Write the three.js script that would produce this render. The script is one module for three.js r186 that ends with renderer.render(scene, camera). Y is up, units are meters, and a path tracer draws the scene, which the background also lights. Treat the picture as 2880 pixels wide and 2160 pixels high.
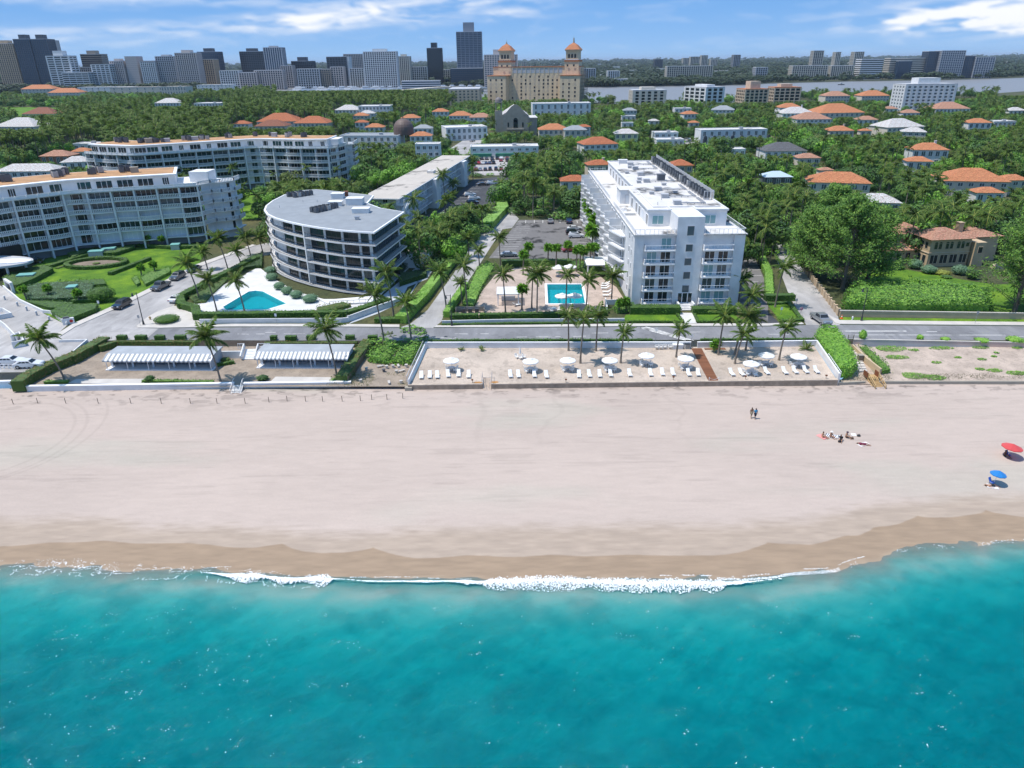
import*as THREE from 'three';
import{mergeGeometries}from 'three/addons/utils/BufferGeometryUtils.js';
import{MarchingCubes}from 'three/addons/objects/MarchingCubes.js';

const scene=new THREE.Scene();

// ---------- camera: a drone 48 m above the road, looking inland and down ----------
const camera=new THREE.PerspectiveCamera(56.7,4 / 3,0.5,60000);
camera.position.set(0,48,0);
camera.rotation.order='YXZ';
camera.rotation.set(THREE.MathUtils.degToRad(-24.41),0,THREE.MathUtils.degToRad(-0.65));
scene.add(camera);

// ---------- sky: blue with thin high cloud ----------
function hash2(x,y,s){let h=(Math.imul(x,374761393)+ Math.imul(y,668265263)+ Math.imul(s,1442695041))|0;h=Math.imul(h ^(h>>>13),1274126177);return((h ^(h>>>16))>>>0) / 4294967296;}
function vnoise(x,y,s,per=0){ // value noise, periodic when per > 0
const ix=Math.floor(x),iy=Math.floor(y),fx=x - ix,fy=y - iy,u=fx*fx*(3 - 2*fx),v=fy*fy*(3 - 2*fy);
const w=(i)=>(per?((i % per)+ per)% per:i);
const a=hash2(w(ix),w(iy),s),b=hash2(w(ix + 1),w(iy),s),c=hash2(w(ix),w(iy + 1),s),d=hash2(w(ix + 1),w(iy + 1),s);
return a +(b - a)*u +(c - a)*v +(a - b - c + d)*u*v;
}
function fbm(x,y,s,oct=4,per=0){let a=0.5,t=0,n=0;for(let i=0;i<oct;i++){t +=a*vnoise(x,y,s + i*17,per);n +=a;a*=0.5;x*=2;y*=2;per*=2;}return t / n;}
function sstep(a,b,x){const t=Math.min(1,Math.max(0,(x - a) /(b - a)));return t*t*(3 - 2*t);}
function skyTexture(){
const W=2048,H=2048,data=new Float32Array(W*H*4);
const banks=[]; // [azimuth, elevation, half width, half height, strength] in degrees; the cloud banks seen, and more of the same all round
banks.push([-9.5,3.2,7.5,0.8,0.75],[-3.5,4.0,6,0.9,0.6],[-15,2.5,4.5,0.55,0.9],[-2,3.0,4,0.4,0.4],[31,1.9,6,0.7,2.2],[36,2.5,7,1.3,2.6],[27,4.9,5.5,0.45,1.2],[4.5,4.9,2.4,0.4,0.7],[18,4.3,3,0.35,0.35],[-27,4.0,9,0.5,0.4],[-24,1.9,8,0.7,0.35],[-33,1.5,6,0.6,0.3]);
for(let i=0;i<60;i++){const a=hash2(i,3,5)*360 - 180;if(Math.abs(a)>44)banks.push([a,1.5 + hash2(i,4,5)*7,4 + hash2(i,5,5)*6,0.4 + hash2(i,6,5)*0.7,0.3 + hash2(i,7,5)]);}
for(let r=0;r<H;r++){
const el=((r + 0.5) / H - 0.5)*180,y=Math.sin((el*Math.PI) / 180),t=Math.max(0,el);
const k=1 - Math.exp(-t / 3.6),k2=1 - Math.exp(-t / 28);
const base=[0.28 - 0.195*k - 0.03*k2,0.47 - 0.185*k - 0.07*k2,0.725 - 0.05*k - 0.17*k2];
for(let c=0;c<W;c++){
const th=((c + 0.5) / W - 0.5)*2*Math.PI,az=(Math.atan2(Math.cos(th),-Math.sin(th))*180) / Math.PI;
let cl=0;
if(el>0){
if(el<14){
const wx=fbm(az*0.35,el*1.2,11,3)- 0.5,n=fbm(az*0.42 + wx*2.5 + 40,el*2.4 + wx*1.5,7,5);
for(const b of banks){
const dx=(az - b[0]) / b[2],dy=(el - b[1]) / b[3];
if(dx*dx>4||dy*dy>6)continue;
cl +=b[4]*Math.exp(-dx*dx*1.2 - dy*dy*1.4)*sstep(0.2,0.8,n)*1.25;
}
cl +=0.10*sstep(0.5,0.8,n)*(1 - sstep(8,14,el));
}
if(el>7){const px=Math.cos(th) / y,pz=Math.sin(th) / y,q=fbm(px*1.1 + 9,pz*1.1 + 3,21,5);cl +=0.7*sstep(0.44,0.8,q)*sstep(7,14,el);}  // cloud cover overhead, out of view, thickened to lift fill on shaded walls
cl=Math.min(0.97,cl);
}
const i=(r*W + c)*4;
for(let j=0;j<3;j++)data[i + j]=base[j]*(1 - cl)+[0.80,0.81,0.83][j]*cl;
data[i + 3]=1;
}
}
const tex=new THREE.DataTexture(data,W,H,THREE.RGBAFormat,THREE.FloatType);
tex.mapping=THREE.EquirectangularReflectionMapping;tex.magFilter=THREE.LinearFilter;tex.minFilter=THREE.LinearFilter;tex.needsUpdate=true;
return tex;
}
scene.background=skyTexture();
scene.environment=scene.background;

// ---------- the sun: high, from the south (picture left) ----------
const SUN=new THREE.Vector3(-0.385,0.92,0.05).normalize();
const sun=new THREE.DirectionalLight(new THREE.Color(1,0.955,0.90),3.7);
sun.position.copy(SUN).multiplyScalar(600).add(new THREE.Vector3(0,0,-200));
sun.target.position.set(0,0,-200);
sun.castShadow=true;sun.shadow.radius=1;sun.shadow.mapSize.set(4096,4096);
Object.assign(sun.shadow.camera,{left:-300,right:300,top:300,bottom:-300,near:1,far:2000});
scene.add(sun,sun.target);

const renderer=new THREE.WebGLRenderer({antialias:true});
renderer.setSize(1024,768);
renderer.toneMapping=THREE.LinearToneMapping;
renderer.toneMappingExposure=1.3;
renderer.shadowMap.enabled=true;
scene.fog=new THREE.FogExp2(0xc4d6ea,0.00004);

// ---------- helpers ----------
function rng(seed){let a=seed>>>0;return()=>{a=(a + 0x6d2b79f5)|0;let t=Math.imul(a ^(a>>>15),1|a);t=(t + Math.imul(t ^(t>>>7),61|t))^ t;return((t ^(t>>>14))>>>0) / 4294967296;};}
const V=(x,y,z)=>new THREE.Vector3(x,y,z);
const taken=new Map();
function numbered(name){const n=taken.get(name)??0;taken.set(name,n + 1);return n?name + '_' + String(n).padStart(3,'0'):name;}
function add(o,name,label,category,group,kind){
o.name=numbered(name);scene.add(o);
if(label)o.userData.label=label;
if(category)o.userData.category=category;
if(group)o.userData.group=group;
if(kind)o.userData.kind=kind;
return o;
}
function thing(name,label,category,[x,y,z]=[0,0,0],turn=0,group){
const o=add(new THREE.Group(),name,label,category,group);o.position.set(x,y,z);o.rotation.y=turn;return o;
}
function copyOf(o,name,label,[x,y,z],turn,group,s=1){
const c=o.clone();c.userData={...o.userData};c.name=numbered(name);scene.add(c);
c.position.set(x,y,z);c.rotation.y=turn;c.scale.setScalar(s);c.userData.label=label;if(group)c.userData.group=group;return c;
}
const TH=['first','second','third','fourth','fifth','sixth','seventh','eighth','ninth','tenth','eleventh','twelfth','thirteenth','fourteenth','fifteenth','sixteenth','seventeenth','eighteenth','nineteenth','twentieth','twenty-first','twenty-second','twenty-third','twenty-fourth'];

class MB{ // collects flat faces, uv in metres
constructor(){this.p=[];this.n=[];this.u=[];this.c=null;this.col=null;this.t=null;}
at(x,y,z,turn=0){this.t=new THREE.Matrix4().makeRotationY(turn).setPosition(x,y,z);return this;}
mat(m){this.t=m;return this;}
tri(a,b,c){
if(this.t){a=a.clone().applyMatrix4(this.t);b=b.clone().applyMatrix4(this.t);c=c.clone().applyMatrix4(this.t);}
const n=b.clone().sub(a).cross(c.clone().sub(a));const l=n.length();if(l<1e-9)return this;n.divideScalar(l);
const ax=Math.abs(n.x),ay=Math.abs(n.y),az=Math.abs(n.z);
for(const q of[a,b,c]){
this.p.push(q.x,q.y,q.z);this.n.push(n.x,n.y,n.z);
if(ay>=ax&&ay>=az)this.u.push(q.x,-q.z);else if(ax>=az)this.u.push(-q.z,q.y);else this.u.push(q.x,q.y);
if(this.col){this.c??=[];this.c.push(...this.col);}
}
return this;
}
quad(a,b,c,d){return this.tri(a,b,c).tri(a,c,d);}
bx(x0,x1,y0,y1,z0,z1){
const A=V(x0,y0,z1),B=V(x1,y0,z1),C=V(x1,y1,z1),D=V(x0,y1,z1),E=V(x0,y0,z0),F=V(x1,y0,z0),G=V(x1,y1,z0),H=V(x0,y1,z0);
return this.quad(A,B,C,D).quad(F,E,H,G).quad(E,A,D,H).quad(B,F,G,C).quad(D,C,G,H).quad(E,F,B,A);
}
bar(p,q,w,h){ // a bar of width w and height h from p to q (centre line)
const d=q.clone().sub(p),l=d.length();if(l<1e-6)return this;d.divideScalar(l);
let s=V(0,1,0).cross(d);if(s.lengthSq()<1e-6)s=V(1,0,0);s.normalize().multiplyScalar(w / 2);
const u=d.clone().cross(s).normalize().multiplyScalar(h / 2),r=(o,a,b)=>o.clone().addScaledVector(s,a).addScaledVector(u,b);
const P=[r(p,-1,-1),r(p,1,-1),r(p,1,1),r(p,-1,1)],Q=[r(q,-1,-1),r(q,1,-1),r(q,1,1),r(q,-1,1)];
for(let i=0;i<4;i++){const j=(i + 1)% 4;this.quad(P[i],P[j],Q[j],Q[i]);}
return this.quad(P[3],P[2],P[1],P[0]).quad(Q[0],Q[1],Q[2],Q[3]);
}
tube(p,q,r0,r1,n=8,cap=true){
const d=q.clone().sub(p).normalize();let s=Math.abs(d.y)>0.99?V(1,0,0):V(0,1,0).cross(d).normalize();const u=d.clone().cross(s);
const ring=(o,r)=>Array.from({length:n},(_,i)=>{const a=(i / n)*2*Math.PI;return o.clone().addScaledVector(s,Math.cos(a)*r).addScaledVector(u,Math.sin(a)*r);});
const A=ring(p,r0),B=ring(q,Math.max(r1,1e-4));
for(let i=0;i<n;i++){const j=(i + 1)% n;this.quad(A[i],A[j],B[j],B[i]);if(cap){this.tri(B[i],B[j],q);this.tri(A[j],A[i],p);}}
return this;
}
sheet(poly,y,holes=[]){ // flat polygon [[x, z] ...]
const f=(P)=>P.map(([x,z])=>new THREE.Vector2(x,-z));let c=f(poly);if(THREE.ShapeUtils.isClockWise(c))c.reverse();
const h=holes.map((q)=>{const r=f(q);if(!THREE.ShapeUtils.isClockWise(r))r.reverse();return r;});
const all=[...c,...h.flat()];const yy=typeof y==='function'?y:()=>y;
for(const[a,b,d]of THREE.ShapeUtils.triangulateShape(c,h))this.tri(...[a,b,d].map((i)=>V(all[i].x,yy(all[i].x,-all[i].y),-all[i].y)));
return this;
}
prism(poly,y0,y1,{bottom=false,top=true}={}){
let c=poly.slice();let s=0;c.forEach(([x,z],i)=>{const[a,b]=c[(i + 1)% c.length];s +=x*-b - a*-z;});if(s<0)c.reverse();
c.forEach(([x,z],i)=>{const[a,b]=c[(i + 1)% c.length];this.quad(V(x,y0,z),V(a,y0,b),V(a,y1,b),V(x,y1,z));});
if(top)this.sheet(c,y1);if(bottom)this.sheet(c,y0);return this;
}
wall(path,y0,y1,t,closed=false){ // a wall of thickness t along [[x, z] ...], each run a box
const n=path.length -(closed?0:1);
for(let i=0;i<n;i++){const[x,z]=path[i],[a,b]=path[(i + 1)% path.length],l=Math.hypot(a - x,b - z),k=t / 2 / l;this.bar(V(x -(a - x)*k*0.98,(y0 + y1) / 2 + 0.0007*(i % 3),z -(b - z)*k*0.98),V(a +(a - x)*k*0.98,(y0 + y1) / 2 + 0.0007*(i % 3),b +(b - z)*k*0.98),t,y1 - y0);}
return this;
}
ribbon(path,w,y){for(let i=0;i + 1<path.length;i++){const[x,z]=path[i],[a,b]=path[i + 1],l=Math.hypot(a - x,b - z)||1,nx=(-(b - z) / l)*w / 2,nz=((a - x) / l)*w / 2;this.quad(V(x - nx,y,z - nz),V(x + nx,y,z + nz),V(a + nx,y,b + nz),V(a - nx,y,b - nz));}return this;}
geo(){
const g=new THREE.BufferGeometry();
g.setAttribute('position',new THREE.Float32BufferAttribute(this.p,3));g.setAttribute('normal',new THREE.Float32BufferAttribute(this.n,3));g.setAttribute('uv',new THREE.Float32BufferAttribute(this.u,2));
if(this.c)g.setAttribute('color',new THREE.Float32BufferAttribute(this.c,3));
return g;
}
part(name,material,parent,label){const m=new THREE.Mesh(this.geo(),material);m.name=name;m.castShadow=m.receiveShadow=true;if(label)m.userData.label=label;parent.add(m);return m;}
one(name,material,label,category,group,kind){const m=new THREE.Mesh(this.geo(),material);m.castShadow=m.receiveShadow=true;return add(m,name,label,category,group,kind);}
}
const mesh=(g,m,name,parent)=>{const o=new THREE.Mesh(g,m);o.name=name;o.castShadow=o.receiveShadow=true;parent.add(o);return o;};
const lerp=(a,b,t)=>a +(b - a)*t;
function along(path,s){for(let i=0;i + 1<path.length;i++){const l=Math.hypot(path[i + 1][0]- path[i][0],path[i + 1][1]- path[i][1]);if(s<=l||i + 2===path.length){const t=s / l;return[lerp(path[i][0],path[i + 1][0],t),lerp(path[i][1],path[i + 1][1],t),Math.atan2(-(path[i + 1][1]- path[i][1]),path[i + 1][0]- path[i][0])];}s -=l;}}
const lengthOf=(path)=>path.reduce((a,p,i)=>(i?a + Math.hypot(p[0]- path[i - 1][0],p[1]- path[i - 1][1]):0),0);
function inside([x,z],poly){let r=false;for(let i=0,j=poly.length - 1;i<poly.length;j=i++){const[a,b]=poly[i],[c,d]=poly[j];if(b>z !==d>z&&x<((c - a)*(z - b)) /(d - b)+ a)r=!r;}return r;}

// ---------- textures and materials ----------
function tex(w,h,fn,{srgb=true,rep=1,repY=rep}={}){
const d=new Uint8Array(w*h*4);
for(let y=0;y<h;y++)for(let x=0;x<w;x++){const c=fn(x / w,y / h),i=(y*w + x)*4;d[i]=c[0]*255;d[i + 1]=c[1]*255;d[i + 2]=c[2]*255;d[i + 3]=255;}
const t=new THREE.DataTexture(d,w,h);t.colorSpace=srgb?THREE.SRGBColorSpace:THREE.NoColorSpace;t.wrapS=t.wrapT=THREE.RepeatWrapping;t.magFilter=THREE.LinearFilter;t.minFilter=THREE.LinearMipmapLinearFilter;t.generateMipmaps=true;
t.repeat.set(1 / rep,1 / repY);t.needsUpdate=true;return t;
}
function again(t,rep,repY=rep){const c=t.clone();c.repeat.set(1 / rep,1 / repY);c.needsUpdate=true;return c;}
const cl=(x)=>Math.min(1,Math.max(0,x));
// grey mottle around 1, to multiply a base colour with: patches, streaks, fine grain
const MOTTLE=tex(512,512,(u,v)=>{const a=fbm(u*6,v*6,3,5,6),b=vnoise(u*256,v*256,5,256);const k=cl(0.93 + 0.12*(a - 0.45)+ 0.05*(b - 0.5));return[k,k,k];},{rep:9});
const STAIN=tex(1024,1024,(u,v)=>{const a=fbm(u*5,v*5,31,5,5),b=fbm(u*24,v*9,33,4,24),d=sstep(0.52,0.72,a)*(0.3 + 0.7*sstep(0.4,0.65,b)),g=vnoise(u*400,v*400,5,400);const k=cl(0.99 - 0.6*d - 0.09*(b - 0.3)+ 0.05*(g - 0.5));return[k,k*0.99,k*0.975];},{rep:34});
const FINE=tex(256,256,(u,v)=>{const a=fbm(u*32,v*32,41,3,32);return[a,a,a];},{srgb:false,rep:2});
const ASPH=tex(1024,1024,(u,v)=>{const a=fbm(u*4,v*4,51,5,4),b=fbm(u*40,v*8,52,3,40),g=vnoise(u*512,v*512,53,512),c=sstep(0.62,0.66,fbm(u*9,v*9,55,3,9));const k=cl(0.86 + 0.24*(a - 0.45)+ 0.12*(b - 0.5)+ 0.1*(g - 0.5)- 0.05*c);return[k,k,k*1.01];},{rep:28});
const GRASS=tex(1024,1024,(u,v)=>{const a=fbm(u*7,v*7,61,5,7),g=vnoise(u*300,v*300,63,300),h=vnoise(u*120,v*120,64,120);const k=cl(0.72 + 0.36*(a - 0.45)+ 0.22*(g - 0.5)+ 0.15*(h - 0.5));return[cl(k*(1.0 + 0.3*(a - 0.5))),k,k*0.9];},{rep:18});
const DIRT=tex(1024,1024,(u,v)=>{const a=fbm(u*6,v*6,71,5,6),g=vnoise(u*300,v*300,73,300),h=sstep(0.6,0.7,fbm(u*30,v*30,74,3,30));const k=cl(0.90 + 0.22*(a - 0.5)+ 0.14*(g - 0.5)- 0.07*h);return[k,k*0.985,k*0.96];},{rep:14});
const TILE=tex(256,256,(u,v)=>{const w=Math.abs(Math.sin(u*Math.PI*12)),r=vnoise(Math.floor(u*12),Math.floor(v*20),81,0);const k=cl(0.66 + 0.2*w + 0.26*(r - 0.5));return[k,k*(0.94 + 0.1*r),k*(0.9 + 0.14*r)];},{rep:4});
const TILEB=tex(256,256,(u,v)=>{const w=Math.abs(Math.sin(u*Math.PI*12)),f=(v*20)% 1;const k=cl(0.75*w + 0.25*f);return[k,k,k];},{srgb:false,rep:4});
const lin=(r,g,b)=>new THREE.Color().setRGB(r,g,b);
function mt(color,roughness=0.8,o={}){const P=o.transmission !==undefined||o.clearcoat !==undefined||o.specularIntensity !==undefined||o.thickness !==undefined;const m=new(P?THREE.MeshPhysicalMaterial:THREE.MeshStandardMaterial)({color:Array.isArray(color)?lin(...color):color,roughness,...o});return m;}
const M={
white:mt([0.80,0.80,0.79],0.75,{map:MOTTLE}),
whiteClean:mt([0.82,0.82,0.82],0.6),
cream:mt([0.70,0.64,0.54],0.85,{map:MOTTLE}),
tan:mt([0.60,0.43,0.28],0.85,{map:MOTTLE}),
tanLight:mt([0.68,0.54,0.40],0.85,{map:MOTTLE}),
stone:mt([0.40,0.36,0.29],0.9,{map:MOTTLE}),
grey:mt([0.33,0.34,0.36],0.8,{map:MOTTLE}),
greyLight:mt([0.52,0.53,0.55],0.8,{map:MOTTLE}),
greyDark:mt([0.10,0.105,0.115],0.6),
pink:mt([0.62,0.47,0.40],0.85,{map:MOTTLE}),
roofWhite:mt([0.66,0.65,0.635],0.85,{map:STAIN}),
roofPale:mt([0.52,0.48,0.43],0.9,{map:STAIN}),
roofGrey:mt([0.30,0.325,0.345],0.75,{map:MOTTLE}),
roofTan:mt([0.56,0.33,0.17],0.95,{map:DIRT}),
tileRed:mt([0.60,0.20,0.085],0.85,{map:TILE,bumpMap:TILEB,bumpScale:0.05}),
tileOrange:mt([0.72,0.29,0.13],0.85,{map:TILE,bumpMap:TILEB,bumpScale:0.05}),
tilePink:mt([0.62,0.33,0.22],0.85,{map:TILE,bumpMap:TILEB,bumpScale:0.05}),
tileDark:mt([0.36,0.14,0.08],0.85,{map:TILE,bumpMap:TILEB,bumpScale:0.05}),
tileGrey:mt([0.16,0.165,0.18],0.8,{map:TILE,bumpMap:TILEB,bumpScale:0.05}),
tileWhite:mt([0.78,0.77,0.76],0.8,{map:TILE,bumpMap:TILEB,bumpScale:0.05}),
glass:mt([0.018,0.03,0.035],0.08,{specularIntensity:1}),
glassTeal:mt([0.02,0.06,0.06],0.08,{specularIntensity:1}),
glassBlue:mt([0.03,0.06,0.10],0.1,{specularIntensity:1}),
glassPale:mt([0.20,0.36,0.38],0.12,{specularIntensity:1}),
glassGrey:mt([0.10,0.13,0.14],0.12,{specularIntensity:1}),
shutter:mt([0.62,0.66,0.70],0.6),
metal:mt([0.45,0.46,0.48],0.4,{metalness:0.6}),
metalDark:mt([0.05,0.055,0.06],0.5,{metalness:0.2}),
black:mt([0.012,0.012,0.014],0.5),
asphalt:mt([0.27,0.27,0.275],0.95,{map:ASPH,bumpMap:FINE,bumpScale:0.004}),
asphaltDark:mt([0.075,0.078,0.085],0.95,{map:ASPH,bumpMap:FINE,bumpScale:0.004}),
asphaltWorn:mt([0.17,0.165,0.165],0.95,{map:again(STAIN,21)}),
street:mt([0.50,0.48,0.455],0.95,{map:ASPH}),
paving:mt([0.60,0.56,0.51],0.9,{map:MOTTLE}),
pavePink:mt([0.56,0.46,0.40],0.9,{map:DIRT}),
paveWhite:mt([0.72,0.71,0.70],0.85,{map:MOTTLE}),
paint:mt([0.78,0.78,0.76],0.8,{map:again(STAIN,11)}),
paintWhite:mt([0.82,0.82,0.80],0.5),
lawn:mt([0.17,0.36,0.016],1,{map:GRASS,bumpMap:FINE,bumpScale:0.03}),
lawnDry:mt([0.15,0.20,0.035],1,{map:GRASS,bumpMap:FINE,bumpScale:0.03}),
soil:mt([0.30,0.25,0.20],1,{map:DIRT,bumpMap:FINE,bumpScale:0.05}),
sand:mt([0.56,0.46,0.385],1,{map:DIRT,bumpMap:FINE,bumpScale:0.03}),
wood:mt([0.22,0.075,0.03],0.8,{map:MOTTLE}),
woodPale:mt([0.55,0.37,0.17],0.8,{map:MOTTLE}),
woodGrey:mt([0.25,0.20,0.15],0.9,{map:MOTTLE}),
bark:mt([0.24,0.20,0.165],0.95,{map:DIRT}),
barkPale:mt([0.42,0.38,0.33],0.95,{map:DIRT}),
leaf:mt([1,1,1],0.7,{vertexColors:true,transmission:0.35,thickness:0,side:THREE.DoubleSide,specularIntensity:0.5}),
rubber:mt([0.015,0.015,0.016],0.8),
poolTile:mt([0.12,0.62,0.66],0.5),
red:mt([0.5,0.02,0.02],0.5),blue:mt([0.02,0.12,0.5],0.6),green:mt([0.05,0.25,0.15],0.7),
};

// ---------- the ground, roads and water ----------
const DECK=-0.8,SEA=-3.45;
const poolC=[[-62.53,-147.72],[-60.67,-159.14],[-59.2,-159.72],[-57.37,-159.01],[-49.3,-149.67],[-52.42,-145.63],[-54.68,-145.71],[-60.92,-145.7]],poolW=[[8.52,-162.2],[16.53,-161.88],[16.04,-147.44],[8.02,-147.57]];
const coast=[[-2500,-118],[-160,-118],[-88.2,-112.89],[-83.69,-113.01],[-82.14,-116.84],[-80.01,-123.44],[-80.72,-127.17],[-77.99,-128.07],[-48.68,-127.14],[-26.48,-126.31],[-15.9,-125.73],[15.32,-125.11],[47.99,-124.44],[62.94,-123.96],[94.52,-122.36],[200,-122],[2500,-60]];
const lagoon=[[-3500,-1500],[-1750.26,-2090.83],[-1369.81,-2083.16],[-1138.52,-2059.27],[-471.26,-1435.87],[-352.09,-1480.11],[-214.13,-1313],[-43.57,-1013.72],[3.83,-921.67],[90.52,-984.11],[131.52,-915.61],[200.28,-959.88],[225.5,-913.85],[277.05,-905.51],[391.72,-1019.67],[509.94,-1074.83],[539.69,-1037.61],[661.46,-1057.07],[753.5,-1121.01],[1100,-1080],[3000,-1000],[6000,-2200],[3000,-2000],[1226.08,-1837.18],[964.9,-1719.66],[751.49,-1703.42],[545.99,-1623.23],[471.27,-1546.43],[328.73,-1531.43],[179.36,-1513.08],[137.63,-1555.72],[-67.81,-1598.01],[-334.03,-1736.82],[-608.09,-1859.61],[-1216.73,-2202.3],[-1563.95,-2381.62],[-3500,-1800]];
{
const land=new MB().sheet([...coast,[45000,0],[45000,-45000],[-45000,-45000],[-45000,0]],0,[lagoon,poolC,poolW]);
const m=land.one('ground',mt([0.115,0.13,0.055],1,{map:again(GRASS,60)}),'green and brown ground of the town reaching to the horizon','ground',null,'structure');
new MB().sheet([[-3600,-900],[6500,-900],[6500,-2300],[-3600,-2300]],-1.1).one('lagoon',mt([0.22,0.22,0.215],0.4,{bumpMap:again(FINE,9),bumpScale:0.2}),'grey blue lagoon between the island and the city','lagoon',null,'structure');
const wallL=new MB();lagoon.forEach((p,i)=>{const q=lagoon[(i + 1)% lagoon.length];wallL.quad(V(p[0],-1.3,p[1]),V(q[0],-1.3,q[1]),V(q[0],0.002,q[1]),V(p[0],0.002,p[1]));});
wallL.part('shore_wall',M.stone,m);
const face=new MB();for(let i=0;i + 1<coast.length;i++){const p=coast[i],q=coast[i + 1];face.quad(V(p[0],-3,p[1]),V(q[0],-3,q[1]),V(q[0],0.002,q[1]),V(p[0],0.002,p[1]));}
face.part('earth_bank',M.soil,m);
}
// the boulevard along the sea, its markings each a mesh of its own
const farEdge=[[-70.25,-129.83],[-70.58,-134.57],[-60.7,-134.78],[-51.11,-134.67],[-37.1,-134.2],[-22.2,-133.37],[-15.5,-133.01],[0.13,-132.56],[24.09,-132.3],[50.4,-131.69],[59.73,-132.32],[64.68,-132.15],[99.67,-130.17],[240,-127]];
const nearEdge=[[-70.62,-128.21],[-48.7,-127.2],[-28.7,-126.45],[-15.47,-125.84],[0.09,-125.9],[32.68,-124.92],[48.07,-124.68],[63.09,-124.32],[94.67,-122.59],[240,-119.5]];
{
const road=new MB().sheet([...farEdge,...nearEdge.slice().reverse()],0.02).one('boulevard',M.asphalt,'worn grey two lane boulevard along the seafront','road',null,'structure');
const mark=(pts,w)=>new MB().ribbon(pts,w,0.026).part('lane_marking',M.paint,road);
mark([[-58.67,-128.33],[-55.92,-128.11]],0.12);mark([[-54.02,-130.91],[-50.98,-130.62]],0.14);mark([[-48.3,-131.57],[-46.23,-131.51]],0.14);mark([[-49.84,-130.71],[-48.1,-130.66]],0.14);mark([[-44.42,-130.73],[-37.09,-130.3]],0.1);
mark([[-14.78,-127.8],[-11.4,-127.07]],0.16);mark([[-10.91,-129.58],[-8.44,-129.37]],0.15);mark([[-6.87,-129.45],[-4.41,-129.3]],0.15);mark([[-2.58,-126.41],[0.1,-126.39]],0.12);mark([[-11.17,-126.94],[-10.59,-127.41]],0.1);
mark([[0.98,-127.36],[2.97,-127.35]],0.13);mark([[4.74,-127.3],[9.38,-127.4]],0.13);mark([[11.8,-127.32],[14.25,-127.49]],0.13);mark([[15.53,-129.1],[18.65,-129.06]],0.13);
mark([[34.5,-129],[36.75,-129.05]],0.13);mark([[41.36,-127.18],[42.01,-127.16]],0.1);mark([[48.96,-127.38],[52.85,-127.13]],0.11);
mark([[62.97,-128.64],[75.79,-128.22]],0.34);mark([[64.81,-126.49],[93.03,-125.45]],0.17);mark([[79.48,-127.85],[81.44,-127.78]],0.17);mark([[94.05,-124.67],[95.93,-124.49],[150,-122.4]],0.1);
// the crossing, slanting over the road: two long lines and the bars between them
const A=[[24.34,-132.49],[26.41,-132.56]],B=[[32.6,-124.56],[34.11,-124.51]];
const rim=(a,b)=>new MB().ribbon([a,b],0.16,0.027).part('crossing_line',M.paint,road);rim(A[0],B[0]);rim(A[1],B[1]);
for(let i=1;i<12;i++){const t=i / 12;new MB().ribbon([[lerp(A[0][0],B[0][0],t),lerp(A[0][1],B[0][1],t)],[lerp(A[1][0],B[1][0],t + 0.03),lerp(A[1][1],B[1][1],t + 0.03)]],0.3,0.028).part('crossing_bar',M.paint,road);}
new MB().tube(V([-12.58,-127.98][0],0.022,[-12.58,-127.98][1]),V([-12.58,-127.98][0],0.03,[-12.58,-127.98][1]),0.35,0.35,14).part('manhole_cover',M.metalDark,road);
}
const kerb=(poly,name,label,m=M.paving,h=0.13)=>new MB().prism(poly,-0.05,h).one(name,m,label,'pavement',null,'structure');
kerb([[-56.66,-136.57],[-37.51,-135.93],[-22.43,-135.01],[-22.23,-133.57],[-37.15,-134.41],[-56.11,-135.04]].concat([[-59.63,-135.02],[-60.05,-136.13]]),'pavement','pale concrete pavement before the curved building');
kerb([[-14.93,-134.28],[0.14,-133.98],[22.29,-134.05],[50.91,-133.22],[57.73,-133.68],[57.81,-132.65],[50.47,-131.89],[24.13,-132.56],[0.13,-132.76],[-15.3,-133.27]],'pavement','long pale pavement before the white tower');
kerb([[64.67,-138.26],[65.75,-134.65],[83.2,-133.5],[101.11,-132.35],[240,-133],[240,-128.5],[99.89,-130.5],[64.83,-132.48],[64.23,-132.98]],'pavement','pale pavement below the garden wall on the far right');
kerb([[-75.64,-135.96],[-75.94,-141.68],[-75.52,-145.06],[-73.72,-148.93],[-71.32,-148.04],[-64.5,-139.1],[-62.32,-136.56],[-60.05,-136.13],[-59.63,-135.02],[-70.4,-134.7],[-74.82,-134.98]],'pavement','pale concrete corner with the round clipped shrub');
kerb([[-89.32,-131.73],[-89.48,-138.17],[-87.11,-149.41],[-85.09,-163.33],[-82.76,-184.28],[-75.22,-205.98],[-73.88,-205.2],[-80.9,-181.88],[-83.46,-160.93],[-85.57,-147.36],[-88.02,-135.97],[-87.87,-130.4]],'pavement','pale pavement along the diagonal side street');
// side streets
const street=(poly,name,label,m=M.street,y=0.014)=>new MB().sheet(poly,y).one(name,m,label,'street',null,'structure');
street([[-92.72,-127.67],[-88.06,-130.73],[-88.02,-135.97],[-85.57,-147.36],[-83.46,-160.93],[-80.9,-181.88],[-73.88,-205.2],[-70.8,-209.41],[-65.54,-195.26],[-69.29,-190.96],[-68.25,-186.61],[-72.01,-170.17],[-75.22,-156.12],[-73.72,-148.93],[-75.52,-145.06],[-75.94,-141.68],[-75.64,-135.96],[-74.82,-134.98],[-70.58,-134.57],[-70.31,-129.71],[-70.62,-128.21],[-78.1,-128.07],[-80.72,-127.17]],'side_street','light grey concrete side street running diagonally inland on the left');
street([[-115.27,-124.53],[-140.96,-171.94],[-123.23,-166.74],[-120.5,-164.24],[-109.71,-153.12],[-90.33,-137.15],[-89.32,-131.73],[-92.72,-127.67],[-80.72,-127.17],[-80.34,-121.73],[-81.93,-115.78],[-83.89,-113.02],[-94.3,-113.06]],'driveway','pale concrete forecourt and car park on the far left',mt([0.52,0.50,0.47],0.95,{map:ASPH}),0.008);
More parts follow.
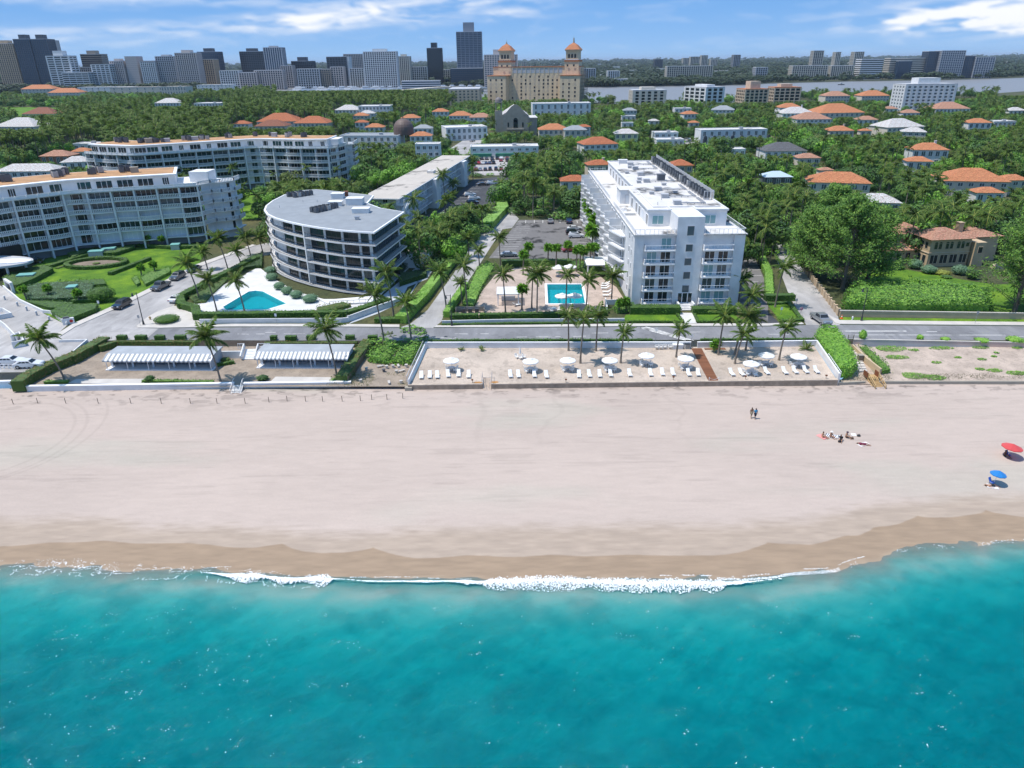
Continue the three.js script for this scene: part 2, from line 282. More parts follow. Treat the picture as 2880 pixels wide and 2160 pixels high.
street([[-20.4,-135.49],[-17.81,-144.16],[-14.16,-172.98],[-10.32,-212.44],[-5.57,-235.89],[-1.81,-249.4],[0.69,-251.34],[2.94,-239.19],[0.56,-224.85],[-2.42,-223.31],[-5.54,-200.52],[-7.38,-186.33],[-10.88,-160.89],[-13.8,-146.37],[-14.21,-136.68],[-15.51,-133.08],[-22.21,-133.44]],'lane','narrow pale lane between the curved building and the pool terrace');
street([[-32.83,-135.91],[-28.05,-142.24],[-24.4,-149.16],[-24.21,-161.41],[-20.28,-168.06],[-19.32,-182.1],[-17.48,-189.24],[-19.76,-201.2],[-20.83,-198.5],[-21.93,-175.46],[-23.66,-142.09],[-26.9,-135.36]],'entrance_drive','blue grey drive curving up beside the curved building',mt([0.50,0.53,0.56],0.9,{map:MOTTLE}),0.018);
street([[58.16,-132.37],[61.36,-150.13],[66.12,-169.63],[71.73,-190.21],[77.3,-212.65],[82.21,-231.02],[92.36,-279.74],[98.5,-314.18],[103.36,-313.82],[82.06,-220.52],[73.82,-175.77],[70.8,-155.87],[67.23,-139.27],[64.68,-132.15]],'side_street','pale side street beside the white tower with tree shadows');
street([[-38.81,-422.97],[-25.98,-549.09],[-17.74,-586.93],[-14.3,-521.66],[-22.02,-444.49],[-22.27,-421.4]],'side_street','far pale street by the church with parked cars');
street([[68.57,-546.61],[88.03,-680.86],[91.6,-680.31],[72.71,-546.09]],'side_street','narrow far street lined with palms behind the terracotta house');
street([[111.79,-480.21],[120.95,-514.05],[120.14,-490.39],[105.38,-393.83],[98.84,-384.71]],'side_street','pale cross street behind the square tiled house');
street([[152.47,-280.99],[161.91,-277.72],[153.63,-252.01],[145.98,-244.02],[148,-261.37]],'side_street','pale drive among palms behind the orange roofed house');
// car parks
function lot(poly,lines,name,label,m,y=0.016){
const o=new MB().sheet(poly,y).one(name,m,label,'car park',null,'structure');
for(const l of lines)new MB().ribbon(l,0.14,y + 0.006).part('bay_line',M.paint,o);
return o;
}
{
const L=[];const run=(a,b,dx,n)=>{for(let i=0;i<=n;i++){const t=i / n,p=[lerp(a[0],b[0],t),lerp(a[1],b[1],t)];L.push([p,[p[0]+ dx[0],p[1]+ dx[1]]]);}};
run([2.85,-232.11],[-4.6,-188.66],[5,0],15);run([5.21,-236.78],[21.98,-235.85],[-0.2,4.6],6);run([17.53,-222.25],[17.78,-195.34],[4.6,0],6);L.push([[2.31,-234.52],[23.12,-235.79]]);
lot([[-5.82,-187.48],[2.92,-237.29],[23.6,-236.89],[25.78,-197.65],[21.81,-185.02],[9.62,-186.17],[0.38,-186.59]],L,'car_park','worn grey car park behind the pool terrace',M.asphaltWorn);
}
{
const L=[];
const row=(p,q,d,n)=>{for(let i=0;i<=n;i++){const t=i / n;const a=[lerp(p[0],q[0],t),lerp(p[1],q[1],t)];L.push([a,[a[0]+ d[0],a[1]+ d[1]]]);}};
row([-27.99,-228.09],[-24.38,-254.94],[5.2,-1.2],6);row([-21.15,-267.26],[-14.62,-316.02],[4.8,-0.6],7);row([-10.29,-322.21],[-3.72,-328.48],[-1,5],3);
lot([[-33.61,-225.8],[-22.6,-217.77],[-16.56,-234.64],[-7.14,-253.91],[-4.94,-270.99],[-1.09,-302.75],[1.03,-324.72],[2.69,-338.63],[-16.14,-327.7],[-24.68,-258.42],[-32.08,-237.35]],L,'car_park','dark asphalt car park beside the long flat roofed block',M.asphaltDark);
}
lot([[-16.69,-340.14],[-19.63,-421.15],[1.4,-403.35],[5.31,-413.39],[2.16,-338.67]],[],'car_park','distant pale car park crowded with cars',mt([0.52,0.49,0.46],0.95,{map:ASPH}));
{
const L=[];for(let i=0;i<9;i++){const t=i / 8,a=[lerp([62.09,-188.12][0],[48.79,-146.48][0],t)+ 0.8,lerp([62.09,-188.12][1],[48.79,-146.48][1],t)];L.push([a,[a[0]+ 4.6,a[1]- 0.5]]);}
lot([[62.44,-191.94],[65.4,-189.23],[59.19,-158.14],[51.09,-133.77],[50.32,-138.76],[47.41,-142.61],[50.22,-153.12]],L,'car_park','strip of parking bays beside the white tower',M.asphaltWorn,0.02);
lot([[53.33,-140.5],[53.32,-133.55],[50.91,-133.22],[47.97,-133.53],[48.91,-138.81]],[],'car_park','dark forecourt at the corner of the white tower',M.asphaltDark,0.012);
}
// lawns
const lawn=(poly,label,m=M.lawn,y=0.035)=>new MB().sheet(poly,y).one('lawn',m,label,'lawn',null,'structure');
lawn([[-123.63,-168.23],[-128.02,-198.14],[-110.45,-209.13],[-88.84,-208.09],[-82.37,-184.85],[-85.09,-163.33],[-87.11,-149.41],[-89.48,-138.17],[-90.41,-137.29],[-109.98,-153.55]],'bright green lawn of the left garden');
lawn([[-112.31,-301.67],[-107.79,-310.2],[-103.77,-309.92],[-95.46,-292.17],[-88.41,-257.86],[-85.85,-242.24],[-85.84,-242.24],[-93.28,-246.57]],'bright green lawn between the two long white buildings');
lawn([[22.7,-136.83],[23.71,-139.69],[34.04,-140.44],[34.35,-134.33],[24.67,-134.52]],'green lawn left of the entrance steps',M.lawn,0.05);
lawn([[38.09,-140.29],[45.69,-140.03],[46.57,-134.19],[37.07,-134.1]],'green lawn right of the entrance steps',M.lawn,0.05);
lawn([[84.86,-167.81],[91.72,-172.81],[97.96,-171.46],[106.69,-161.92],[111.29,-157.94],[118.42,-158.59],[140,-160],[140,-137],[104.57,-137.59],[97.58,-138.2],[72.75,-140.94]],'bright green lawn before the mansion');
lawn([[66.63,-136.74],[70.67,-136.32],[102.27,-134.1],[240,-136],[240,-133.5],[101.2,-132.48],[83.27,-133.64],[65.98,-134.92]],'grass verge under the garden wall',M.lawn,0.05);
lawn([[54.71,-144.68],[60.19,-146.87],[58.43,-134.9],[53.71,-134.02]],'small green lawn at the street corner',M.lawn,0.05);
lawn([[-569.35,-852.58],[-667.66,-1003.72],[-564.17,-971.24],[-410.32,-727.53],[-402.97,-672.7],[-458.11,-706.43]],'sunlit green of the golf course',M.lawn,0.05);
lawn([[-341.09,-629.13],[-390.66,-754.65],[-373.5,-819.75],[-289.7,-682.41],[-271.16,-588.79],[-294.5,-563.24]],'bright turf showing between the tall palms',M.lawn,0.05);
lawn([[-58.88,-375.62],[-50.72,-390.86],[-45.21,-374.47],[-51.87,-350.41],[-54.65,-346.82]],'small lawn behind the long flat roofed block',M.lawn,0.05);
lawn([[255.43,-882.53],[277.61,-902.82],[254.16,-785.16],[232.97,-770.06]],'pale green lawn by the lagoon condominium',M.lawn,0.05);
// terraces
const pave=(poly,name,label,m,y=0.05)=>new MB().sheet(poly,y).one(name,m,label,'terrace',null,'structure');
new MB().sheet([[-70.01,-143.72],[-69.84,-158.58],[-65.6,-179.53],[-64.39,-179.48],[-57.86,-169.59],[-49.79,-158.72],[-38.88,-150.52],[-30.5,-155.31],[-27.46,-149.28],[-36.79,-143.31],[-52.88,-140.15],[-65.33,-140.58]],0.05,[poolC]).one('pool_terrace',M.paveWhite,'white stone terrace round the turquoise pool of the curved building','terrace',null,'structure');
new MB().sheet([[-7.96,-143.81],[-6.69,-157.06],[-3.48,-172.54],[0.34,-176.71],[10.79,-179.63],[21.37,-170.45],[22.45,-165.33],[24.42,-159.5],[24.99,-147.36],[20.26,-147.53],[19.21,-140.96],[0.17,-141.25],[-5.9,-140.72],[-12.01,-138.74],[-12.71,-141.71]],0.05,[poolW]).one('pool_terrace',M.pavePink,'pinkish paved terrace round the pool of the white tower','terrace',null,'structure');
new MB().sheet([[34.87,-140.41],[37.49,-140.32],[36.99,-133.97],[34.29,-134.06]],0.075).one('path',M.paveWhite,'white entrance path from pavement to steps','path',null,'structure');

// ---------- beach and sea ----------
const shorePts=[[-170,-66.5],[-57,-65.4],[-50,-65.2],[-44,-64.4],[-36,-64.2],[-29,-63.4],[-24,-62.6],[-15,-62.3],[0,-61.8],[12,-61.9],[25,-61.8],[34,-62.8],[40,-64.6],[44,-66.4],[50,-67.3],[58,-68.2],[170,-69]];
function shoreZ(x){for(let i=0;i + 1<shorePts.length;i++)if(x<=shorePts[i + 1][0]){const[a,b]=shorePts[i],[c,d]=shorePts[i + 1],t=cl((x - a) /(c - a));return lerp(b,d,t*t*(3 - 2*t));}return shorePts[shorePts.length - 1][1];}
function beachH(x,z){
const s=z - shoreZ(x); // metres seaward of the waterline
let h=s<0?SEA + 0.02 + Math.min(-s,9)*0.062 + Math.max(0,Math.min(-s,45)- 9)*0.0335:SEA + 0.02 - s*0.085 - Math.max(0,Math.min(s - 3,9))*0.10;
h=Math.max(h,SEA - 3.2 + 0.3*(fbm(x*0.09,z*0.09,91,3)- 0.5));
return h +(s<0?0.05*(fbm(x*0.25,z*0.4,92,3)- 0.5)*Math.min(1,-s / 6):0.12*(fbm(x*0.12,z*0.3,93,3)- 0.5)*Math.min(1,s / 4));
}
function gridMesh(x0,x1,nx,z0,z1,nz,hf,su=1){
const p=[],uv=[],idx=[];
for(let j=0;j<=nz;j++)for(let i=0;i<=nx;i++){const x=lerp(x0,x1,i / nx),z=lerp(z0,z1,j / nz);p.push(x,hf(x,z),z);uv.push(x / su,-z / su);}
for(let j=0;j<nz;j++)for(let i=0;i<nx;i++){const a=j*(nx + 1)+ i,b=a + 1,c=a + nx + 1,d=c + 1;idx.push(a,c,b,b,c,d);}
const g=new THREE.BufferGeometry();g.setAttribute('position',new THREE.Float32BufferAttribute(p,3));g.setAttribute('uv',new THREE.Float32BufferAttribute(uv,2));g.setIndex(idx);g.computeVertexNormals();return g;
}
// sand colour over the whole beach, 240 m by 77 m: dry sand with tracks and drift lines, damp sand, wet sand under the last wave
const BX=120,BZ0=-110,BZ1=-33;
const sandTex=tex(2048,2048,(u,v)=>{
const x=(u - 0.5)*240,z=BZ0 +(1 - v)*(BZ1 - BZ0),s=z - shoreZ(x);
const a=fbm(x*0.05,z*0.16,101,5),b=fbm(x*0.5,z*2.2,103,4),g=hash2(Math.floor(u*2048),Math.floor(v*2048),9),st=fbm(x*0.12,z*1.3,107,4);
let k=0.93 + 0.07*(a - 0.5)+ 0.05*(b - 0.5)+ 0.05*(g - 0.5);
k -=0.035*sstep(0.62,0.78,st)*sstep(-9,-16,s); // thin drift of weed and shell
k -=0.10*sstep(0.60,0.72,fbm(x*0.35,z*0.7,109,4))*sstep(-99,-106,z);
k -=0.22*sstep(0.60,0.75,fbm(x*0.8,z*1.4,110,4))*sstep(-103,-108,z); // scuffed sand by the walls
const path=(px,w,amp)=>{const d=Math.abs(x - px - amp*(fbm(z*0.2,3,113,3)- 0.5)*6);k -=0.022*sstep(w,w*0.3,d)*sstep(-84,-96,z)*(0.5 + 0.8*b);};
path(-5.2,0.7,0.4);path(6 +(z + 100)*-0.25,0.6,1);path(25,0.45,1);
const arc=(cx,cz,r)=>{const d=Math.abs(Math.hypot(x - cx,(z - cz)*1.0)- r);k -=0.03*sstep(0.35,0.12,d)*sstep(-78,-82,z)*sstep(-58,-64,x);};
arc(-78,-93,11.5);arc(-78,-93,13.2);arc(-79,-95,16);
let c=[0.930*k,0.872*k,0.835*k];
const pale=sstep(0.5,0.72,fbm(x*0.03 + 7,z*0.09,115,4));c=[c[0]*(1 - 0.035*pale),c[1],c[2]*(1 - 0.01*pale)];
const e1=-7.6 + 3.2*(fbm(x*0.05,5,117,4)- 0.5)+ 1.6*(b - 0.5),damp=sstep(e1 - 1.8,e1 + 1.4,s); // damp sand, grainy edge
const e2=-3.9 + 3.6*(Math.abs((fbm(x*0.045,9,119,3)- 0.5)*2)**0.7)- 1.2 + 0.25*(b - 0.5),wet=sstep(e2 - 0.1,e2 + 0.16,s); // run-up line of the last waves
const w1=[0.835,0.77,0.705],w2=[0.765,0.68,0.585],q=0.93 + 0.14*(b - 0.35);
for(let i=0;i<3;i++){c[i]=lerp(c[i],w1[i]*q,damp*0.9);c[i]=lerp(c[i],w2[i]*q,wet);}
const sub=sstep(-0.6,3.2,s + 1.4*(a - 0.5)+ 0.6*(b - 0.5)),bar=1 - 0.11*sstep(0.42,0.75,fbm(x*0.24 + z*0.1,z*0.4 - x*0.1,153,4));for(let i=0;i<3;i++)c[i]=lerp(c[i],[0.934,0.915,0.853][i]*bar,sub); // pale sand of the sea floor with darker drifts
return c.map(cl);
},{rep:1});
function bedH(x,z){ // sea floor; added slantwise sand waves shade like surface swell, flattening towards the beach
const s=z - shoreZ(x),q=sstep(1,11,s),w=fbm(x*0.13,z*0.13,161,3)*7;
const d=(ax,az,l,p)=>Math.sin(((x*ax + z*az) / l)*6.2832 + p);
return beachH(x,z)+ q*(0.085*d(0.42,0.9,3.4,w)+ 0.055*d(0.55,0.83,1.9,w*1.8 + 1)+ 0.75*(fbm(x*0.5 + z*0.18,z*0.85 - x*0.25,163,4)- 0.5)+ 0.30*(fbm(x*1.3 + z*0.4,z*1.9 - x*0.5,167,3)- 0.5));
}
{
const mk=(g,ox)=>{const p=g.attributes.position,u=g.attributes.uv;for(let i=0;i<p.count;i++)u.setXY(i,p.getX(i) / 240 + 0.5,1 -(p.getZ(i)- BZ0) /(BZ1 - BZ0));return g;};
const g=mk(gridMesh(-BX,BX,520,BZ0,BZ1,210,bedH));
const fine=FINE.clone();fine.repeat.set(240 / 1.6,77 / 1.6);fine.needsUpdate=true;
const o=new THREE.Mesh(g,mt([0.635,0.60,0.56],0.95,{map:sandTex,bumpMap:fine,bumpScale:0.02}));o.receiveShadow=true;
add(o,'beach','wide pale pink sand beach with darker wet sand by the sea','beach',null,'structure');
const bed=new THREE.Mesh(gridMesh(-200,200,100,BZ1 - 0.5,60,40,(x,z)=>beachH(x,z)- 0.3),M.sand);bed.receiveShadow=true;
add(bed,'seabed','sandy sea floor under the shallow water','seabed',null,'structure');
for(const s of[-1,1]){const e=new THREE.Mesh(gridMesh(s<0?-600:BX,s<0?-BX:600,60,BZ0,BZ1,50,beachH),M.sand);add(e,'beach',s<0?'sand beach going on beyond the left edge':'sand beach going on beyond the right edge','beach',null,'structure');}
}
const WAVE=tex(1024,1024,(u,v)=>{const w=fbm(u*6,v*6,141,3,6)*1.6,r=(x,y,s,p)=>1 - Math.abs(2*fbm(x,y,s,2,p)- 1);const k=0.45*r(u*10 + w,v*16 + w,143,0)+ 0.35*r(u*24 + w*2,v*34,145,0)+ 0.2*r(u*60,v*76,147,0);return[k,k,k];},{srgb:false,rep:13});
// the sea: one closed body of water that takes up red light with depth
function waveH(x,z){
const s=z - shoreZ(x),q=cl((s + 1) / 14);
const d=(ax,az,l,ph)=>Math.sin(((x*ax + z*az) / l)*2*Math.PI + ph);
const w=fbm(x*0.16,z*0.16,121,3)*5;
let h=0.075*d(0.45,0.9,5.2,w)+ 0.045*d(0.62,0.78,2.9,w*1.7 + 1)+ 0.028*d(0.2,0.98,1.9,w*2.3 + 2)+ 0.34*(fbm(x*0.55 + z*0.25,z*0.9 - x*0.4,123,4)- 0.5);
h*=0.25 + 0.75*q;
const br=s - 1.1 - 1.1*(fbm(x*0.07,2,125,3)- 0.5),on=sstep(-39,-34,x)*sstep(33,26,x);
h +=0.30*Math.exp(-(br*br) / 0.35)*on; // the small breaker
return SEA + h;
}
{
const X0=-75,X1=75,Z0=-74,Z1=-32,nx=560,nz=250,top=gridMesh(X0,X1,nx,Z0,Z1,nz,(x,z)=>waveH(x,z)-(z<-71?0.6:0));
const P=top.attributes.position.array,W=nx + 1,ids=[],p=Array.from(P),idx=Array.from(top.index.array);
const ring=[];for(let i=0;i<=nx;i++)ring.push(i);for(let j=1;j<=nz;j++)ring.push(j*W + nx);for(let i=nx - 1;i>=0;i--)ring.push(nz*W + i);for(let j=nz - 1;j>0;j--)ring.push(j*W);
const b0=p.length / 3;for(const r of ring)p.push(P[r*3],SEA - 6,P[r*3 + 2]);
for(let k=0;k<ring.length;k++){const n=(k + 1)% ring.length;idx.push(ring[k],ring[n],b0 + k,ring[n],b0 + n,b0 + k);}
const cN=p.length / 3;p.push((X0 + X1) / 2,SEA - 6,(Z0 + Z1) / 2);for(let k=0;k<ring.length;k++)idx.push(b0 + k,b0 +((k + 1)% ring.length),cN);
const g=new THREE.BufferGeometry();g.setAttribute('position',new THREE.Float32BufferAttribute(p,3));g.setIndex(idx);g.computeVertexNormals();
const uv=[];for(let i=0;i<p.length / 3;i++)uv.push(p[i*3],-p[i*3 + 2]);g.setAttribute('uv',new THREE.Float32BufferAttribute(uv,2));
const water=new THREE.MeshPhysicalMaterial({color:lin(0.0,0.20,0.26),roughness:0.06,transparent:true,opacity:0.3,thickness:1,attenuationColor:lin(0.25,0.853,0.888),attenuationDistance:1.0,specularIntensity:1,ior:1.33,bumpMap:WAVE,bumpScale:0.38});
const sea=new THREE.Mesh(g,water);add(sea,'sea','clear turquoise sea in the lower third of the picture','sea',null,'structure');
const far=new MB().sheet([[-600,-66],[X0 - 0.05,-66],[X0 - 0.05,Z1 + 0.05],[X1 + 0.05,Z1 + 0.05],[X1 + 0.05,-66],[600,-66],[600,900],[-600,900]],SEA).part('open_water',mt([0.0,0.20,0.22],0.1,{bumpMap:again(FINE,4),bumpScale:0.1}),sea);
void far;void ids;
}
// foam of the broken wave and the lacy run-up edges, and flecks imitating sun glints, small white flakes lying on the water
{
const R=rng(77),flake=new THREE.IcosahedronGeometry(1,0),put=[],m4=new THREE.Matrix4(),q=new THREE.Quaternion();
const f=(x,z,r,lift=0,fl=0.35)=>{q.setFromAxisAngle(V(0,1,0),R()*6.28);put.push(m4.clone().compose(V(x,Math.max(waveH(x,z),beachH(x,z))+ lift,z),q,V(r*(0.7 + R()*0.8),r*fl,r*(0.6 + R()*0.6))));};
const crest=(x)=>shoreZ(x)+ 1.1 + 1.1*(fbm(x*0.07,2,125,3)- 0.5);
for(let i=0;i<19000;i++){
const x=lerp(-36,30,R()),body=sstep(-35,-28,x)*(1 - 0.85*sstep(-20.5,-19,x)*sstep(-15.5,-17,x))*sstep(30,22,x)*(0.25 + 1.1*sstep(0.38,0.7,fbm(x*0.13,4,131,3)));
if(R()>body)continue;
const w=0.06 + 0.72*body*body,t=(R()+ R()- 1)*w;f(x,crest(x)+ t - 0.1,0.025 + R()*0.06,0.01,0.45);
}
const lace=(xa,xb,off,amp,n,w,d)=>{for(let i=0;i<n;i++){const x=lerp(xa,xb,R()),e=off + amp*(fbm(x*0.16,off,133,4)- 0.5)*2;if(fbm(x*0.9,off*3,135,2)<d)continue;f(x,shoreZ(x)+ e +(R()- 0.5)*w,0.012 + R()*0.034,0.004,0.2);}};
lace(-72,-26,0.15,0.8,1500,1.4,0.5);lace(22,36,0.2,0.7,1700,0.5,0.3);lace(18,40,-0.3,0.6,700,0.16,0.4);lace(-24,24,-0.2,0.5,1100,0.12,0.5);lace(36,70,0.4,0.9,700,0.6,0.5);
// a lacy net of foam over the thin sheet of the run-up
for(let k=0;k<60000;k++){const x=lerp(-72,-22,R()),e=lerp(-1.1,1.9,R()),z=shoreZ(x)+ e,n=Math.abs(2*fbm(x*0.9 + 3,z*1.5,171,3)- 1);if(n<0.05&&fbm(x*0.22,e,173,2)>0.4&&e>-0.9 + 0.8*fbm(x*0.16,3,175,2))f(x,z,0.012 + R()*0.026,0.004,0.2);}
// sun glints imitated by white flecks in little drifts, thicker to the left
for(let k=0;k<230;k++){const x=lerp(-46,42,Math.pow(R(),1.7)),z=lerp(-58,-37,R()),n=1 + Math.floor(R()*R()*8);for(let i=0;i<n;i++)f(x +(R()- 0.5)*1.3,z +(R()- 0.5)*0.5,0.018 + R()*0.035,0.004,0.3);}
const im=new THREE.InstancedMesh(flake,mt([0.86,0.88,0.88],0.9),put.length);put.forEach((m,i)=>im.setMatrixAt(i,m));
add(im,'surf_foam_and_glints','white foam of breaker and water edge, with flecks imitating sun glints','foam',null,'stuff');
}

// ---------- plants ----------
const GREEN={ // leaf colours, linear
hedge:[[0.0796,0.188,0.021],[0.115,0.247,0.027],[0.151,0.3,0.033],[0.0619,0.143,0.018]],
bright:[[0.173,0.38,0.0345],[0.224,0.448,0.0431],[0.122,0.293,0.031],[0.264,0.483,0.069]],
dark:[[0.0506,0.129,0.0234],[0.0736,0.172,0.0292],[0.104,0.215,0.0351],[0.0414,0.0975,0.0195]],
mid:[[0.0885,0.216,0.0338],[0.122,0.271,0.0375],[0.0663,0.16,0.0281],[0.165,0.309,0.0469]],
olive:[[0.112,0.173,0.033],[0.15,0.225,0.042],[0.0825,0.128,0.027],[0.195,0.255,0.06]],
grey:[[0.195,0.33,0.195],[0.15,0.27,0.15],[0.255,0.405,0.255],[0.12,0.225,0.12]],
pine:[[0.0675,0.173,0.033],[0.09,0.217,0.039],[0.0525,0.135,0.027],[0.128,0.262,0.045]],
palm:[[0.10,0.20,0.03],[0.13,0.245,0.035],[0.17,0.28,0.045],[0.075,0.155,0.025]],
rust:[[0.195,0.18,0.0525],[0.128,0.195,0.0375],[0.27,0.195,0.075],[0.09,0.165,0.03]],
far:[[0.0525,0.112,0.03],[0.0675,0.135,0.0375],[0.042,0.09,0.027],[0.0825,0.15,0.045]],
};
class Leaves{ // many small leaf faces with a colour each
constructor(pal,R){this.p=[];this.n=[];this.c=[];this.pal=pal;this.R=R;}
leaf(x,y,z,nx,ny,nz,s,asp=0.6){
const R=this.R,n=V(nx +(R()- 0.5)*1.1,ny +(R()- 0.3)*1.1,nz +(R()- 0.5)*1.1).normalize(),a=V(R()- 0.5,R()- 0.5,R()- 0.5).cross(n).normalize(),b=n.clone().cross(a);
const o=V(x,y,z),p=(u,v)=>o.clone().addScaledVector(a,u*s).addScaledVector(b,v*s*asp),q=[p(-0.5,0),p(0,-0.5),p(0.5,0),p(0,0.5)],c=this.pal[Math.floor(R()*this.pal.length)],k=0.8 + R()*0.45;
for(const i of[0,1,2,0,2,3]){this.p.push(q[i].x,q[i].y,q[i].z);this.n.push(n.x,n.y,n.z);this.c.push(c[0]*k,c[1]*k,c[2]*k);}
}
lobe(cx,cy,cz,rx,ry,rz,count,s,shell=0.25,low=-0.5){
const R=this.R;
for(let i=0;i<count;i++){let u=low +(1 - low)*R(),a=R()*6.2832,k=Math.sqrt(1 - u*u),r=1 - shell*R()*R();const d=V(Math.cos(a)*k,u,Math.sin(a)*k);this.leaf(cx + d.x*rx*r,cy + d.y*ry*r,cz + d.z*rz*r,d.x / rx,d.y / ry,d.z / rz,s*(0.7 + 0.7*R()));}
return this;
}
solid(mb,shade){const c=shade??this.pal[this.pal.length - 1];for(let i=0;i<mb.p.length;i +=3){this.p.push(mb.p[i],mb.p[i + 1],mb.p[i + 2]);this.n.push(mb.n[i],mb.n[i + 1],mb.n[i + 2]);this.c.push(...c);}return this;}
geo(){const g=new THREE.BufferGeometry();g.setAttribute('position',new THREE.Float32BufferAttribute(this.p,3));g.setAttribute('normal',new THREE.Float32BufferAttribute(this.n,3));g.setAttribute('color',new THREE.Float32BufferAttribute(this.c,3));return g;}
}
// a clipped hedge along a path, or filling a polygon: leafy skin over a dense inside
function hedge(path,w,h,y0,label,{pal=GREEN.hedge,leaf=0.3,dens=14,name='hedge',group,rough=0.2,cat='hedge'}={}){
const R=rng(path.length*131 + Math.floor(Math.abs(path[0][0])*977 + Math.abs(path[0][1])*13)),L=new Leaves(pal,R);
L.solid(new MB().wall(path,y0 - 0.05,y0 + h - 0.08,w - 0.16));
for(let i=0;i + 1<path.length;i++){
const[x,z]=path[i],[a,b]=path[i + 1],l=Math.hypot(a - x,b - z),tx=(a - x) / l,tz=(b - z) / l,nx=-tz,nz=tx;
const n=Math.min(7000,Math.round(dens*l*(w + 2*h)));
for(let k=0;k<n;k++){const t=-w / 2 + R()*(l + w),q=R()*(w + 2*h);let s,y,ny=0,sn=0;const bump=rough*(fbm((x + tx*t)*0.6,(z + tz*t)*0.6,5,2)- 0.5)*2;if(q<w){s=q - w / 2;y=h + bump;ny=1;}else{sn=q<w + h?1:-1;s=sn*(w / 2 + bump);y=(q - w)% h;}L.leaf(x + tx*t + nx*s,y0 + y,z + tz*t + nz*s,nx*sn,ny,nz*sn,leaf*(0.7 + 0.6*R()));}
}
return add(mesh(L.geo(),M.leaf,name,scene),name,label,cat,group);
}
function hedgeBed(poly,h,y0,label,{pal=GREEN.hedge,leaf=0.3,dens=9,rough=0.25,name='hedge',cat='hedge',group}={}){
const R=rng(Math.floor(Math.abs(poly[0][0])*977 + Math.abs(poly[0][1])*13)),L=new Leaves(pal,R);
let[x0,x1,z0,z1]=[1e9,-1e9,1e9,-1e9];for(const[x,z]of poly){x0=Math.min(x0,x);x1=Math.max(x1,x);z0=Math.min(z0,z);z1=Math.max(z1,z);}
const hf=(x,z)=>h + rough*(fbm(x*0.45,z*0.45,9,3)- 0.5)*2;
L.solid(new MB().prism(insetPoly(poly,0.15),y0 - 0.05,y0 + h - rough*0.8));
const n=Math.min(12000,Math.round(dens*(x1 - x0)*(z1 - z0)));
for(let k=0;k<n;k++){const x=lerp(x0,x1,R()),z=lerp(z0,z1,R());if(inside([x,z],poly))L.leaf(x,y0 + hf(x,z)- R()*0.15,z,0,1,0,leaf*(0.7 + 0.6*R()));}
poly.forEach(([x,z],i)=>{const[a,b]=poly[(i + 1)% poly.length],l=Math.hypot(a - x,b - z),m=Math.round(l*h*dens);for(let k=0;k<m;k++){const t=R(),px=lerp(x,a,t),pz=lerp(z,b,t),o=(R()- 0.5)*rough;L.leaf(px + o,y0 + R()*hf(px,pz),pz + o,(b - z) / l,0.3,-(a - x) / l,leaf*(0.7 + 0.6*R()));}});
return add(mesh(L.geo(),M.leaf,name,scene),name,label,cat,group);
}
function shrub([x,z],r,h,y0,label,{pal=GREEN.mid,leaf=0.28,name='shrub',cat='shrub',group,n}={}){
const R=rng(Math.floor(Math.abs(x)*977 + Math.abs(z)*131 + r*17)),L=new Leaves(pal,R);
const ic=new THREE.IcosahedronGeometry(1,1),mb=new MB(),ps=ic.attributes.position;for(let i=0;i<ps.count;i +=3)mb.tri(...[0,1,2].map((k)=>V(ps.getX(i + k)*r*0.86,Math.max(-0.02,h*0.48 + ps.getY(i + k)*h*0.46),ps.getZ(i + k)*r*0.86)));
L.solid(mb);L.lobe(0,h*0.5,0,r,h*0.5,r,n??Math.round(38*(r*r + r*h)),leaf,0.12,-0.9);
const o=add(mesh(L.geo(),M.leaf,name,scene),name,label,cat,group);o.position.set(x,y0,z);return o;
}
// --- palms: each frond a mesh of its own, from a few shared shapes ---
function frondGeo(len,lift,sag,seed,w=0.085,pal=GREEN.palm){
const R=rng(seed),L=new Leaves(pal,R),n=w>0.1?12:19,pos=[],dir=[];let p=V(0,0,0),a=lift;
for(let i=0;i<=n;i++){pos.push(p.clone());const d=V(Math.cos(a),Math.sin(a),0);dir.push(d);p=p.clone().addScaledVector(d,len / n);a -=(sag / n)*(0.4 + 1.2*(i / n));}
const col=pal[2 % pal.length],push=(A,B,C,c)=>{const nn=B.clone().sub(A).cross(C.clone().sub(A)).normalize();if(nn.y<0)nn.negate();for(const q of[A,B,C]){L.p.push(q.x,q.y,q.z);L.n.push(nn.x,nn.y,nn.z);L.c.push(...c);}};
for(let i=0;i<n;i++){const s=V(0,0,0.035*(1 - i / n)+ 0.008);push(pos[i].clone().sub(s),pos[i].clone().add(s),pos[i + 1],[col[0]*1.9,col[1]*1.35,col[2]*1.6]);}
for(let i=1;i<=n;i++)for(const s of[-1,1]){
const t=i / n,ll=len*0.31*Math.sin(Math.PI*Math.min(0.97,0.16 + t*0.78))*(0.85 + R()*0.3),c=pal[Math.floor(R()*pal.length)],k=0.8 + R()*0.5;
const d=dir[i].clone().multiplyScalar(0.55 + 0.35*t).add(V(0,-0.42 - R()*0.25,s*0.85)).normalize(),b=pos[i],e=b.clone().addScaledVector(d,ll),m=b.clone().addScaledVector(d,ll*0.45),ws=dir[i].clone().multiplyScalar(w*len*0.42);
push(b,m.clone().add(ws),e,c.map((v)=>v*k));push(b,m.clone().sub(ws),e,c.map((v)=>v*k));
}
return L.geo();
}
const FROND=[[1.15,0.9],[0.85,1.1],[0.55,1.2],[0.25,1.3],[-0.1,1.2],[-0.55,0.8]].map(([a,s],i)=>frondGeo(1,a,s,200 + i));
const FRONDY=[[0.9,1.1],[0.3,1.3]].map(([a,s],i)=>frondGeo(1,a,s,240 + i,0.085,[[0.12,0.17,0.03],[0.16,0.19,0.04],[0.09,0.15,0.025]]));
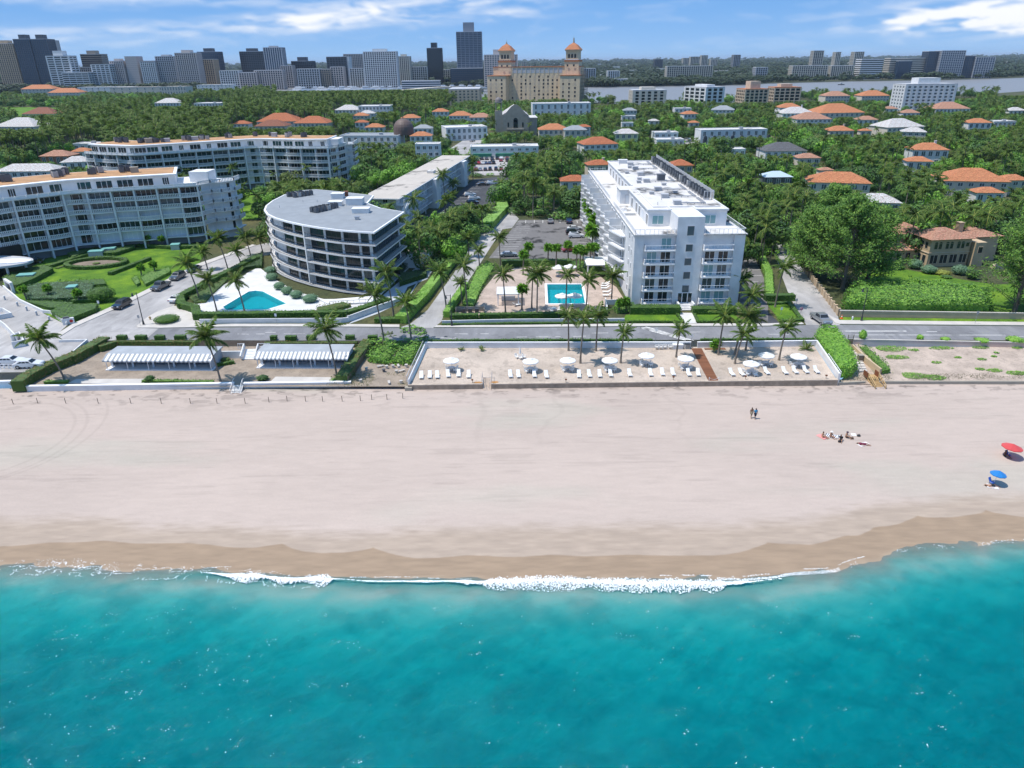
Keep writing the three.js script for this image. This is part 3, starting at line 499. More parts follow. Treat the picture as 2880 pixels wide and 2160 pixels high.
const palmBark=mt([0.27,0.235,0.20],0.95,{map:DIRT}),royalBark=mt([0.40,0.375,0.34],0.9,{map:DIRT});
function trunkGeo(h,lx,lz,r0,r1,n=8){
const b=new MB();let q=V(0,-0.1,0);for(let i=1;i<=n;i++){const t=i / n,p=V(lx*t*t*(1.6 - 0.6*t),h*t,lz*t*t*(1.6 - 0.6*t)),ra=lerp(r0,r1,Math.sqrt((i - 1) / n)),rb=lerp(r0,r1,Math.sqrt(t));b.tube(q,p,(i===1?1.25:1)*ra,rb,7,i===n);q=p;}return b.geo();
}
function coconutPalm([x,z],y0,h,[lx,lz],cr,label,{group='coconut palms',fronds=18,seed=0,wind=0.25,name='coconut_palm',bark=palmBark,young=false}={}){
const R=rng(Math.floor(Math.abs(x)*331 + Math.abs(z)*877)+ seed),t=thing(name,label,'palm tree',[x,y0,z],0,group);
if(!young)mesh(trunkGeo(h,lx,lz,0.2,0.115),bark,'trunk',t);
for(let i=0;i<fronds;i++){
const k=i / fronds,kind=young?Math.floor(R()*3):Math.min(5,Math.floor(k*6.4)),yaw=i*2.399963 + R()*0.5,f=mesh(FROND[kind],M.leaf,'frond',t);if(R()>0.9)f.geometry=FRONDY[kind>2?1:0];
f.position.set(lx,h - 0.02 + R()*0.1,lz);const w=yaw - wind*Math.sin(yaw)*1.1;f.rotation.set(0,w,(R()- 0.5)*0.25,'YXZ');f.scale.setScalar(1.15*cr*(0.85 + R()*0.3)*(kind===5?0.8:1));
}
if(!young){const nuts=new MB();for(let i=0;i<5;i++){const a=R()*6.28;nuts.tube(V(lx + Math.cos(a)*0.22,h - 0.42,lz + Math.sin(a)*0.22),V(lx + Math.cos(a)*0.24,h - 0.18,lz + Math.sin(a)*0.24),0.09,0.05,6);}nuts.part('coconut_cluster',mt([0.16,0.13,0.03],0.7),t);}
return t;
}
// fan palms: round heads of stiff fan leaves
const FAN=[0,1,2].map((s)=>{const R=rng(300 + s),L=new Leaves(GREEN.bright,R),n=11,st=V(0.42,0.05,0);const push=(A,B,C,c)=>{const nn=B.clone().sub(A).cross(C.clone().sub(A)).normalize();if(nn.y<0)nn.negate();for(const q of[A,B,C]){L.p.push(q.x,q.y,q.z);L.n.push(nn.x,nn.y,nn.z);L.c.push(...c);}};
push(V(0,0,0.02),V(0,0,-0.02),st,[0.1,0.15,0.03]);for(let i=0;i<n;i++){const a=lerp(-2.1,2.1,i /(n - 1)),c=GREEN.bright[i % 4],k=1.25 + R()*0.5,tip=st.clone().add(V(Math.cos(a)*0.6,-0.10 - 0.12*Math.abs(a),Math.sin(a)*0.6));push(st,st.clone().add(V(Math.cos(a - 0.17)*0.34,0.01,Math.sin(a - 0.17)*0.34)),tip,c.map((v)=>v*k));push(st,st.clone().add(V(Math.cos(a + 0.17)*0.34,0.01,Math.sin(a + 0.17)*0.34)),tip,c.map((v)=>v*k));}return L.geo();});
function fanPalm([x,z],y0,h,cr,label,{group='fan palms',leaves=20,name='fan_palm'}={}){
const R=rng(Math.floor(Math.abs(x)*331 + Math.abs(z)*877)),t=thing(name,label,'palm tree',[x,y0,z],0,group),lx=(R()- 0.5)*0.5,lz=(R()- 0.5)*0.4;
mesh(trunkGeo(h,lx,lz,0.2,0.16,5),palmBark,'trunk',t);
for(let i=0;i<leaves;i++){const f=mesh(FAN[i % 3],M.leaf,'fan_leaf',t);f.position.set(lx,h,lz);f.rotation.set(0,i*2.4 + R()*0.4,lerp(1.3,-0.9,i / leaves),'YZX');f.scale.setScalar(cr*(0.85 + 0.3*R()));}
return t;
}
// --- broad trees: trunk with limbs, crown of leaf clumps ---
function crownGeo(seed,pal,{lobes=9,n=900,leaf=0.16,flat=0.7,spread=0.62}={}){ // fits a unit radius
const R=rng(seed),L=new Leaves(pal,R);const set=[];
for(let i=0;i<lobes;i++){const a=i*2.4 + R(),r=i===0?0:spread*Math.sqrt(R()*0.75 + 0.25),s=0.30 + R()*0.18;set.push([Math.cos(a)*r,(0.75 + R()*0.5 - r*0.45)*flat,Math.sin(a)*r,s]);}
for(const[x,y,z,s]of set)L.lobe(x,y,z,s,s*(0.75 + 0.2*R()),s,Math.round(n / lobes),leaf,0.35,-0.75);
return L.geo();
}
const limbGeo=(seed)=>cached('limb' + seed,()=>{const R=rng(seed),b=new MB();b.tube(V(0,-0.05,0),V(0,0.45,0),0.055,0.04,7);for(let i=0;i<6;i++){const a=i*1.05 + R(),e=V(Math.cos(a)*0.45,0.75 + R()*0.25,Math.sin(a)*0.45);b.tube(V(0,0.32 + R()*0.1,0),e,0.03,0.012,5);}return b.geo();});

// ---------- shared building pieces ----------
const geoCache=new Map();
function cached(key,make){if(!geoCache.has(key))geoCache.set(key,make());return geoCache.get(key);}
function paneGeo(w,h,n,fr){ // a glazed opening facing +z, its bottom centre at the origin: [glass, frame]
return cached(`pane${w.toFixed(2)},${h.toFixed(2)},${n},${fr}`,()=>{
const g=new MB().bx(-w / 2,w / 2,0,h,-0.05,0).geo(),f=new MB();
f.bx(-w / 2 - fr,w / 2 + fr,-fr,0.0,-0.05,0.06).bx(-w / 2 - fr,w / 2 + fr,h,h + fr,-0.05,0.06).bx(-w / 2 - fr,-w / 2,0,h,-0.05,0.05).bx(w / 2,w / 2 + fr,0,h,-0.05,0.05);
for(let i=1;i<n;i++){const x=lerp(-w / 2,w / 2,i / n);f.bx(x - fr*0.6,x + fr*0.6,0,h,-0.02,0.045);}
return[g,f.geo()];
});
}
function opening(parent,x,y,z,w,h,{turn=0,glass=M.glass,frame=M.whiteClean,n=2,fr=0.07,name='window'}={}){
const[g,f]=paneGeo(w,h,n,fr),o=mesh(g,glass,name,parent);o.position.set(x,y,z);o.rotation.y=turn;mesh(f,frame,'frame',o);return o;
}
function railing(parent,path,y,h,step,m,{name='railing',post=0.06,panel=null}={}){
const b=new MB();
for(let i=0;i + 1<path.length;i++){
const[x,z]=path[i],[a,c]=path[i + 1],l=Math.hypot(a - x,c - z),n=Math.max(1,Math.round(l / step));
b.bar(V(x,y + h,z),V(a,y + h,c),0.08,0.07).bar(V(x,y + 0.1,z),V(a,y + 0.1,c),0.05,0.05);
for(let k=0;k<=n;k++){const t=k / n,px=lerp(x,a,t),pz=lerp(z,c,t);b.bx(px - post / 2,px + post / 2,y,y + h - 0.03,pz - post / 2,pz + post / 2);}
if(panel){const p=new MB().bar(V(x,y + h*0.52,z),V(a,y + h*0.52,c),0.02,h*0.8);p.part('panel',panel,parent);}
}
return b.part(name,m,parent);
}
const acGeo=cached('ac',()=>{const b=new MB();b.bx(-0.45,0.45,0.25,1.15,-0.45,0.45);for(const s of[-1,1])b.bx(-0.5,0.5,0.12,0.25,s*0.35 - 0.06,s*0.35 + 0.06).bx(s*0.42 - 0.04,s*0.42 + 0.04,0,0.12,-0.4,0.4);for(let i=0;i<6;i++)b.bx(-0.47,0.47,0.36 + i*0.12,0.4 + i*0.12,-0.47,0.47);return b.geo();});
const fanGeo=cached('fan',()=>{const b=new MB().tube(V(0,1.15,0),V(0,1.24,0),0.4,0.4,12);for(let i=0;i<4;i++){const a=(i*Math.PI) / 4;b.bar(V(Math.cos(a)*0.42,1.26,Math.sin(a)*0.42),V(-Math.cos(a)*0.42,1.26,-Math.sin(a)*0.42),0.03,0.03);}return b.geo();});
const acBody=mt([0.13,0.14,0.155],0.6,{metalness:0.3}),acPale=mt([0.42,0.42,0.41],0.6,{metalness:0.2});
function aircon(parent,x,y,z,s=1,turn=0,m=acBody){const o=mesh(acGeo,m,'air_conditioner',parent);o.position.set(x,y,z);o.scale.setScalar(s);o.rotation.y=turn;mesh(fanGeo,M.metalDark,'fan',o);return o;}
function ventBox(parent,x,y,z,w,h,d,m=M.white,name='roof_vent'){const o=new MB().bx(-w / 2,w / 2,0,h,-d / 2,d / 2).bx(-w / 2 - 0.12,w / 2 + 0.12,h,h + 0.14,-d / 2 - 0.12,d / 2 + 0.12).part(name,m,parent);o.position.set(x,y,z);return o;}
function insetPoly(poly,d){
let s=0;poly.forEach(([x,z],i)=>{const[a,b]=poly[(i + 1)% poly.length];s +=x*b - a*z;});const sg=Math.sign(s),n=poly.length;
return poly.map((p,i)=>{
const a=poly[(i + n - 1)% n],c=poly[(i + 1)% n],e1=[p[0]- a[0],p[1]- a[1]],e2=[c[0]- p[0],c[1]- p[1]],l1=Math.hypot(...e1),l2=Math.hypot(...e2);
const n1=[(-e1[1] / l1)*sg,(e1[0] / l1)*sg],n2=[(-e2[1] / l2)*sg,(e2[0] / l2)*sg],k=1 + n1[0]*n2[0]+ n1[1]*n2[1],q=d / Math.max(0.35,k);
return[p[0]+(n1[0]+ n2[0])*q,p[1]+(n1[1]+ n2[1])*q];
});
}

// ---------- the white tower on the right ----------
{
const t=thing('apartment_building','white six storey apartment block with rooftop equipment behind the sand terrace','building',[25.5,0,-144.7]);
const fl=[0.9,3.75,6.6,9.45,12.3],T=15.3,R=18.7,W=22.6,D=93,wm=mt([0.78,0.79,0.80],0.7,{map:MOTTLE});
const wall=new MB().bx(0,W,0,T - 0.004,-D,-0.6);wall.bx(0,1.9,0,T - 0.002,-0.6,0).bx(20.4,W,0,T - 0.002,-0.6,0).bx(8.5,14.0,0,R + 0.25,-7.4,0.02).part('wall',wm,t);
new MB().bx(-0.25,8.46,T,T + 0.22,-D - 0.2,0.5).bx(14.04,W + 0.25,T,T + 0.22,-D - 0.2,0.5).bx(8.46,14.04,T,T + 0.218,-D - 0.2,-7.45).part('terrace_slab',M.roofWhite,t);
// penthouse and roof
const ph=new MB().bx(3.9,8.48,T + 0.22,R,-34,-7.4).bx(14.02,20.5,T + 0.22,R,-34,-7.4).bx(8.48,14.02,T + 0.22,R - 0.01,-34,-7.5).bx(5.6,20.5,T + 0.22,R,-88,-40).bx(1.7,20.5,T + 0.22,R + 0.05,-40,-34).part('penthouse',wm,t);
new MB().bx(3.7,20.7,R,R + 0.12,-34,-7.2).bx(5.4,20.7,R,R + 0.12,-88.2,-40).bx(1.5,20.7,R + 0.05,R + 0.2,-40.1,-33.9).part('roof',M.roofWhite,t);
const pp=new MB();pp.bx(3.6,3.95,R + 0.12,R + 0.42,-34,-7.2).bx(5.3,5.65,R + 0.12,R + 0.42,-88.2,-40).bx(3.95,8.4,R + 0.12,R + 0.42,-7.6,-7.2).bx(14.1,20.4,R + 0.12,R + 0.42,-7.6,-7.2).bx(20.4,20.75,R + 0.12,R + 0.42,-20,-7.2).bx(5.65,20.7,R + 0.12,R + 0.42,-88.3,-88).bx(8.4,8.7,R + 0.12,R + 0.5,-11,-7.2).bx(13.8,14.1,R + 0.12,R + 0.5,-11,-7.2).bx(5.4,20.0,R + 0.12,R + 0.34,-11.2,-11).bx(5.4,5.7,R + 0.12,R + 0.34,-33,-11.2).part('parapet',M.white,t);
// terrace railings
const tr=(p)=>railing(t,p,T + 0.22,1.05,0.85,M.whiteClean);
tr([[0,0.3],[1.8,0.3]]);tr([[2,0.42],[8.2,0.42],[8.2,-1]]);tr([[14.3,-1],[14.3,0.42],[20.6,0.42]]);tr([[20.8,0.3],[22.4,0.3],[22.4,-16]]);tr([[0,0.3],[0,-33]]);tr([[0,-41],[0,-90],[5,-90]]);tr([[22.4,-16],[20.7,-16]]);
// front windows, balconies
const g=M.glass,p=M.glassPale,te=M.glassTeal,gr=M.glassGrey,rows=[[[g,g],[p,p]],[[te,g],[te,te]],[[g,g],[p,gr]],[[p,g],[g,g]],[[null,p],[null,null]]];
fl.forEach((y,i)=>{
[[2.0,8.4],[14.1,20.3]].forEach(([x0,x1],s)=>{
rows[i][s].forEach((gl,k)=>gl&&opening(t,lerp(x0,x1,k?0.72:0.27),y + 0.12,-0.58,1.95,2.1,{glass:gl}));
new MB().bx(x0 + 0.02,x1 - 0.02,y - 0.16,y + 0.05,-0.6,0.95).part('balcony_slab',M.whiteClean,t);
const left=new MB().bx(x0 + 0.04,x0 + 0.14,y + 0.05,y + 1.02,-0.55,0.85).part('balcony_side',M.whiteClean,t);void left;
railing(t,[[x0 + 0.2,0.88],[x1 - 0.1,0.88],[x1 - 0.1,-0.5]],y + 0.05,1.0,0.68,M.whiteClean,{post:0.05});
});
});
new MB().bx(2,8.4,0,0.74,-0.6,0.5).part('plinth',wm,t);new MB().bx(14.1,20.3,0,0.74,-0.6,0.5).part('plinth',wm,t);
[3.2,6.1,9.0,11.9,15.2].forEach((y,i)=>opening(t,11.25,y,0.05,1.35,i===4?1.9:1.45,{glass:M.glassGrey,n:1,fr:0.04,frame:M.greyLight}));
opening(t,11.25,0.95,0.06,1.0,2.05,{n:1,fr:0.1,name:'door'});opening(t,10.2,0.95,0.06,0.8,2.05,{n:1,fr:0.05});opening(t,12.3,0.95,0.06,0.8,2.05,{n:1,fr:0.05});
const stp=new MB();for(let i=0;i<5;i++)stp.bx(9.9,12.6,0,0.9 - i*0.18,0.02 + i*0.55,0.57 + i*0.55);stp.part('entrance_steps',M.paveWhite,t);
for(const x of[9.5,12.64])new MB().bx(x,x + 0.36,0,1.35,0.03,2.6).part('step_wall',M.white,t);
opening(t,5.9,T + 0.75,-7.35,2.3,1.75,{glass:p});opening(t,17.0,T + 0.75,-7.35,2.3,1.75,{glass:p});opening(t,8.9,T + 0.3,-7.34,0.8,2.1,{glass:M.shutter,n:1,name:'door'});
for(const z of[-9,-14.5,-18.5,-22.5,-29])opening(t,3.88,T + 0.4,z,2.0,2.1,{turn:-Math.PI / 2,glass:z===-14.5?M.shutter:g});
for(let z=-44;z>-86;z -=6.2)opening(t,5.58,T + 0.35,z,2.6,2.1,{turn:-Math.PI / 2});
opening(t,3.4,T + 0.3,-33.88,0.9,2.05,{glass:M.shutter,n:1,name:'door',frame:M.greyLight});
// left side: narrow windows by the corner, then stepped balconies
fl.forEach((y,i)=>{for(const z of[-3.2,-6.4])opening(t,-0.02,y + 0.9,z,z<-5?0.9:0.5,1.3,{turn:-Math.PI / 2,glass:M.glassGrey,n:1});void i;});
fl.forEach((y,i)=>{
for(let k=0;k<9;k++){
if(i===0&&k<1)continue;
const z=-12 - k*8.6,zb=z - 7.2;
const sl=new MB().prism([[0.02,z],[-0.9,z],[-2.9,zb],[0.02,zb]],y - 0.14,y + 0.05,{bottom:true}).part('balcony_slab',M.whiteClean,t);void sl;
railing(t,[[-0.05,z],[-0.9,z],[-2.9,zb],[-0.05,zb]],y + 0.05,1.0,0.9,M.whiteClean,{post:0.05});
new MB().bx(-2.7,0.02,y + 0.05,y + 2.6,zb - 0.45,zb - 0.3).part('balcony_partition',M.white,t);
opening(t,-0.03,y + 0.1,z - 2.2,2.2,2.1,{turn:-Math.PI / 2,glass:hash2(i,k,3)>0.5?g:M.glassGrey});opening(t,-0.03,y + 0.1,z - 5.4,1.6,2.1,{turn:-Math.PI / 2,glass:g,n:1});
}
});
// entrance canopy on the left side
new MB().bx(-7.2,-0.1,2.9,3.15,-31,-23).bx(-7.0,-6.7,0,2.9,-30.8,-30.5).bx(-7.0,-6.7,0,2.9,-23.6,-23.3).part('entrance_canopy',M.whiteClean,t);
// roof equipment
const RR=rng(5);
for(let k=0;k<24;k++){const z=-20 - k*2.85;aircon(t,19.2 +(RR()- 0.5)*0.2,R + 0.55,z,1.12 + RR()*0.15,0.1*(RR()- 0.5),RR()>0.8?acPale:acBody);new MB().bx(18.6,19.8,R + 0.12,R + 0.55,z - 0.5,z - 0.42).bx(18.6,19.8,R + 0.12,R + 0.55,z + 0.42,z + 0.5).part('equipment_frame',M.metal,t);}
const sc=new MB();for(let i=0;i<8;i++)sc.bx(20.55,20.65,R + 0.15 + i*0.26,R + 0.33 + i*0.26,-88,-19.2);for(let z=-88;z<-18;z +=3.4)sc.bx(20.62,20.78,R + 0.1,R + 2.3,z,z + 0.14);sc.part('louvre_screen',M.greyLight,t);
railing(t,[[18.4,-19.2],[20.6,-19.2]],R + 0.12,2.0,0.7,M.whiteClean);
const pipes=(z,x0)=>{const b=new MB();for(const o of[0,0.35]){b.bar(V(x0,R + 0.42,z - o),V(17.6 - o,R + 0.42,z - o),0.16,0.14).bar(V(17.6 - o,R + 0.42,z - o),V(17.6 - o,R + 0.42,z - 7 - o),0.16,0.14);for(let x=x0;x<17;x +=1.5)b.bx(x,x + 0.1,R + 0.12,R + 0.38,z - o - 0.1,z - o + 0.1);}b.part('roof_pipes',M.metal,t);};
for(const[z,x]of[[-14.5,12.2],[-23,11.2],[-33,11.5],[-46,11],[-58,11.5],[-70,12],[-79,12]]){pipes(z,x);ventBox(t,x - 0.9,R + 0.12,z + 0.1,1.5,0.8,1.3,M.greyLight);}
for(const[x,z]of[[8.2,-28],[9,-50],[14,-29],[7.5,-62],[10,-73],[13.6,-40.5],[8,-45]])ventBox(t,x,R + 0.2,z,1.0,0.45,1.0,M.greyLight);
for(const[x,z]of[[7,-14],[9,-20],[12.6,-27],[7.7,-33],[9.5,-55],[13,-66],[8,-80]])new MB().tube(V(x,R + 0.1,z),V(x,R + 0.8,z),0.07,0.07,6).part('vent_pipe',M.metal,t);
ventBox(t,14.5,R + 0.14,-49,1.9,1.5,1.7,acBody,'cooling_unit');ventBox(t,9.5,R + 0.12,-84,2.6,1.0,1.6,M.white);
// terrace furniture
ventBox(t,2.0,T + 0.22,-20,2.4,0.4,0.8,M.white,'planter');new MB().tube(V(4.2,T + 0.22,-46),V(4.2,T + 0.8,-46),0.3,0.4,10).part('planter',M.white,t);const bush=new THREE.IcosahedronGeometry(0.6,2);const bm=mesh(bush,M.lawn,'potted_shrub',t);bm.position.set(4.2,T + 1.2,-46);
for(const[x,z]of[[1.2,-24],[2.6,-25.5],[1.6,-27],[1.0,-21.5],[21.4,-9.5],[21.5,-12]]){const c=new MB();c.bx(-0.35,0.35,0.36,0.44,-0.35,0.35).bx(-0.35,0.35,0.44,0.95,-0.35,-0.28);for(const a of[-0.3,0.3])for(const b of[-0.3,0.3])c.bx(a - 0.03,a + 0.03,0,0.36,b - 0.03,b + 0.03);const o=c.part('terrace_chair',x>20?M.greyDark:M.whiteClean,t);o.position.set(x,T + 0.22,z);o.rotation.y=hash2(x*10,z,1)*6;}
}

// ---------- the curved building with dark glazing ----------
const curvedPlan=[[-29.4,-153.6],[-33.8,-155.0],[-38.1,-156.7],[-42.8,-159.4],[-47.3,-162.6],[-52.0,-166.6],[-56.0,-170.8],[-59.4,-175.6],[-61.8,-181.0],[-63.2,-187.0],[-63.7,-194.0],[-63.2,-203.5],[-60.8,-210.4],[-56.4,-212.2],[-49.3,-208.2],[-37.5,-200.5],[-37.2,-189],[-32.5,-181.8],[-25.9,-176.6]];
{
const t=thing('apartment_building','curved six storey building with dark glass and white floor bands by the pool','building',[-45,0,-180]);
const P=curvedPlan.map(([x,z])=>[x + 45,z + 180]),W=insetPoly(P,1.7),Rl=insetPoly(P,0.12),H=2.8,y0=0.6,n=P.length;
const white=M.white,band=mt([0.70,0.70,0.70],0.7,{map:MOTTLE}),rail=M.metalDark;
new MB().prism(insetPoly(P,2.6),-0.1,0.4).part('base',M.greyLight,t);
for(let f=0;f<=5;f++){
const y=y0 + f*H;
if(f<5){new MB().prism(P,y - 0.3,y,{bottom:true}).part('floor_band',band,t);}
if(f===5)break;
for(let i=0;i<n;i++){
const a=W[i],b=W[(i + 1)% n],l=Math.hypot(b[0]- a[0],b[1]- a[1]),front=i<=12||i>=17,turn=Math.atan2(-(b[1]- a[1]),b[0]- a[0]);
const mid=[(a[0]+ b[0]) / 2,(a[1]+ b[1]) / 2],blind=i>=13&&i<17||(i===6||i===8||i===10||i===12);
if(blind){new MB().bar(V(a[0],y + H / 2 - 0.15,a[1]),V(b[0],y + H / 2 - 0.15,b[1]),0.14,H - 0.3).part('wall',i===6?white:M.grey,t);if(i===8||i===10)opening(t,mid[0],y + 0.1,mid[1],1.8,2.2,{turn:turn + Math.PI,glass:M.glass,n:2,fr:0.05,frame:M.metalDark}).translateZ(0.12);}
else{const w=l - 0.7,o=opening(t,mid[0],y + 0.03,mid[1],w,H - 0.42,{turn:turn + Math.PI,glass:hash2(i,f,7)>0.7?M.glassTeal:M.glass,n:Math.max(2,Math.round(w / 1.3)),fr:0.05,frame:M.metalDark});void o;}
new MB().tube(V(a[0],y,a[1]),V(a[0],y + H - 0.3,a[1]),0.36,0.36,6,false).part('column',white,t);
if(front)railing(t,[Rl[i],Rl[(i + 1)% n]],y,1.0,0.6,rail,{post:0.035});
}
}
// tall fin between the two halves of the facade
const q=P[4],c=W[4];new MB().bar(V(q[0]*1.004,(y0 + 14.6) / 2,q[1]*1.004),V(c[0],(y0 + 14.6) / 2,c[1]),0.35,13.4).part('fin',white,t);
new MB().prism(P,14.25,14.62,{bottom:true}).part('roof_edge',M.whiteClean,t);
new MB().prism(insetPoly(P,0.45),14.62,14.68).part('roof',M.roofGrey,t);
const RR=rng(9),ac=(x,z,nx,nz,turn)=>{for(let i=0;i<nx;i++)for(let j=0;j<nz;j++){const c0=Math.cos(turn),s0=Math.sin(turn),a=i*1.35,b=j*1.25;aircon(t,x + a*c0 + b*s0,14.68,z - a*s0 + b*c0,1.05,turn,RR()>0.85?acPale:acBody);}};
const w2l=([x,z])=>[x + 45,z + 180];
let e=w2l([-58.02,-202.15]);ac(e[0],e[1],1,4,-0.75);e=w2l([-55.24,-201.97]);ac(e[0],e[1],1,5,-0.75);e=w2l([-46.39,-180.12]);ac(e[0],e[1],2,4,-0.6);e=w2l([-43.98,-182.28]);ac(e[0],e[1],1,4,-0.6);
for(const[x,y,w,h,d]of[[710,1520,3.2,1.2,2.6],[860,1570,4.2,1.6,3.2],[690,1580,3.4,1.0,2.4],[910,1640,4.0,1.0,2.6],[780,1505,1.0,1.2,1.0]]){const p={710:[-46.56,-196.81],860:[-39.93,-186.98],690:[-44.72,-185.65],910:[-36.36,-175.94],780:[-44.9,-199.43]}[x];void y;const l=w2l(p);ventBox(t,l[0],14.68,l[1],w,h,d,x===780?M.tileDark:M.white,'roof_hatch');}
e=w2l([-35.69,-167.39]);ventBox(t,e[0],14.68,e[1],0.9,0.6,0.9,M.metal);
for(let i=0;i<12;i++){const a=[-25 + RR()*22,-16 + RR()*26];if(inside(a,insetPoly(P,2)))new MB().tube(V(a[0],14.6,a[1]),V(a[0],15.3,a[1]),0.06,0.06,6).part('vent_pipe',M.metal,t);}
// ground floor terrace parapet and low entrance block on the right
const gt=[-24.18,-182.31],ge=w2l(gt);new MB().bx(ge[0]- 3.5,ge[0]+ 3.5,0,3.6,ge[1]- 14,ge[1]+ 4).part('entrance_block',M.white,t);for(let k=0;k<4;k++)new MB().bx(ge[0]+ 3.5,ge[0]+ 4.1,0,3.3,ge[1]- 11 + k*3.6,ge[1]- 10.2 + k*3.6).part('pier',M.white,t);
new MB().bx(ge[0]- 3.4,ge[0]+ 3.4,3.6,3.66,ge[1]- 13.9,ge[1]+ 3.9).part('entrance_roof',M.roofPale,t);
}

// ---------- the two long white buildings with wavy balconies ----------
function wavyBlock(label,path,{base=2.4,fh=2.8,floors=5,depth=17,bay=6,wave=0.55,shut=[],out=1.7,phaseRoof=[0,1],seed=1}){
const L=lengthOf(path),o0=along(path,L / 2),t=thing('apartment_building',label,'building',[o0[0],0,o0[1]]),R=rng(seed);
const loc=(x,z)=>[x - o0[0],z - o0[1]],T=base + fh*floors;
// smooth the facade line, then offset it along its normal (positive is outward, towards the viewer)
const N=160,pts=[];for(let i=0;i<=N;i++){let sx=0,sz=0;for(let k=-3;k<=3;k++){const q=along(path,Math.min(L,Math.max(0,(L*i) / N + k*L*0.012)));sx +=q[0];sz +=q[1];}pts.push(loc(sx / 7,sz / 7));}
const at=(s,d)=>{const k=Math.min(N,Math.max(0,(s / L)*N)),i=Math.min(N - 1,Math.floor(k)),f=k - i,a=pts[i],b=pts[i + 1],l=Math.hypot(b[0]- a[0],b[1]- a[1]),nx=-(b[1]- a[1]) / l,nz=(b[0]- a[0]) / l;return[lerp(a[0],b[0],f)+ nx*d,lerp(a[1],b[1],f)+ nz*d,Math.atan2(-(b[1]- a[1]),b[0]- a[0])];};
const strip=(s0,s1,d,n)=>Array.from({length:n + 1},(_,i)=>{const s=lerp(s0,s1,i / n),q=at(s,typeof d==='function'?d(s):d);return[q[0],q[1]];});
const front=strip(0,L,-out,80),back=strip(0,L,-out - depth,40).reverse();
new MB().prism([...front,...back],base,T).part('wall',M.white,t);
new MB().prism([...strip(0,L,-out - 0.6,60),...strip(0,L,-out - depth + 1,40).reverse()],0,base).part('garage',M.grey,t);
const nb=Math.round(L / bay),bl=L / nb,edge=(s)=>wave*Math.sin((s / bl)*Math.PI + 0.6)*0.9;
for(let k=0;k<=nb;k++){const q=at(Math.min(L - 0.2,Math.max(0.2,k*bl)),-out*0.55);const p=new MB().bx(-0.22,0.22,k % 3?0:base - 2.4,T + 0.1,-out*0.6,out*0.62).part('pilaster',M.white,t);p.position.set(q[0],0,q[1]);p.rotation.y=q[2];}
for(let f=0;f<floors;f++){
const y=base + f*fh;
for(let k=0;k<nb;k++){
const s0=k*bl,s1=s0 + bl,q=at((s0 + s1) / 2,-out + 0.06),w=bl - 0.75,closed=shut.some(([a,b,c])=>f===a&&k>=b&&k<=c);
const gl=closed?M.shutter:[M.glass,M.glassTeal,M.glassTeal,M.glass,M.glassGrey][Math.floor(R()*5)];
opening(t,q[0],y + 0.16,q[1],w,fh - 0.62,{turn:q[2],glass:gl,n:R()>0.35?4:3,fr:0.075});
const fr=strip(s0 + 0.02,s1 - 0.02,edge,8),rear=strip(s0 + 0.02,s1 - 0.02,-out,2).reverse();
new MB().prism([...fr,...rear],y - 0.2,y + 0.05,{bottom:true}).part('balcony_slab',M.white,t);
if(f===0)continue;
const b=new MB(),ins=strip(s0 + 0.02,s1 - 0.02,(s)=>edge(s)- 0.1,8);
for(let i=0;i<8;i++)b.bar(V(ins[i][0],y + 1.0,ins[i][1]),V(ins[i + 1][0],y + 1.0,ins[i + 1][1]),0.2,0.16);
const ns=Math.round(bl / 0.46);for(let i=0;i<ns;i++){const c=at(s0 +((i + 0.5) / ns)*bl,edge(s0 +((i + 0.5) / ns)*bl)- 0.1);b.mat(new THREE.Matrix4().makeRotationY(c[2]).setPosition(c[0],y,c[1]));b.bx(-0.11,0.11,0.05,0.93,-0.07,0.07);b.t=null;}
b.part('balustrade',M.white,t);
}
}
// terrace edge over the top floor, set back top storey with its own windows, tan gravel roof
new MB().prism([...strip(0,L,0.35,90),...back],T,T + 0.3).part('terrace_slab',M.white,t);
const tb=new MB(),rimP=strip(0.3,L - 0.3,0.15,70);for(let i=0;i<70;i++)tb.bar(V(rimP[i][0],T + 0.62,rimP[i][1]),V(rimP[i + 1][0],T + 0.62,rimP[i + 1][1]),0.16,0.65);tb.part('terrace_parapet',M.white,t);
const pb=new MB();for(let s=1;s<L;s +=2.6){const c=at(s,0.3);pb.at(c[0],T + 0.3,c[1],c[2]).bx(-0.06,0.06,0.1,0.8,0,0.22);}pb.part('parapet_bracket',M.whiteClean,t);
const a0=L*phaseRoof[0]+ 1,a1=L*phaseRoof[1]- 1,ph=fh + 0.35;
new MB().prism([...strip(a0,a1,-out - 1.2,70),...strip(a0,a1,-out - depth + 1,40).reverse()],T + 0.3,T + ph).part('top_storey',M.white,t);
const n2=Math.round((a1 - a0) / 5.2);for(let k=0;k<n2;k++){const q=at(lerp(a0,a1,(k + 0.5) / n2),-out - 1.14);opening(t,q[0],T + 0.5,q[1],R()>0.85?1.6:3.9,1.95,{turn:q[2],glass:R()>0.5?M.glassTeal:M.glass,n:3,fr:0.08});}
new MB().prism([...strip(a0 - 0.5,a1 + 0.5,-out - 0.1,70),...strip(a0 - 0.5,a1 + 0.5,-out - depth + 0.4,40).reverse()],T + ph,T + ph + 0.28,{bottom:true}).part('roof_edge',M.whiteClean,t);
new MB().prism([...strip(a0 + 0.4,a1 - 0.4,-out - 2.3,70),...strip(a0 + 0.4,a1 - 0.4,-out - depth + 1.2,40).reverse()],T + ph + 0.28,T + ph + 0.34).part('roof',M.roofTan,t);
const ry=T + ph + 0.34;
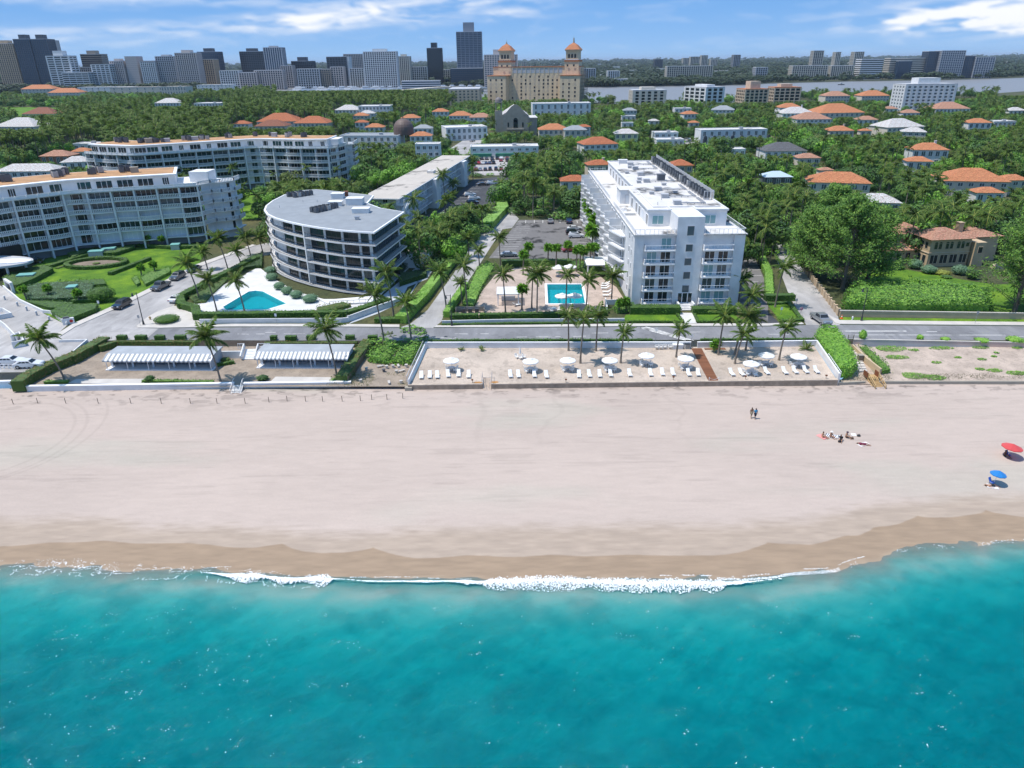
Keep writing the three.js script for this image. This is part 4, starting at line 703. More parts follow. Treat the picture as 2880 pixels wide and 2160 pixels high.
for(let s=a0 + 6;s<a1 - 6;s +=5 + R()*6){const m=2 + Math.floor(R()*5);for(let i=0;i<m;i++){const q=at(s +(R()- 0.5)*3.5,-out - 6.5 - R()*6);aircon(t,q[0],ry,q[1],1.25 + R()*0.35,R()*1.5,R()>0.75?acPale:acBody);}if(R()>0.55){const q=at(s + 3,-out - 8);ventBox(t,q[0],ry,q[1],1.6 + R()*2,1.0 + R()*0.8,1.4,R()>0.5?M.greyLight:M.stone).rotation.y=q[2];}}
t.userData.frame=undefined;
return{t,at,strip,T,L,loc,base,fh,floors};
}
{
const A=wavyBlock('long curved white building with wavy balconies and tan roof, nearest the left edge',[[-146,-165],[-131,-186.45],[-125.46,-192.03],[-119.61,-197.94],[-104.05,-203.55],[-95.16,-206.92],[-88.66,-209.54]],{seed:3,phaseRoof:[0,0.93],shut:[[2,8,11],[0,8,11]]});
// right end of the building: angled bays with solid balconies
const t=A.t,e=[A.at(A.L,0),A.at(A.L,-17)],p0=[e[0][0],e[0][1]],p1=[e[1][0]+ 3,e[1][1]+ 1];
const plan=[[p0[0]- 0.5,p0[1]- 1],[p0[0]+ 1.6,p0[1]- 5.5],[p0[0]+ 4.2,p0[1]- 6.2],[p0[0]+ 7.0,p0[1]- 9.5],[p0[0]+ 7.2,p0[1]- 14],[p1[0],p1[1]]];
new MB().prism(insetPoly(plan,1.0),0,A.T + 0.2).part('end_wall',M.white,t);
for(let f=0;f<=A.floors;f++){const y=A.base + f*A.fh;new MB().prism(plan,y - 0.2,y + 0.06,{bottom:true}).part('end_balcony',M.white,t);if(f>0){const b=new MB();for(let i=0;i<4;i++){const a=plan[i],c=plan[i + 1],l=Math.hypot(c[0]- a[0],c[1]- a[1]),n=Math.round(l / 0.46);b.bar(V(a[0],y + 0.98,a[1]),V(c[0],y + 0.98,c[1]),0.2,0.16);for(let k=0;k<=n;k++)b.bx(lerp(a[0],c[0],k / n)- 0.1,lerp(a[0],c[0],k / n)+ 0.1,y + 0.05,y + 0.92,lerp(a[1],c[1],k / n)- 0.1,lerp(a[1],c[1],k / n)+ 0.1);}b.part('balustrade',M.white,t);}if(f<A.floors)opening(t,p0[0]+ 4.9,y + 0.1,p0[1]- 8.6,2.0,2.1,{turn:0.75});}
new MB().bx(p0[0]- 4,p0[0]+ 1.5,A.T + 0.3,A.T + 3.2,p0[1]- 11,p0[1]- 5).part('stair_room',M.white,t);
// dark entrance notch and the oval canopy
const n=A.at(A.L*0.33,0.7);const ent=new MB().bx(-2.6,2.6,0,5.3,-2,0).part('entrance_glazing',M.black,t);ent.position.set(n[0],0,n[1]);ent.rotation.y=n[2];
const cp=[-126.77,-176.39],cc=A.loc(...cp),can=new MB();const ov=Array.from({length:36},(_,i)=>{const a=(i / 36)*2*Math.PI;return[cc[0]- 6 + Math.cos(a)*12.5,cc[1]+ 0.5 + Math.sin(a)*6.2];});can.prism(ov,3.0,3.5,{bottom:true}).part('entrance_canopy',M.greyLight,t);
const ov2=Array.from({length:30},(_,i)=>{const a=(i / 30)*2*Math.PI;return[cc[0]+ 1.8 + Math.cos(a)*4.6,cc[1]+ 0.6 + Math.sin(a)*2.2];});new MB().prism(ov2,3.5,3.72).part('canopy_skylight',M.whiteClean,t);
for(const[x,z]of[[2,3.5],[-8,4],[2,-3.5],[-8,-4]])new MB().tube(V(cc[0]+ x,0,cc[1]+ z),V(cc[0]+ x,3.02,cc[1]+ z),0.3,0.3,10).part('canopy_column',M.white,t);
const B=wavyBlock('long white building with wavy balconies farther back on the left',[[-169.13,-295.93],[-160.72,-291.29],[-143.79,-285.22],[-128.36,-295.12],[-104.87,-309.24],[-84.26,-303.74],[-72.88,-303.42]],{seed:8,bay:6.4});
const q=B.at(B.L,0),w=[[q[0]- 0.5,q[1]- 0.8],[q[0]+ 3.2,q[1]- 6],[q[0]+ 5.2,q[1]- 15],[q[0]+ 7.5,q[1]- 16],[q[0]+ 7,q[1]- 26],[q[0]- 4,q[1]- 20]];
new MB().prism(insetPoly(w,1.2),0,B.T + 0.2).part('end_wall',M.white,B.t);
for(let f=0;f<=B.floors;f++){const y=B.base + f*B.fh;new MB().prism(w,y - 0.2,y + 0.06,{bottom:true}).part('end_balcony',M.white,B.t);if(f){const b=new MB();for(let i=0;i<4;i++){const a=w[i],c=w[i + 1],l=Math.hypot(c[0]- a[0],c[1]- a[1]),n2=Math.round(l / 0.5);b.bar(V(a[0],y + 0.98,a[1]),V(c[0],y + 0.98,c[1]),0.2,0.16);for(let k=0;k<=n2;k++)b.bx(lerp(a[0],c[0],k / n2)- 0.11,lerp(a[0],c[0],k / n2)+ 0.11,y + 0.05,y + 0.92,lerp(a[1],c[1],k / n2)- 0.11,lerp(a[1],c[1],k / n2)+ 0.11);}b.part('balustrade',M.white,B.t);}if(f<B.floors)for(let i=0;i<4;i++){const a=insetPoly(w,1.1)[i],c=insetPoly(w,1.1)[i + 1],l=Math.hypot(c[0]- a[0],c[1]- a[1]);if(l>3)opening(B.t,(a[0]+ c[0]) / 2,y + 0.12,(a[1]+ c[1]) / 2,Math.min(l - 1.2,6),2.1,{turn:Math.atan2(-(c[1]- a[1]),c[0]- a[0]),n:3});}}
new MB().bx(q[0]- 3,q[0]+ 3.4,B.T + 0.3,B.T + 3.0,q[1]- 16,q[1]- 6).part('stair_room',M.white,B.t);
}

// ---------- the long flat roofed block with outside walkways ----------
{
const a=[-33.4,-222],b=[-17.6,-325.5],L=Math.hypot(b[0]- a[0],b[1]- a[1]),turn=Math.atan2(-(b[0]- a[0]),-(b[1]- a[1])),t=thing('apartment_building','long white walk-up block with a pale flat roof, seen end on','building',[a[0],0,a[1]],turn);
const H=10.4,fh=2.6; // local: -z runs along the block, x = 0 is the walkway side, the block lies at x < 0
new MB().bx(-11.5,-1.6,0,H - 0.25,-L,0).part('wall',M.white,t);
new MB().bx(-12.3,0.35,H - 0.25,H,-L - 0.4,2.8).part('roof_edge',M.whiteClean,t);new MB().bx(-12.1,0.15,H,H + 0.06,-L - 0.2,2.6).part('roof',M.roofPale,t);
new MB().bx(-4.8,-2.4,H + 0.06,H + 0.9,-54,-50).part('roof_hatch',M.roofWhite,t);
for(let f=0;f<4;f++){
const y=f*fh + 0.1;
if(f)new MB().bx(-1.6,0.2,y - 0.2,y + 0.02,-L,0).part('walkway',M.whiteClean,t);
for(let k=0;k<17;k++){
const z=-3 - k*6.1;
opening(t,-1.57,y + 0.1,z - 1.3,0.9,2.05,{turn:Math.PI / 2,glass:M.greyLight,n:1,name:'door'});opening(t,-1.57,y + 0.9,z - 3.6,1.5,1.15,{turn:Math.PI / 2,glass:M.glassGrey,n:2});
if(f){const r=new MB();r.bx(0.08,0.16,y + 0.92,y + 1.0,z - 6.05,z - 0.05);for(let i=0;i<16;i++)r.bx(0.09,0.15,y + 0.02,y + 0.92,z - 0.2 - i*0.37,z - 0.14 - i*0.37);r.part('railing',M.greyLight,t);}
if(k % 2===0&&f===0)new MB().bx(-0.05,0.2,0,H - 0.25,z - 0.15,z + 0.1).part('column',M.white,t);
}
}
// solid stair towers and the open stair at the near end
for(const z of[-38,-86])new MB().bx(-1.5,1.6,0,H - 0.3,z - 6,z).part('stair_tower',M.white,t);
for(let f=0;f<3;f++){const y=f*fh;new MB().bar(V(0.9,y + 0.3,2.2),V(0.9,y + fh,-2.6),1.3,0.25).part('stair_flight',M.whiteClean,t);new MB().bar(V(1.6,y + 1.2,2.2),V(1.6,y + fh + 0.9,-2.6),0.12,0.7).part('stair_rail',M.whiteClean,t);new MB().bx(0.0,1.7,y + fh - 0.1,y + fh + 0.1,-3.8,-2.6).part('landing',M.whiteClean,t);}
new MB().bx(1.55,1.8,0,H - 0.3,2.1,2.5).bx(1.55,1.8,0,H - 0.3,-4,-3.7).part('stair_post',M.white,t);
for(let f=1;f<4;f++){const y=f*fh + 0.1;new MB().bx(-11.5,-8.0,y - 0.2,y,0,1.9).part('balcony_slab',M.whiteClean,t);new MB().bx(-11.5,-8.0,y,y + 0.9,1.75,1.9).part('balcony_front',M.white,t);opening(t,-9.7,y + 0.1,0.03,2.2,2,{glass:M.glassGrey});opening(t,-5,y + 0.8,0.03,1.4,1.2,{});}
}

// ---------- the sand terrace with umbrellas and loungers ----------
const terraceFront=[[-16.88,-107.87],[54,-107.98]],terraceBack=[[-15.83,-124.19],[56.22,-122.9]];
{
const fl=terraceFront[0],fr=terraceFront[1],br=terraceBack[1],bl=terraceBack[0],gap=[[-4.87,-107.36][0],[-3.49,-107.32][0]],zf=(x)=>lerp(fl[1],fr[1],(x - fl[0]) /(fr[0]- fl[0]));
const sand=new MB().sheet([fl,[gap[0],zf(gap[0])],[gap[0],zf(gap[0])- 2.6],[gap[1],zf(gap[1])- 2.6],[gap[1],zf(gap[1])],fr,br,bl],DECK).one('sand_terrace',mt([0.60,0.515,0.445],1,{map:again(DIRT,30),bumpMap:FINE,bumpScale:0.03}),'flat tan sand terrace with loungers and umbrellas','terrace',null,'structure');void sand;
new MB().sheet([[gap[0],zf(gap[0])- 2.6],[gap[1],zf(gap[1])- 2.6],[gap[1],zf(gap[1])+ 1.2],[gap[0],zf(gap[0])+ 1.2]],(x,z)=>(z<zf(gap[0])- 1.5?DECK - 0.02:-1.72)).one('sand_ramp',M.sand,'sandy ramp from the terrace down to the beach','path',null,'structure');
// sea wall in two runs with a coping
const run=(a,b,label)=>{const t=thing('sea_wall',label,'wall',[0,0,0],0,'sea wall of the sand terrace');new MB().prism([[a,zf(a)- 0.02],[b,zf(b)- 0.02],[b,zf(b)+ 0.32],[a,zf(a)+ 0.32]],-2.6,DECK - 0.1).part('wall',mt([0.50,0.40,0.31],0.95,{map:again(DIRT,5)}),t);const n=Math.max(2,Math.round((b - a) / 4.4));for(let i=0;i<n;i++){const x0=lerp(a,b,i / n)+ 0.012,x1=lerp(a,b,(i + 1) / n)- 0.012;new MB().prism([[x0,zf(x0)- 0.35],[x1,zf(x1)- 0.35],[x1,zf(x1)+ 0.38],[x0,zf(x0)+ 0.38]],DECK - 0.1,DECK + 0.04 + 0.012*(i % 2),{bottom:true}).part('coping_slab',mt([0.60,0.51,0.43],0.95,{map:again(DIRT,7)}),t);}};
run(fl[0]- 0.4,gap[0],'short tan sea wall left of the ramp');run(gap[1],fr[0]+ 0.2,'long tan sea wall below the loungers');
const rust=new MB();rust.sheet(Array.from({length:14},(_,i)=>{const a=(i / 14)*6.28,r=0.5 + 0.35*hash2(i,1,3);return[gap[0]- 0.75 + Math.cos(a)*r*1.2,zf(gap[0])- 0.3 + Math.sin(a)*r*0.5];}),DECK + 0.062).sheet(Array.from({length:14},(_,i)=>{const a=(i / 14)*6.28,r=0.45 + 0.3*hash2(i,2,3);return[gap[1]+ 0.6 + Math.cos(a)*r,zf(gap[1])- 0.35 + Math.sin(a)*r*0.7];}),DECK + 0.062);rust.one('rust_stain',mt([0.50,0.25,0.08],1,{map:DIRT}),'orange rust stains on the coping beside the ramp','stain',null,'stuff');
for(const[i,gx,sgn]of[[0,gap[0]- 0.12,'left'],[1,gap[1]+ 0.12,'right']]){const t=thing('handrail',`steel handrail on the ${sgn} side of the beach ramp`,'handrail',[gx,DECK,zf(gx)]);const s=i?1:-1;for(const z of[0.1,-1.1,-2.4])new MB().tube(V(0,-0.3,z),V(0,1.0,z),0.03,0.03,6).part('post',M.metal,t);new MB().tube(V(0,1.0,0.15),V(0,1.0,-2.5),0.03,0.03,6).part('rail',M.metal,t);new MB().tube(V(-s*0.3,-0.6,0.9),V(-s*0.3,0.55,0.9),0.03,0.03,6).part('post',M.metal,t);new MB().tube(V(0,0.95,0.1),V(-s*0.3,0.55,0.9),0.03,0.03,6).part('rail',M.metal,t);}
// walls behind and beside
const bw=(p,q,label)=>{const t=thing('garden_wall',label,'wall',[0,0,0]);new MB().wall([p,q],DECK - 0.6,0.28,0.28).part('wall',M.white,t);new MB().wall([p,q],0.28,0.36,0.36).part('coping',M.whiteClean,t);return t;};
bw([bl[0]- 0.2,bl[1]- 0.2],[33.06,-122.97],'long low white wall behind the sand terrace');bw([34.56,-122.93],[br[0]+ 0.2,br[1]- 0.1],'white wall right of the boardwalk gap');
const lw=thing('garden_wall','slanted white wall with posts along the left side of the sand terrace','wall');new MB().wall([[bl[0]- 0.35,bl[1]- 0.1],[fl[0]- 0.3,fl[1]]],DECK - 1,DECK + 0.95,0.25).part('wall',M.white,lw);const k0=[bl[0]- 0.65,bl[1]- 0.1],k1=[fl[0]- 0.6,fl[1]];railing(lw,[k0,k1],DECK + 0.3,1.15,1.3,M.greyLight);new MB().bx(fl[0]- 0.9,fl[0]+ 0.25,-2.4,DECK - 0.3,fl[1]- 0.2,fl[1]+ 0.75).part('end_block',M.stone,lw);
const rw=thing('garden_wall','white wall with a side rail along the right side of the sand terrace','wall');new MB().wall([[br[0]+ 0.35,br[1]- 0.2],[fr[0]+ 0.35,fr[1]]],DECK - 1,DECK + 1.1,0.3).part('wall',M.white,rw);railing(rw,[[lerp(br[0],fr[0],0.45)+ 0.62,lerp(br[1],fr[1],0.45)],[fr[0]+ 0.6,fr[1]]],DECK + 0.2,1.1,1.2,M.whiteClean);
}
hedge([[-15.41,-125.23],[0.09,-125.17],[26.07,-124.41]],0.7,0.55,-0.05,'low green hedge between the boulevard and the long white wall',{leaf:0.26});hedge([[35.55,-124.23],[47.87,-124.08],[56.13,-123.94]],0.7,0.55,-0.05,'low green hedge on the road edge right of the boardwalk gap',{leaf:0.26});
// loungers
const slatGeo=cached('slat',()=>new MB().bx(-0.28,0.28,0,0.025,-0.045,0.045).geo());
function makeLounger(label,pos,turn){
const t=thing('sun_lounger',label,'sun lounger',pos,turn,'white sun loungers on the sand terrace');
const f=new MB();for(const s of[-1,1])f.bx(s*0.31 - 0.03,s*0.31 + 0.03,0.27,0.34,-0.25,1.0);f.bx(-0.34,0.34,0.27,0.34,0.97,1.03).part('frame',M.paintWhite,t);
for(const s of[-1,1])for(const z of[-0.1,0.9])new MB().bx(s*0.31 - 0.035,s*0.31 + 0.035,0,0.27,z - 0.04,z + 0.04).part('leg',M.paintWhite,t);
new MB().bx(-0.29,0.29,0.335,0.352,-0.25,0.98).part('seat',M.paintWhite,t);
for(let i=0;i<10;i++){const s=mesh(slatGeo,M.paintWhite,'slat',t);s.position.set(0,0.354,-0.18 + i*0.125);}
const b=new MB().bx(-0.3,0.3,0,0.045,-0.82,0).part('backrest',M.paintWhite,t);b.position.set(0,0.34,-0.24);b.rotation.x=0.62;
for(let i=0;i<6;i++){const s=mesh(slatGeo,M.paintWhite,'slat',b);s.position.set(0,0.046,-0.1 - i*0.13);}
const p=new MB().bar(V(-0.25,0.3,-0.55),V(-0.25,0.62,-0.72),0.03,0.03).bar(V(0.25,0.3,-0.55),V(0.25,0.62,-0.72),0.03,0.03).part('prop',M.paintWhite,t);void p;
return t;
}
{
const S=[[-15.37,-110.69],[-13.95,-110.84],[-12.68,-110.8],[-10.88,-111.19],[-9.09,-111.34],[-7.35,-110.85],[-0.26,-110.75],[1.1,-110.71],[3.81,-110.73],[5.84,-110.38],[11.36,-110.42],[13.12,-110.52],[14.88,-110.47],[16.73,-110.66],[19.98,-110.67],[23.53,-110.71],[25.57,-110.9],[27.36,-110.85],[29.96,-110.53],[31.57,-110.53],[37.23,-110.47],[38.89,-110.43],[40.96,-110.27],[43.25,-110.84],[46.36,-110.9],[48.18,-111.1],[50.02,-111.19],[51.81,-111.09]];
const R=rng(12);let first=null;
S.forEach(([x,z],i)=>{
const part=i<6?`${TH[i]} white sun lounger from the slanted white wall`:i<20?`white sun lounger, ${TH[i - 6]} going right from the beach ramp`:`white sun lounger, ${TH[i - 20]} going right from the boardwalk`;
const turn=-x*0.004 +(R()- 0.5)*0.12 +(i>19?0.28:0.06);
if(!first)first=makeLounger(part,[x,DECK,z],turn);else copyOf(first,'sun_lounger',part,[x,DECK,z],turn);
});
}
// umbrellas with a round table and four tub chairs each
const canopyGeo=(r,h,n=8,val=0.16)=>{const b=new MB();for(let i=0;i<n;i++){const a0=(i / n)*6.28319,a1=((i + 1) / n)*6.28319,p=(a,k,y)=>V(Math.cos(a)*r*k,y,Math.sin(a)*r*k),am=(a0 + a1) / 2;for(const[u,v]of[[a0,am],[am,a1]]){const d=(a,k)=>(a===am?-0.05*k:0);b.quad(p(u,1,d(u,1)),p(u,0.52,h*0.5 + d(u,0.5)),p(v,0.52,h*0.5 + d(v,0.5)),p(v,1,d(v,1)));b.tri(p(u,0.52,h*0.5 + d(u,0.5)),V(0,h,0),p(v,0.52,h*0.5 + d(v,0.5)));if(val)b.quad(p(u,1,d(u,1)),p(v,1,d(v,1)),p(v,1.0,d(v,1)- val),p(u,1.0,d(u,1)- val));}}return b.geo();};
const canvasW=mt([0.80,0.80,0.79],0.9,{transmission:0.15,thickness:0,side:THREE.DoubleSide});
function makeUmbrella(label,pos){
const t=thing('patio_umbrella',label,'umbrella',pos,0,'open white umbrellas on the sand terrace');
const c=mesh(cached('canopyA',()=>canopyGeo(1.38,0.46)),canvasW,'canopy',t);c.position.y=1.98;const v=mesh(cached('canopyV',()=>canopyGeo(0.42,0.16,8,0)),canvasW,'vent',c);v.position.y=0.40;
new MB().tube(V(0,0,0),V(0,2.5,0),0.03,0.025,8).part('pole',M.whiteClean,t);new MB().tube(V(0,0,0),V(0,0.12,0),0.28,0.26,14).part('base',M.greyLight,t);
for(let i=0;i<8;i++){const a=(i / 8)*6.28319;new MB().bar(V(0,2.38,0),V(Math.cos(a)*1.33,1.97,Math.sin(a)*1.33),0.02,0.03).part('rib',M.whiteClean,t);}
return t;
}
function makeTable(label,pos){const t=thing('patio_table',label,'table',pos,0,'round tables under the umbrellas');new MB().tube(V(0,0.68,0),V(0,0.72,0),0.58,0.58,20).part('tabletop',mt([0.55,0.56,0.58],0.35),t);for(let i=0;i<4;i++){const a=0.78 + i*1.5708;new MB().tube(V(Math.cos(a)*0.5,0,Math.sin(a)*0.5),V(Math.cos(a)*0.38,0.68,Math.sin(a)*0.38),0.025,0.025,6).part('leg',M.whiteClean,t);}return t;}
function makeChair(label,pos,turn){const t=thing('patio_chair',label,'chair',pos,turn,'white chairs round the umbrella tables');new MB().bx(-0.27,0.27,0.38,0.43,-0.26,0.26).part('seat',M.paintWhite,t);const b=new MB();for(let i=0;i<5;i++)b.bar(V(-0.24 + i*0.12,0.43,-0.25),V(-0.26 + i*0.13,0.88,-0.34),0.06,0.03);b.bar(V(-0.28,0.88,-0.34),V(0.28,0.88,-0.34),0.05,0.06).part('backrest',M.paintWhite,t);for(const s of[-1,1]){new MB().bar(V(s*0.28,0.64,-0.3),V(s*0.28,0.62,0.25),0.06,0.04).bar(V(s*0.28,0.62,0.23),V(s*0.28,0.4,0.23),0.04,0.04).part('armrest',M.paintWhite,t);for(const z of[-0.23,0.23])new MB().bx(s*0.25 - 0.025,s*0.25 + 0.025,0,0.38,z - 0.025,z + 0.025).part('leg',M.paintWhite,t);}return t;}
{
const U=[[[-10.44,-113.32],'nearest the slanted wall'],[[3.22,-112.63],'first right of the ramp'],[[9.62,-112.85],'second right of the ramp'],[[16.79,-112.64],'third right of the ramp'],[[23.43,-114.6],'fourth right of the ramp'],[[29.91,-113.08],'just left of the boardwalk'],[[40.38,-110.48],'first right of the boardwalk'],[[44.12,-114.1],'rear row right of boardwalk'],[[49.42,-113.33],'nearest the right side wall']];
let u0,t0,c0;const R=rng(21);
U.forEach(([[x,z],w])=>{
const p=[x,DECK,z],L1=`open white umbrella ${w}`,L2=`round grey table under the umbrella ${w}`;
u0?copyOf(u0,'patio_umbrella',L1,p,R()*0.6):(u0=makeUmbrella(L1,p));t0?copyOf(t0,'patio_table',L2,p,R()):(t0=makeTable(L2,p));
for(let k=0;k<4;k++){const a=0.5 + k*1.57 + R()*0.5,q=[x + Math.cos(a)*0.95,DECK,z + Math.sin(a)*0.85],L3=`white chair, ${['right','sea','left','road'][k]} side of the table under the umbrella ${w}`,tr=-a - Math.PI / 2 +(R()- 0.5)*0.5;c0?copyOf(c0,'patio_chair',L3,q,tr,`chairs of the umbrella ${w}`):((c0=makeChair(L3,q,tr)).userData.group=`chairs of the umbrella ${w}`);}
});
// the closed umbrella with its stacked chairs
const cu=[1.51,-118.72],t=thing('closed_umbrella','closed white umbrella standing among chairs left of the first open one','umbrella',[cu[0],DECK,cu[1]]);new MB().tube(V(0,0,0),V(0,2.4,0),0.03,0.03,8).part('pole',M.whiteClean,t);new MB().tube(V(0,0.95,0),V(0,2.2,0),0.22,0.06,9).part('folded_canopy',canvasW,t);
for(const[dx,dz]of[[-0.6,0.1],[0.1,0.5],[0.7,0.2]])copyOf(c0,'patio_chair',`white chair ${dx<0?'left of':dx<0.5?'before':'right of'} the closed umbrella`,[cu[0]+ dx,DECK,cu[1]+ dz],R()*6,'chairs by the closed umbrella');
// chairs, bins by the wall
[1248,1282,1315,1362].forEach((x,i)=>{const p={1248:[26.83,-122.64],1282:[27.56,-122.62],1315:[28.28,-122.71],1362:[29.29,-122.68]}[x];copyOf(c0,'patio_chair',`white chair against the back wall, ${TH[i]} from the left`,[p[0],DECK,p[1]+ 0.2],0.05,'chairs against the wall',1.15);});
const b=[30.71,-122.52],bin=thing('storage_bench','white storage box against the back wall','storage box',[b[0],DECK,b[1]]);new MB().bx(-0.9,0.9,0,0.8,-0.4,0.4).part('box',M.white,bin);new MB().bx(-0.95,0.95,0.8,0.9,-0.45,0.45).part('lid',M.whiteClean,bin);
const g=[32.48,-122.58],gb=thing('litter_bin','grey slatted bin beside the white storage box','bin',[g[0],DECK,g[1]]);new MB().bx(-0.42,0.42,0,0.85,-0.4,0.4).part('body',M.greyLight,gb);for(let i=0;i<6;i++)new MB().bx(-0.4 + i*0.14,-0.33 + i*0.14,0.1,0.8,0.4,0.44).part('slat',M.stone,gb);new MB().bx(-0.46,0.46,0.85,0.92,-0.44,0.44).part('lid',M.metalDark,gb);
}
// boardwalk of brown planks, with a bench plank to the right
{
const t=add(new THREE.Group(),'boardwalk','reddish brown plank boardwalk crossing the sand terrace','boardwalk',null,'structure');
const a0=[33.25,-122.56],a1=[35.16,-122.5],b0=[32.68,-107.82],b1=[34.37,-107.86],mats=[0,1,2].map((i)=>mt([0.20 + i*0.025,0.075 + i*0.012,0.032 + i*0.006],0.8,{map:MOTTLE})),N=64;
for(let i=0;i<N;i++){const u=(i + 0.04) / N,v=(i + 0.96) / N,e=(k,w)=>[lerp(k[0],w[0],u),lerp(k[1],w[1],u)],f=(k,w)=>[lerp(k[0],w[0],v),lerp(k[1],w[1],v)];new MB().prism([e(a0,b0),e(a1,b1),f(a1,b1),f(a0,b0)],DECK,DECK + 0.05 + 0.004*hash2(i,1,1)).part('plank',mats[Math.floor(hash2(i,2,2)*3)],t);}
const s0=[35.09,-122.04],s1=[38.98,-121.8];for(let i=0;i<8;i++){const x0=lerp(s0[0],s1[0],i / 8)+ 0.02,x1=lerp(s0[0],s1[0],(i + 1) / 8)- 0.02;new MB().bx(x0 + 0.5,x1 + 0.5,DECK,DECK + 0.06,s0[1]- 0.45,s0[1]+ 0.3).part('plank',mats[i % 3],t);}
const ch=thing('chain_barrier','white chain between two posts at the seaward end of the boardwalk','barrier',[0,0,0]);const q0=[32.76,-107.81],q1=[34.39,-107.86];for(const q of[q0,q1])new MB().tube(V(q[0],DECK,q[1]),V(q[0],DECK + 0.7,q[1]),0.04,0.04,6).part('post',M.whiteClean,ch);for(let i=0;i<10;i++){const u=i / 10,v=(i + 1) / 10,y=(s)=>DECK + 0.62 - 0.35*Math.sin(Math.PI*s);new MB().bar(V(lerp(q0[0],q1[0],u),y(u),lerp(q0[1],q1[1],u)),V(lerp(q0[0],q1[0],v),y(v),lerp(q0[1],q1[1],v)),0.03,0.03).part('chain',M.whiteClean,ch);}
const lampAt=[[[-6.59,-108.06],'left of the ramp'],[[8.96,-107.72],'right of the ramp below the second umbrella'],[[26.92,-108.31],'between loungers left of the boardwalk'],[[38.91,-108.21],'right of the boardwalk'],[[52.36,-108.21],'nearest the right side wall']];
for(const[[x,z],w]of lampAt){const l=thing('path_light',`small brown garden light on the terrace edge ${w}`,'garden light',[x,DECK,z],0,'garden lights on the terrace edge');new MB().tube(V(0,0,0),V(0,0.55,0),0.04,0.04,6).part('post',M.woodGrey,l);new MB().bx(-0.16,0.16,0.52,0.72,-0.1,0.1).part('head',M.wood,l);}
}
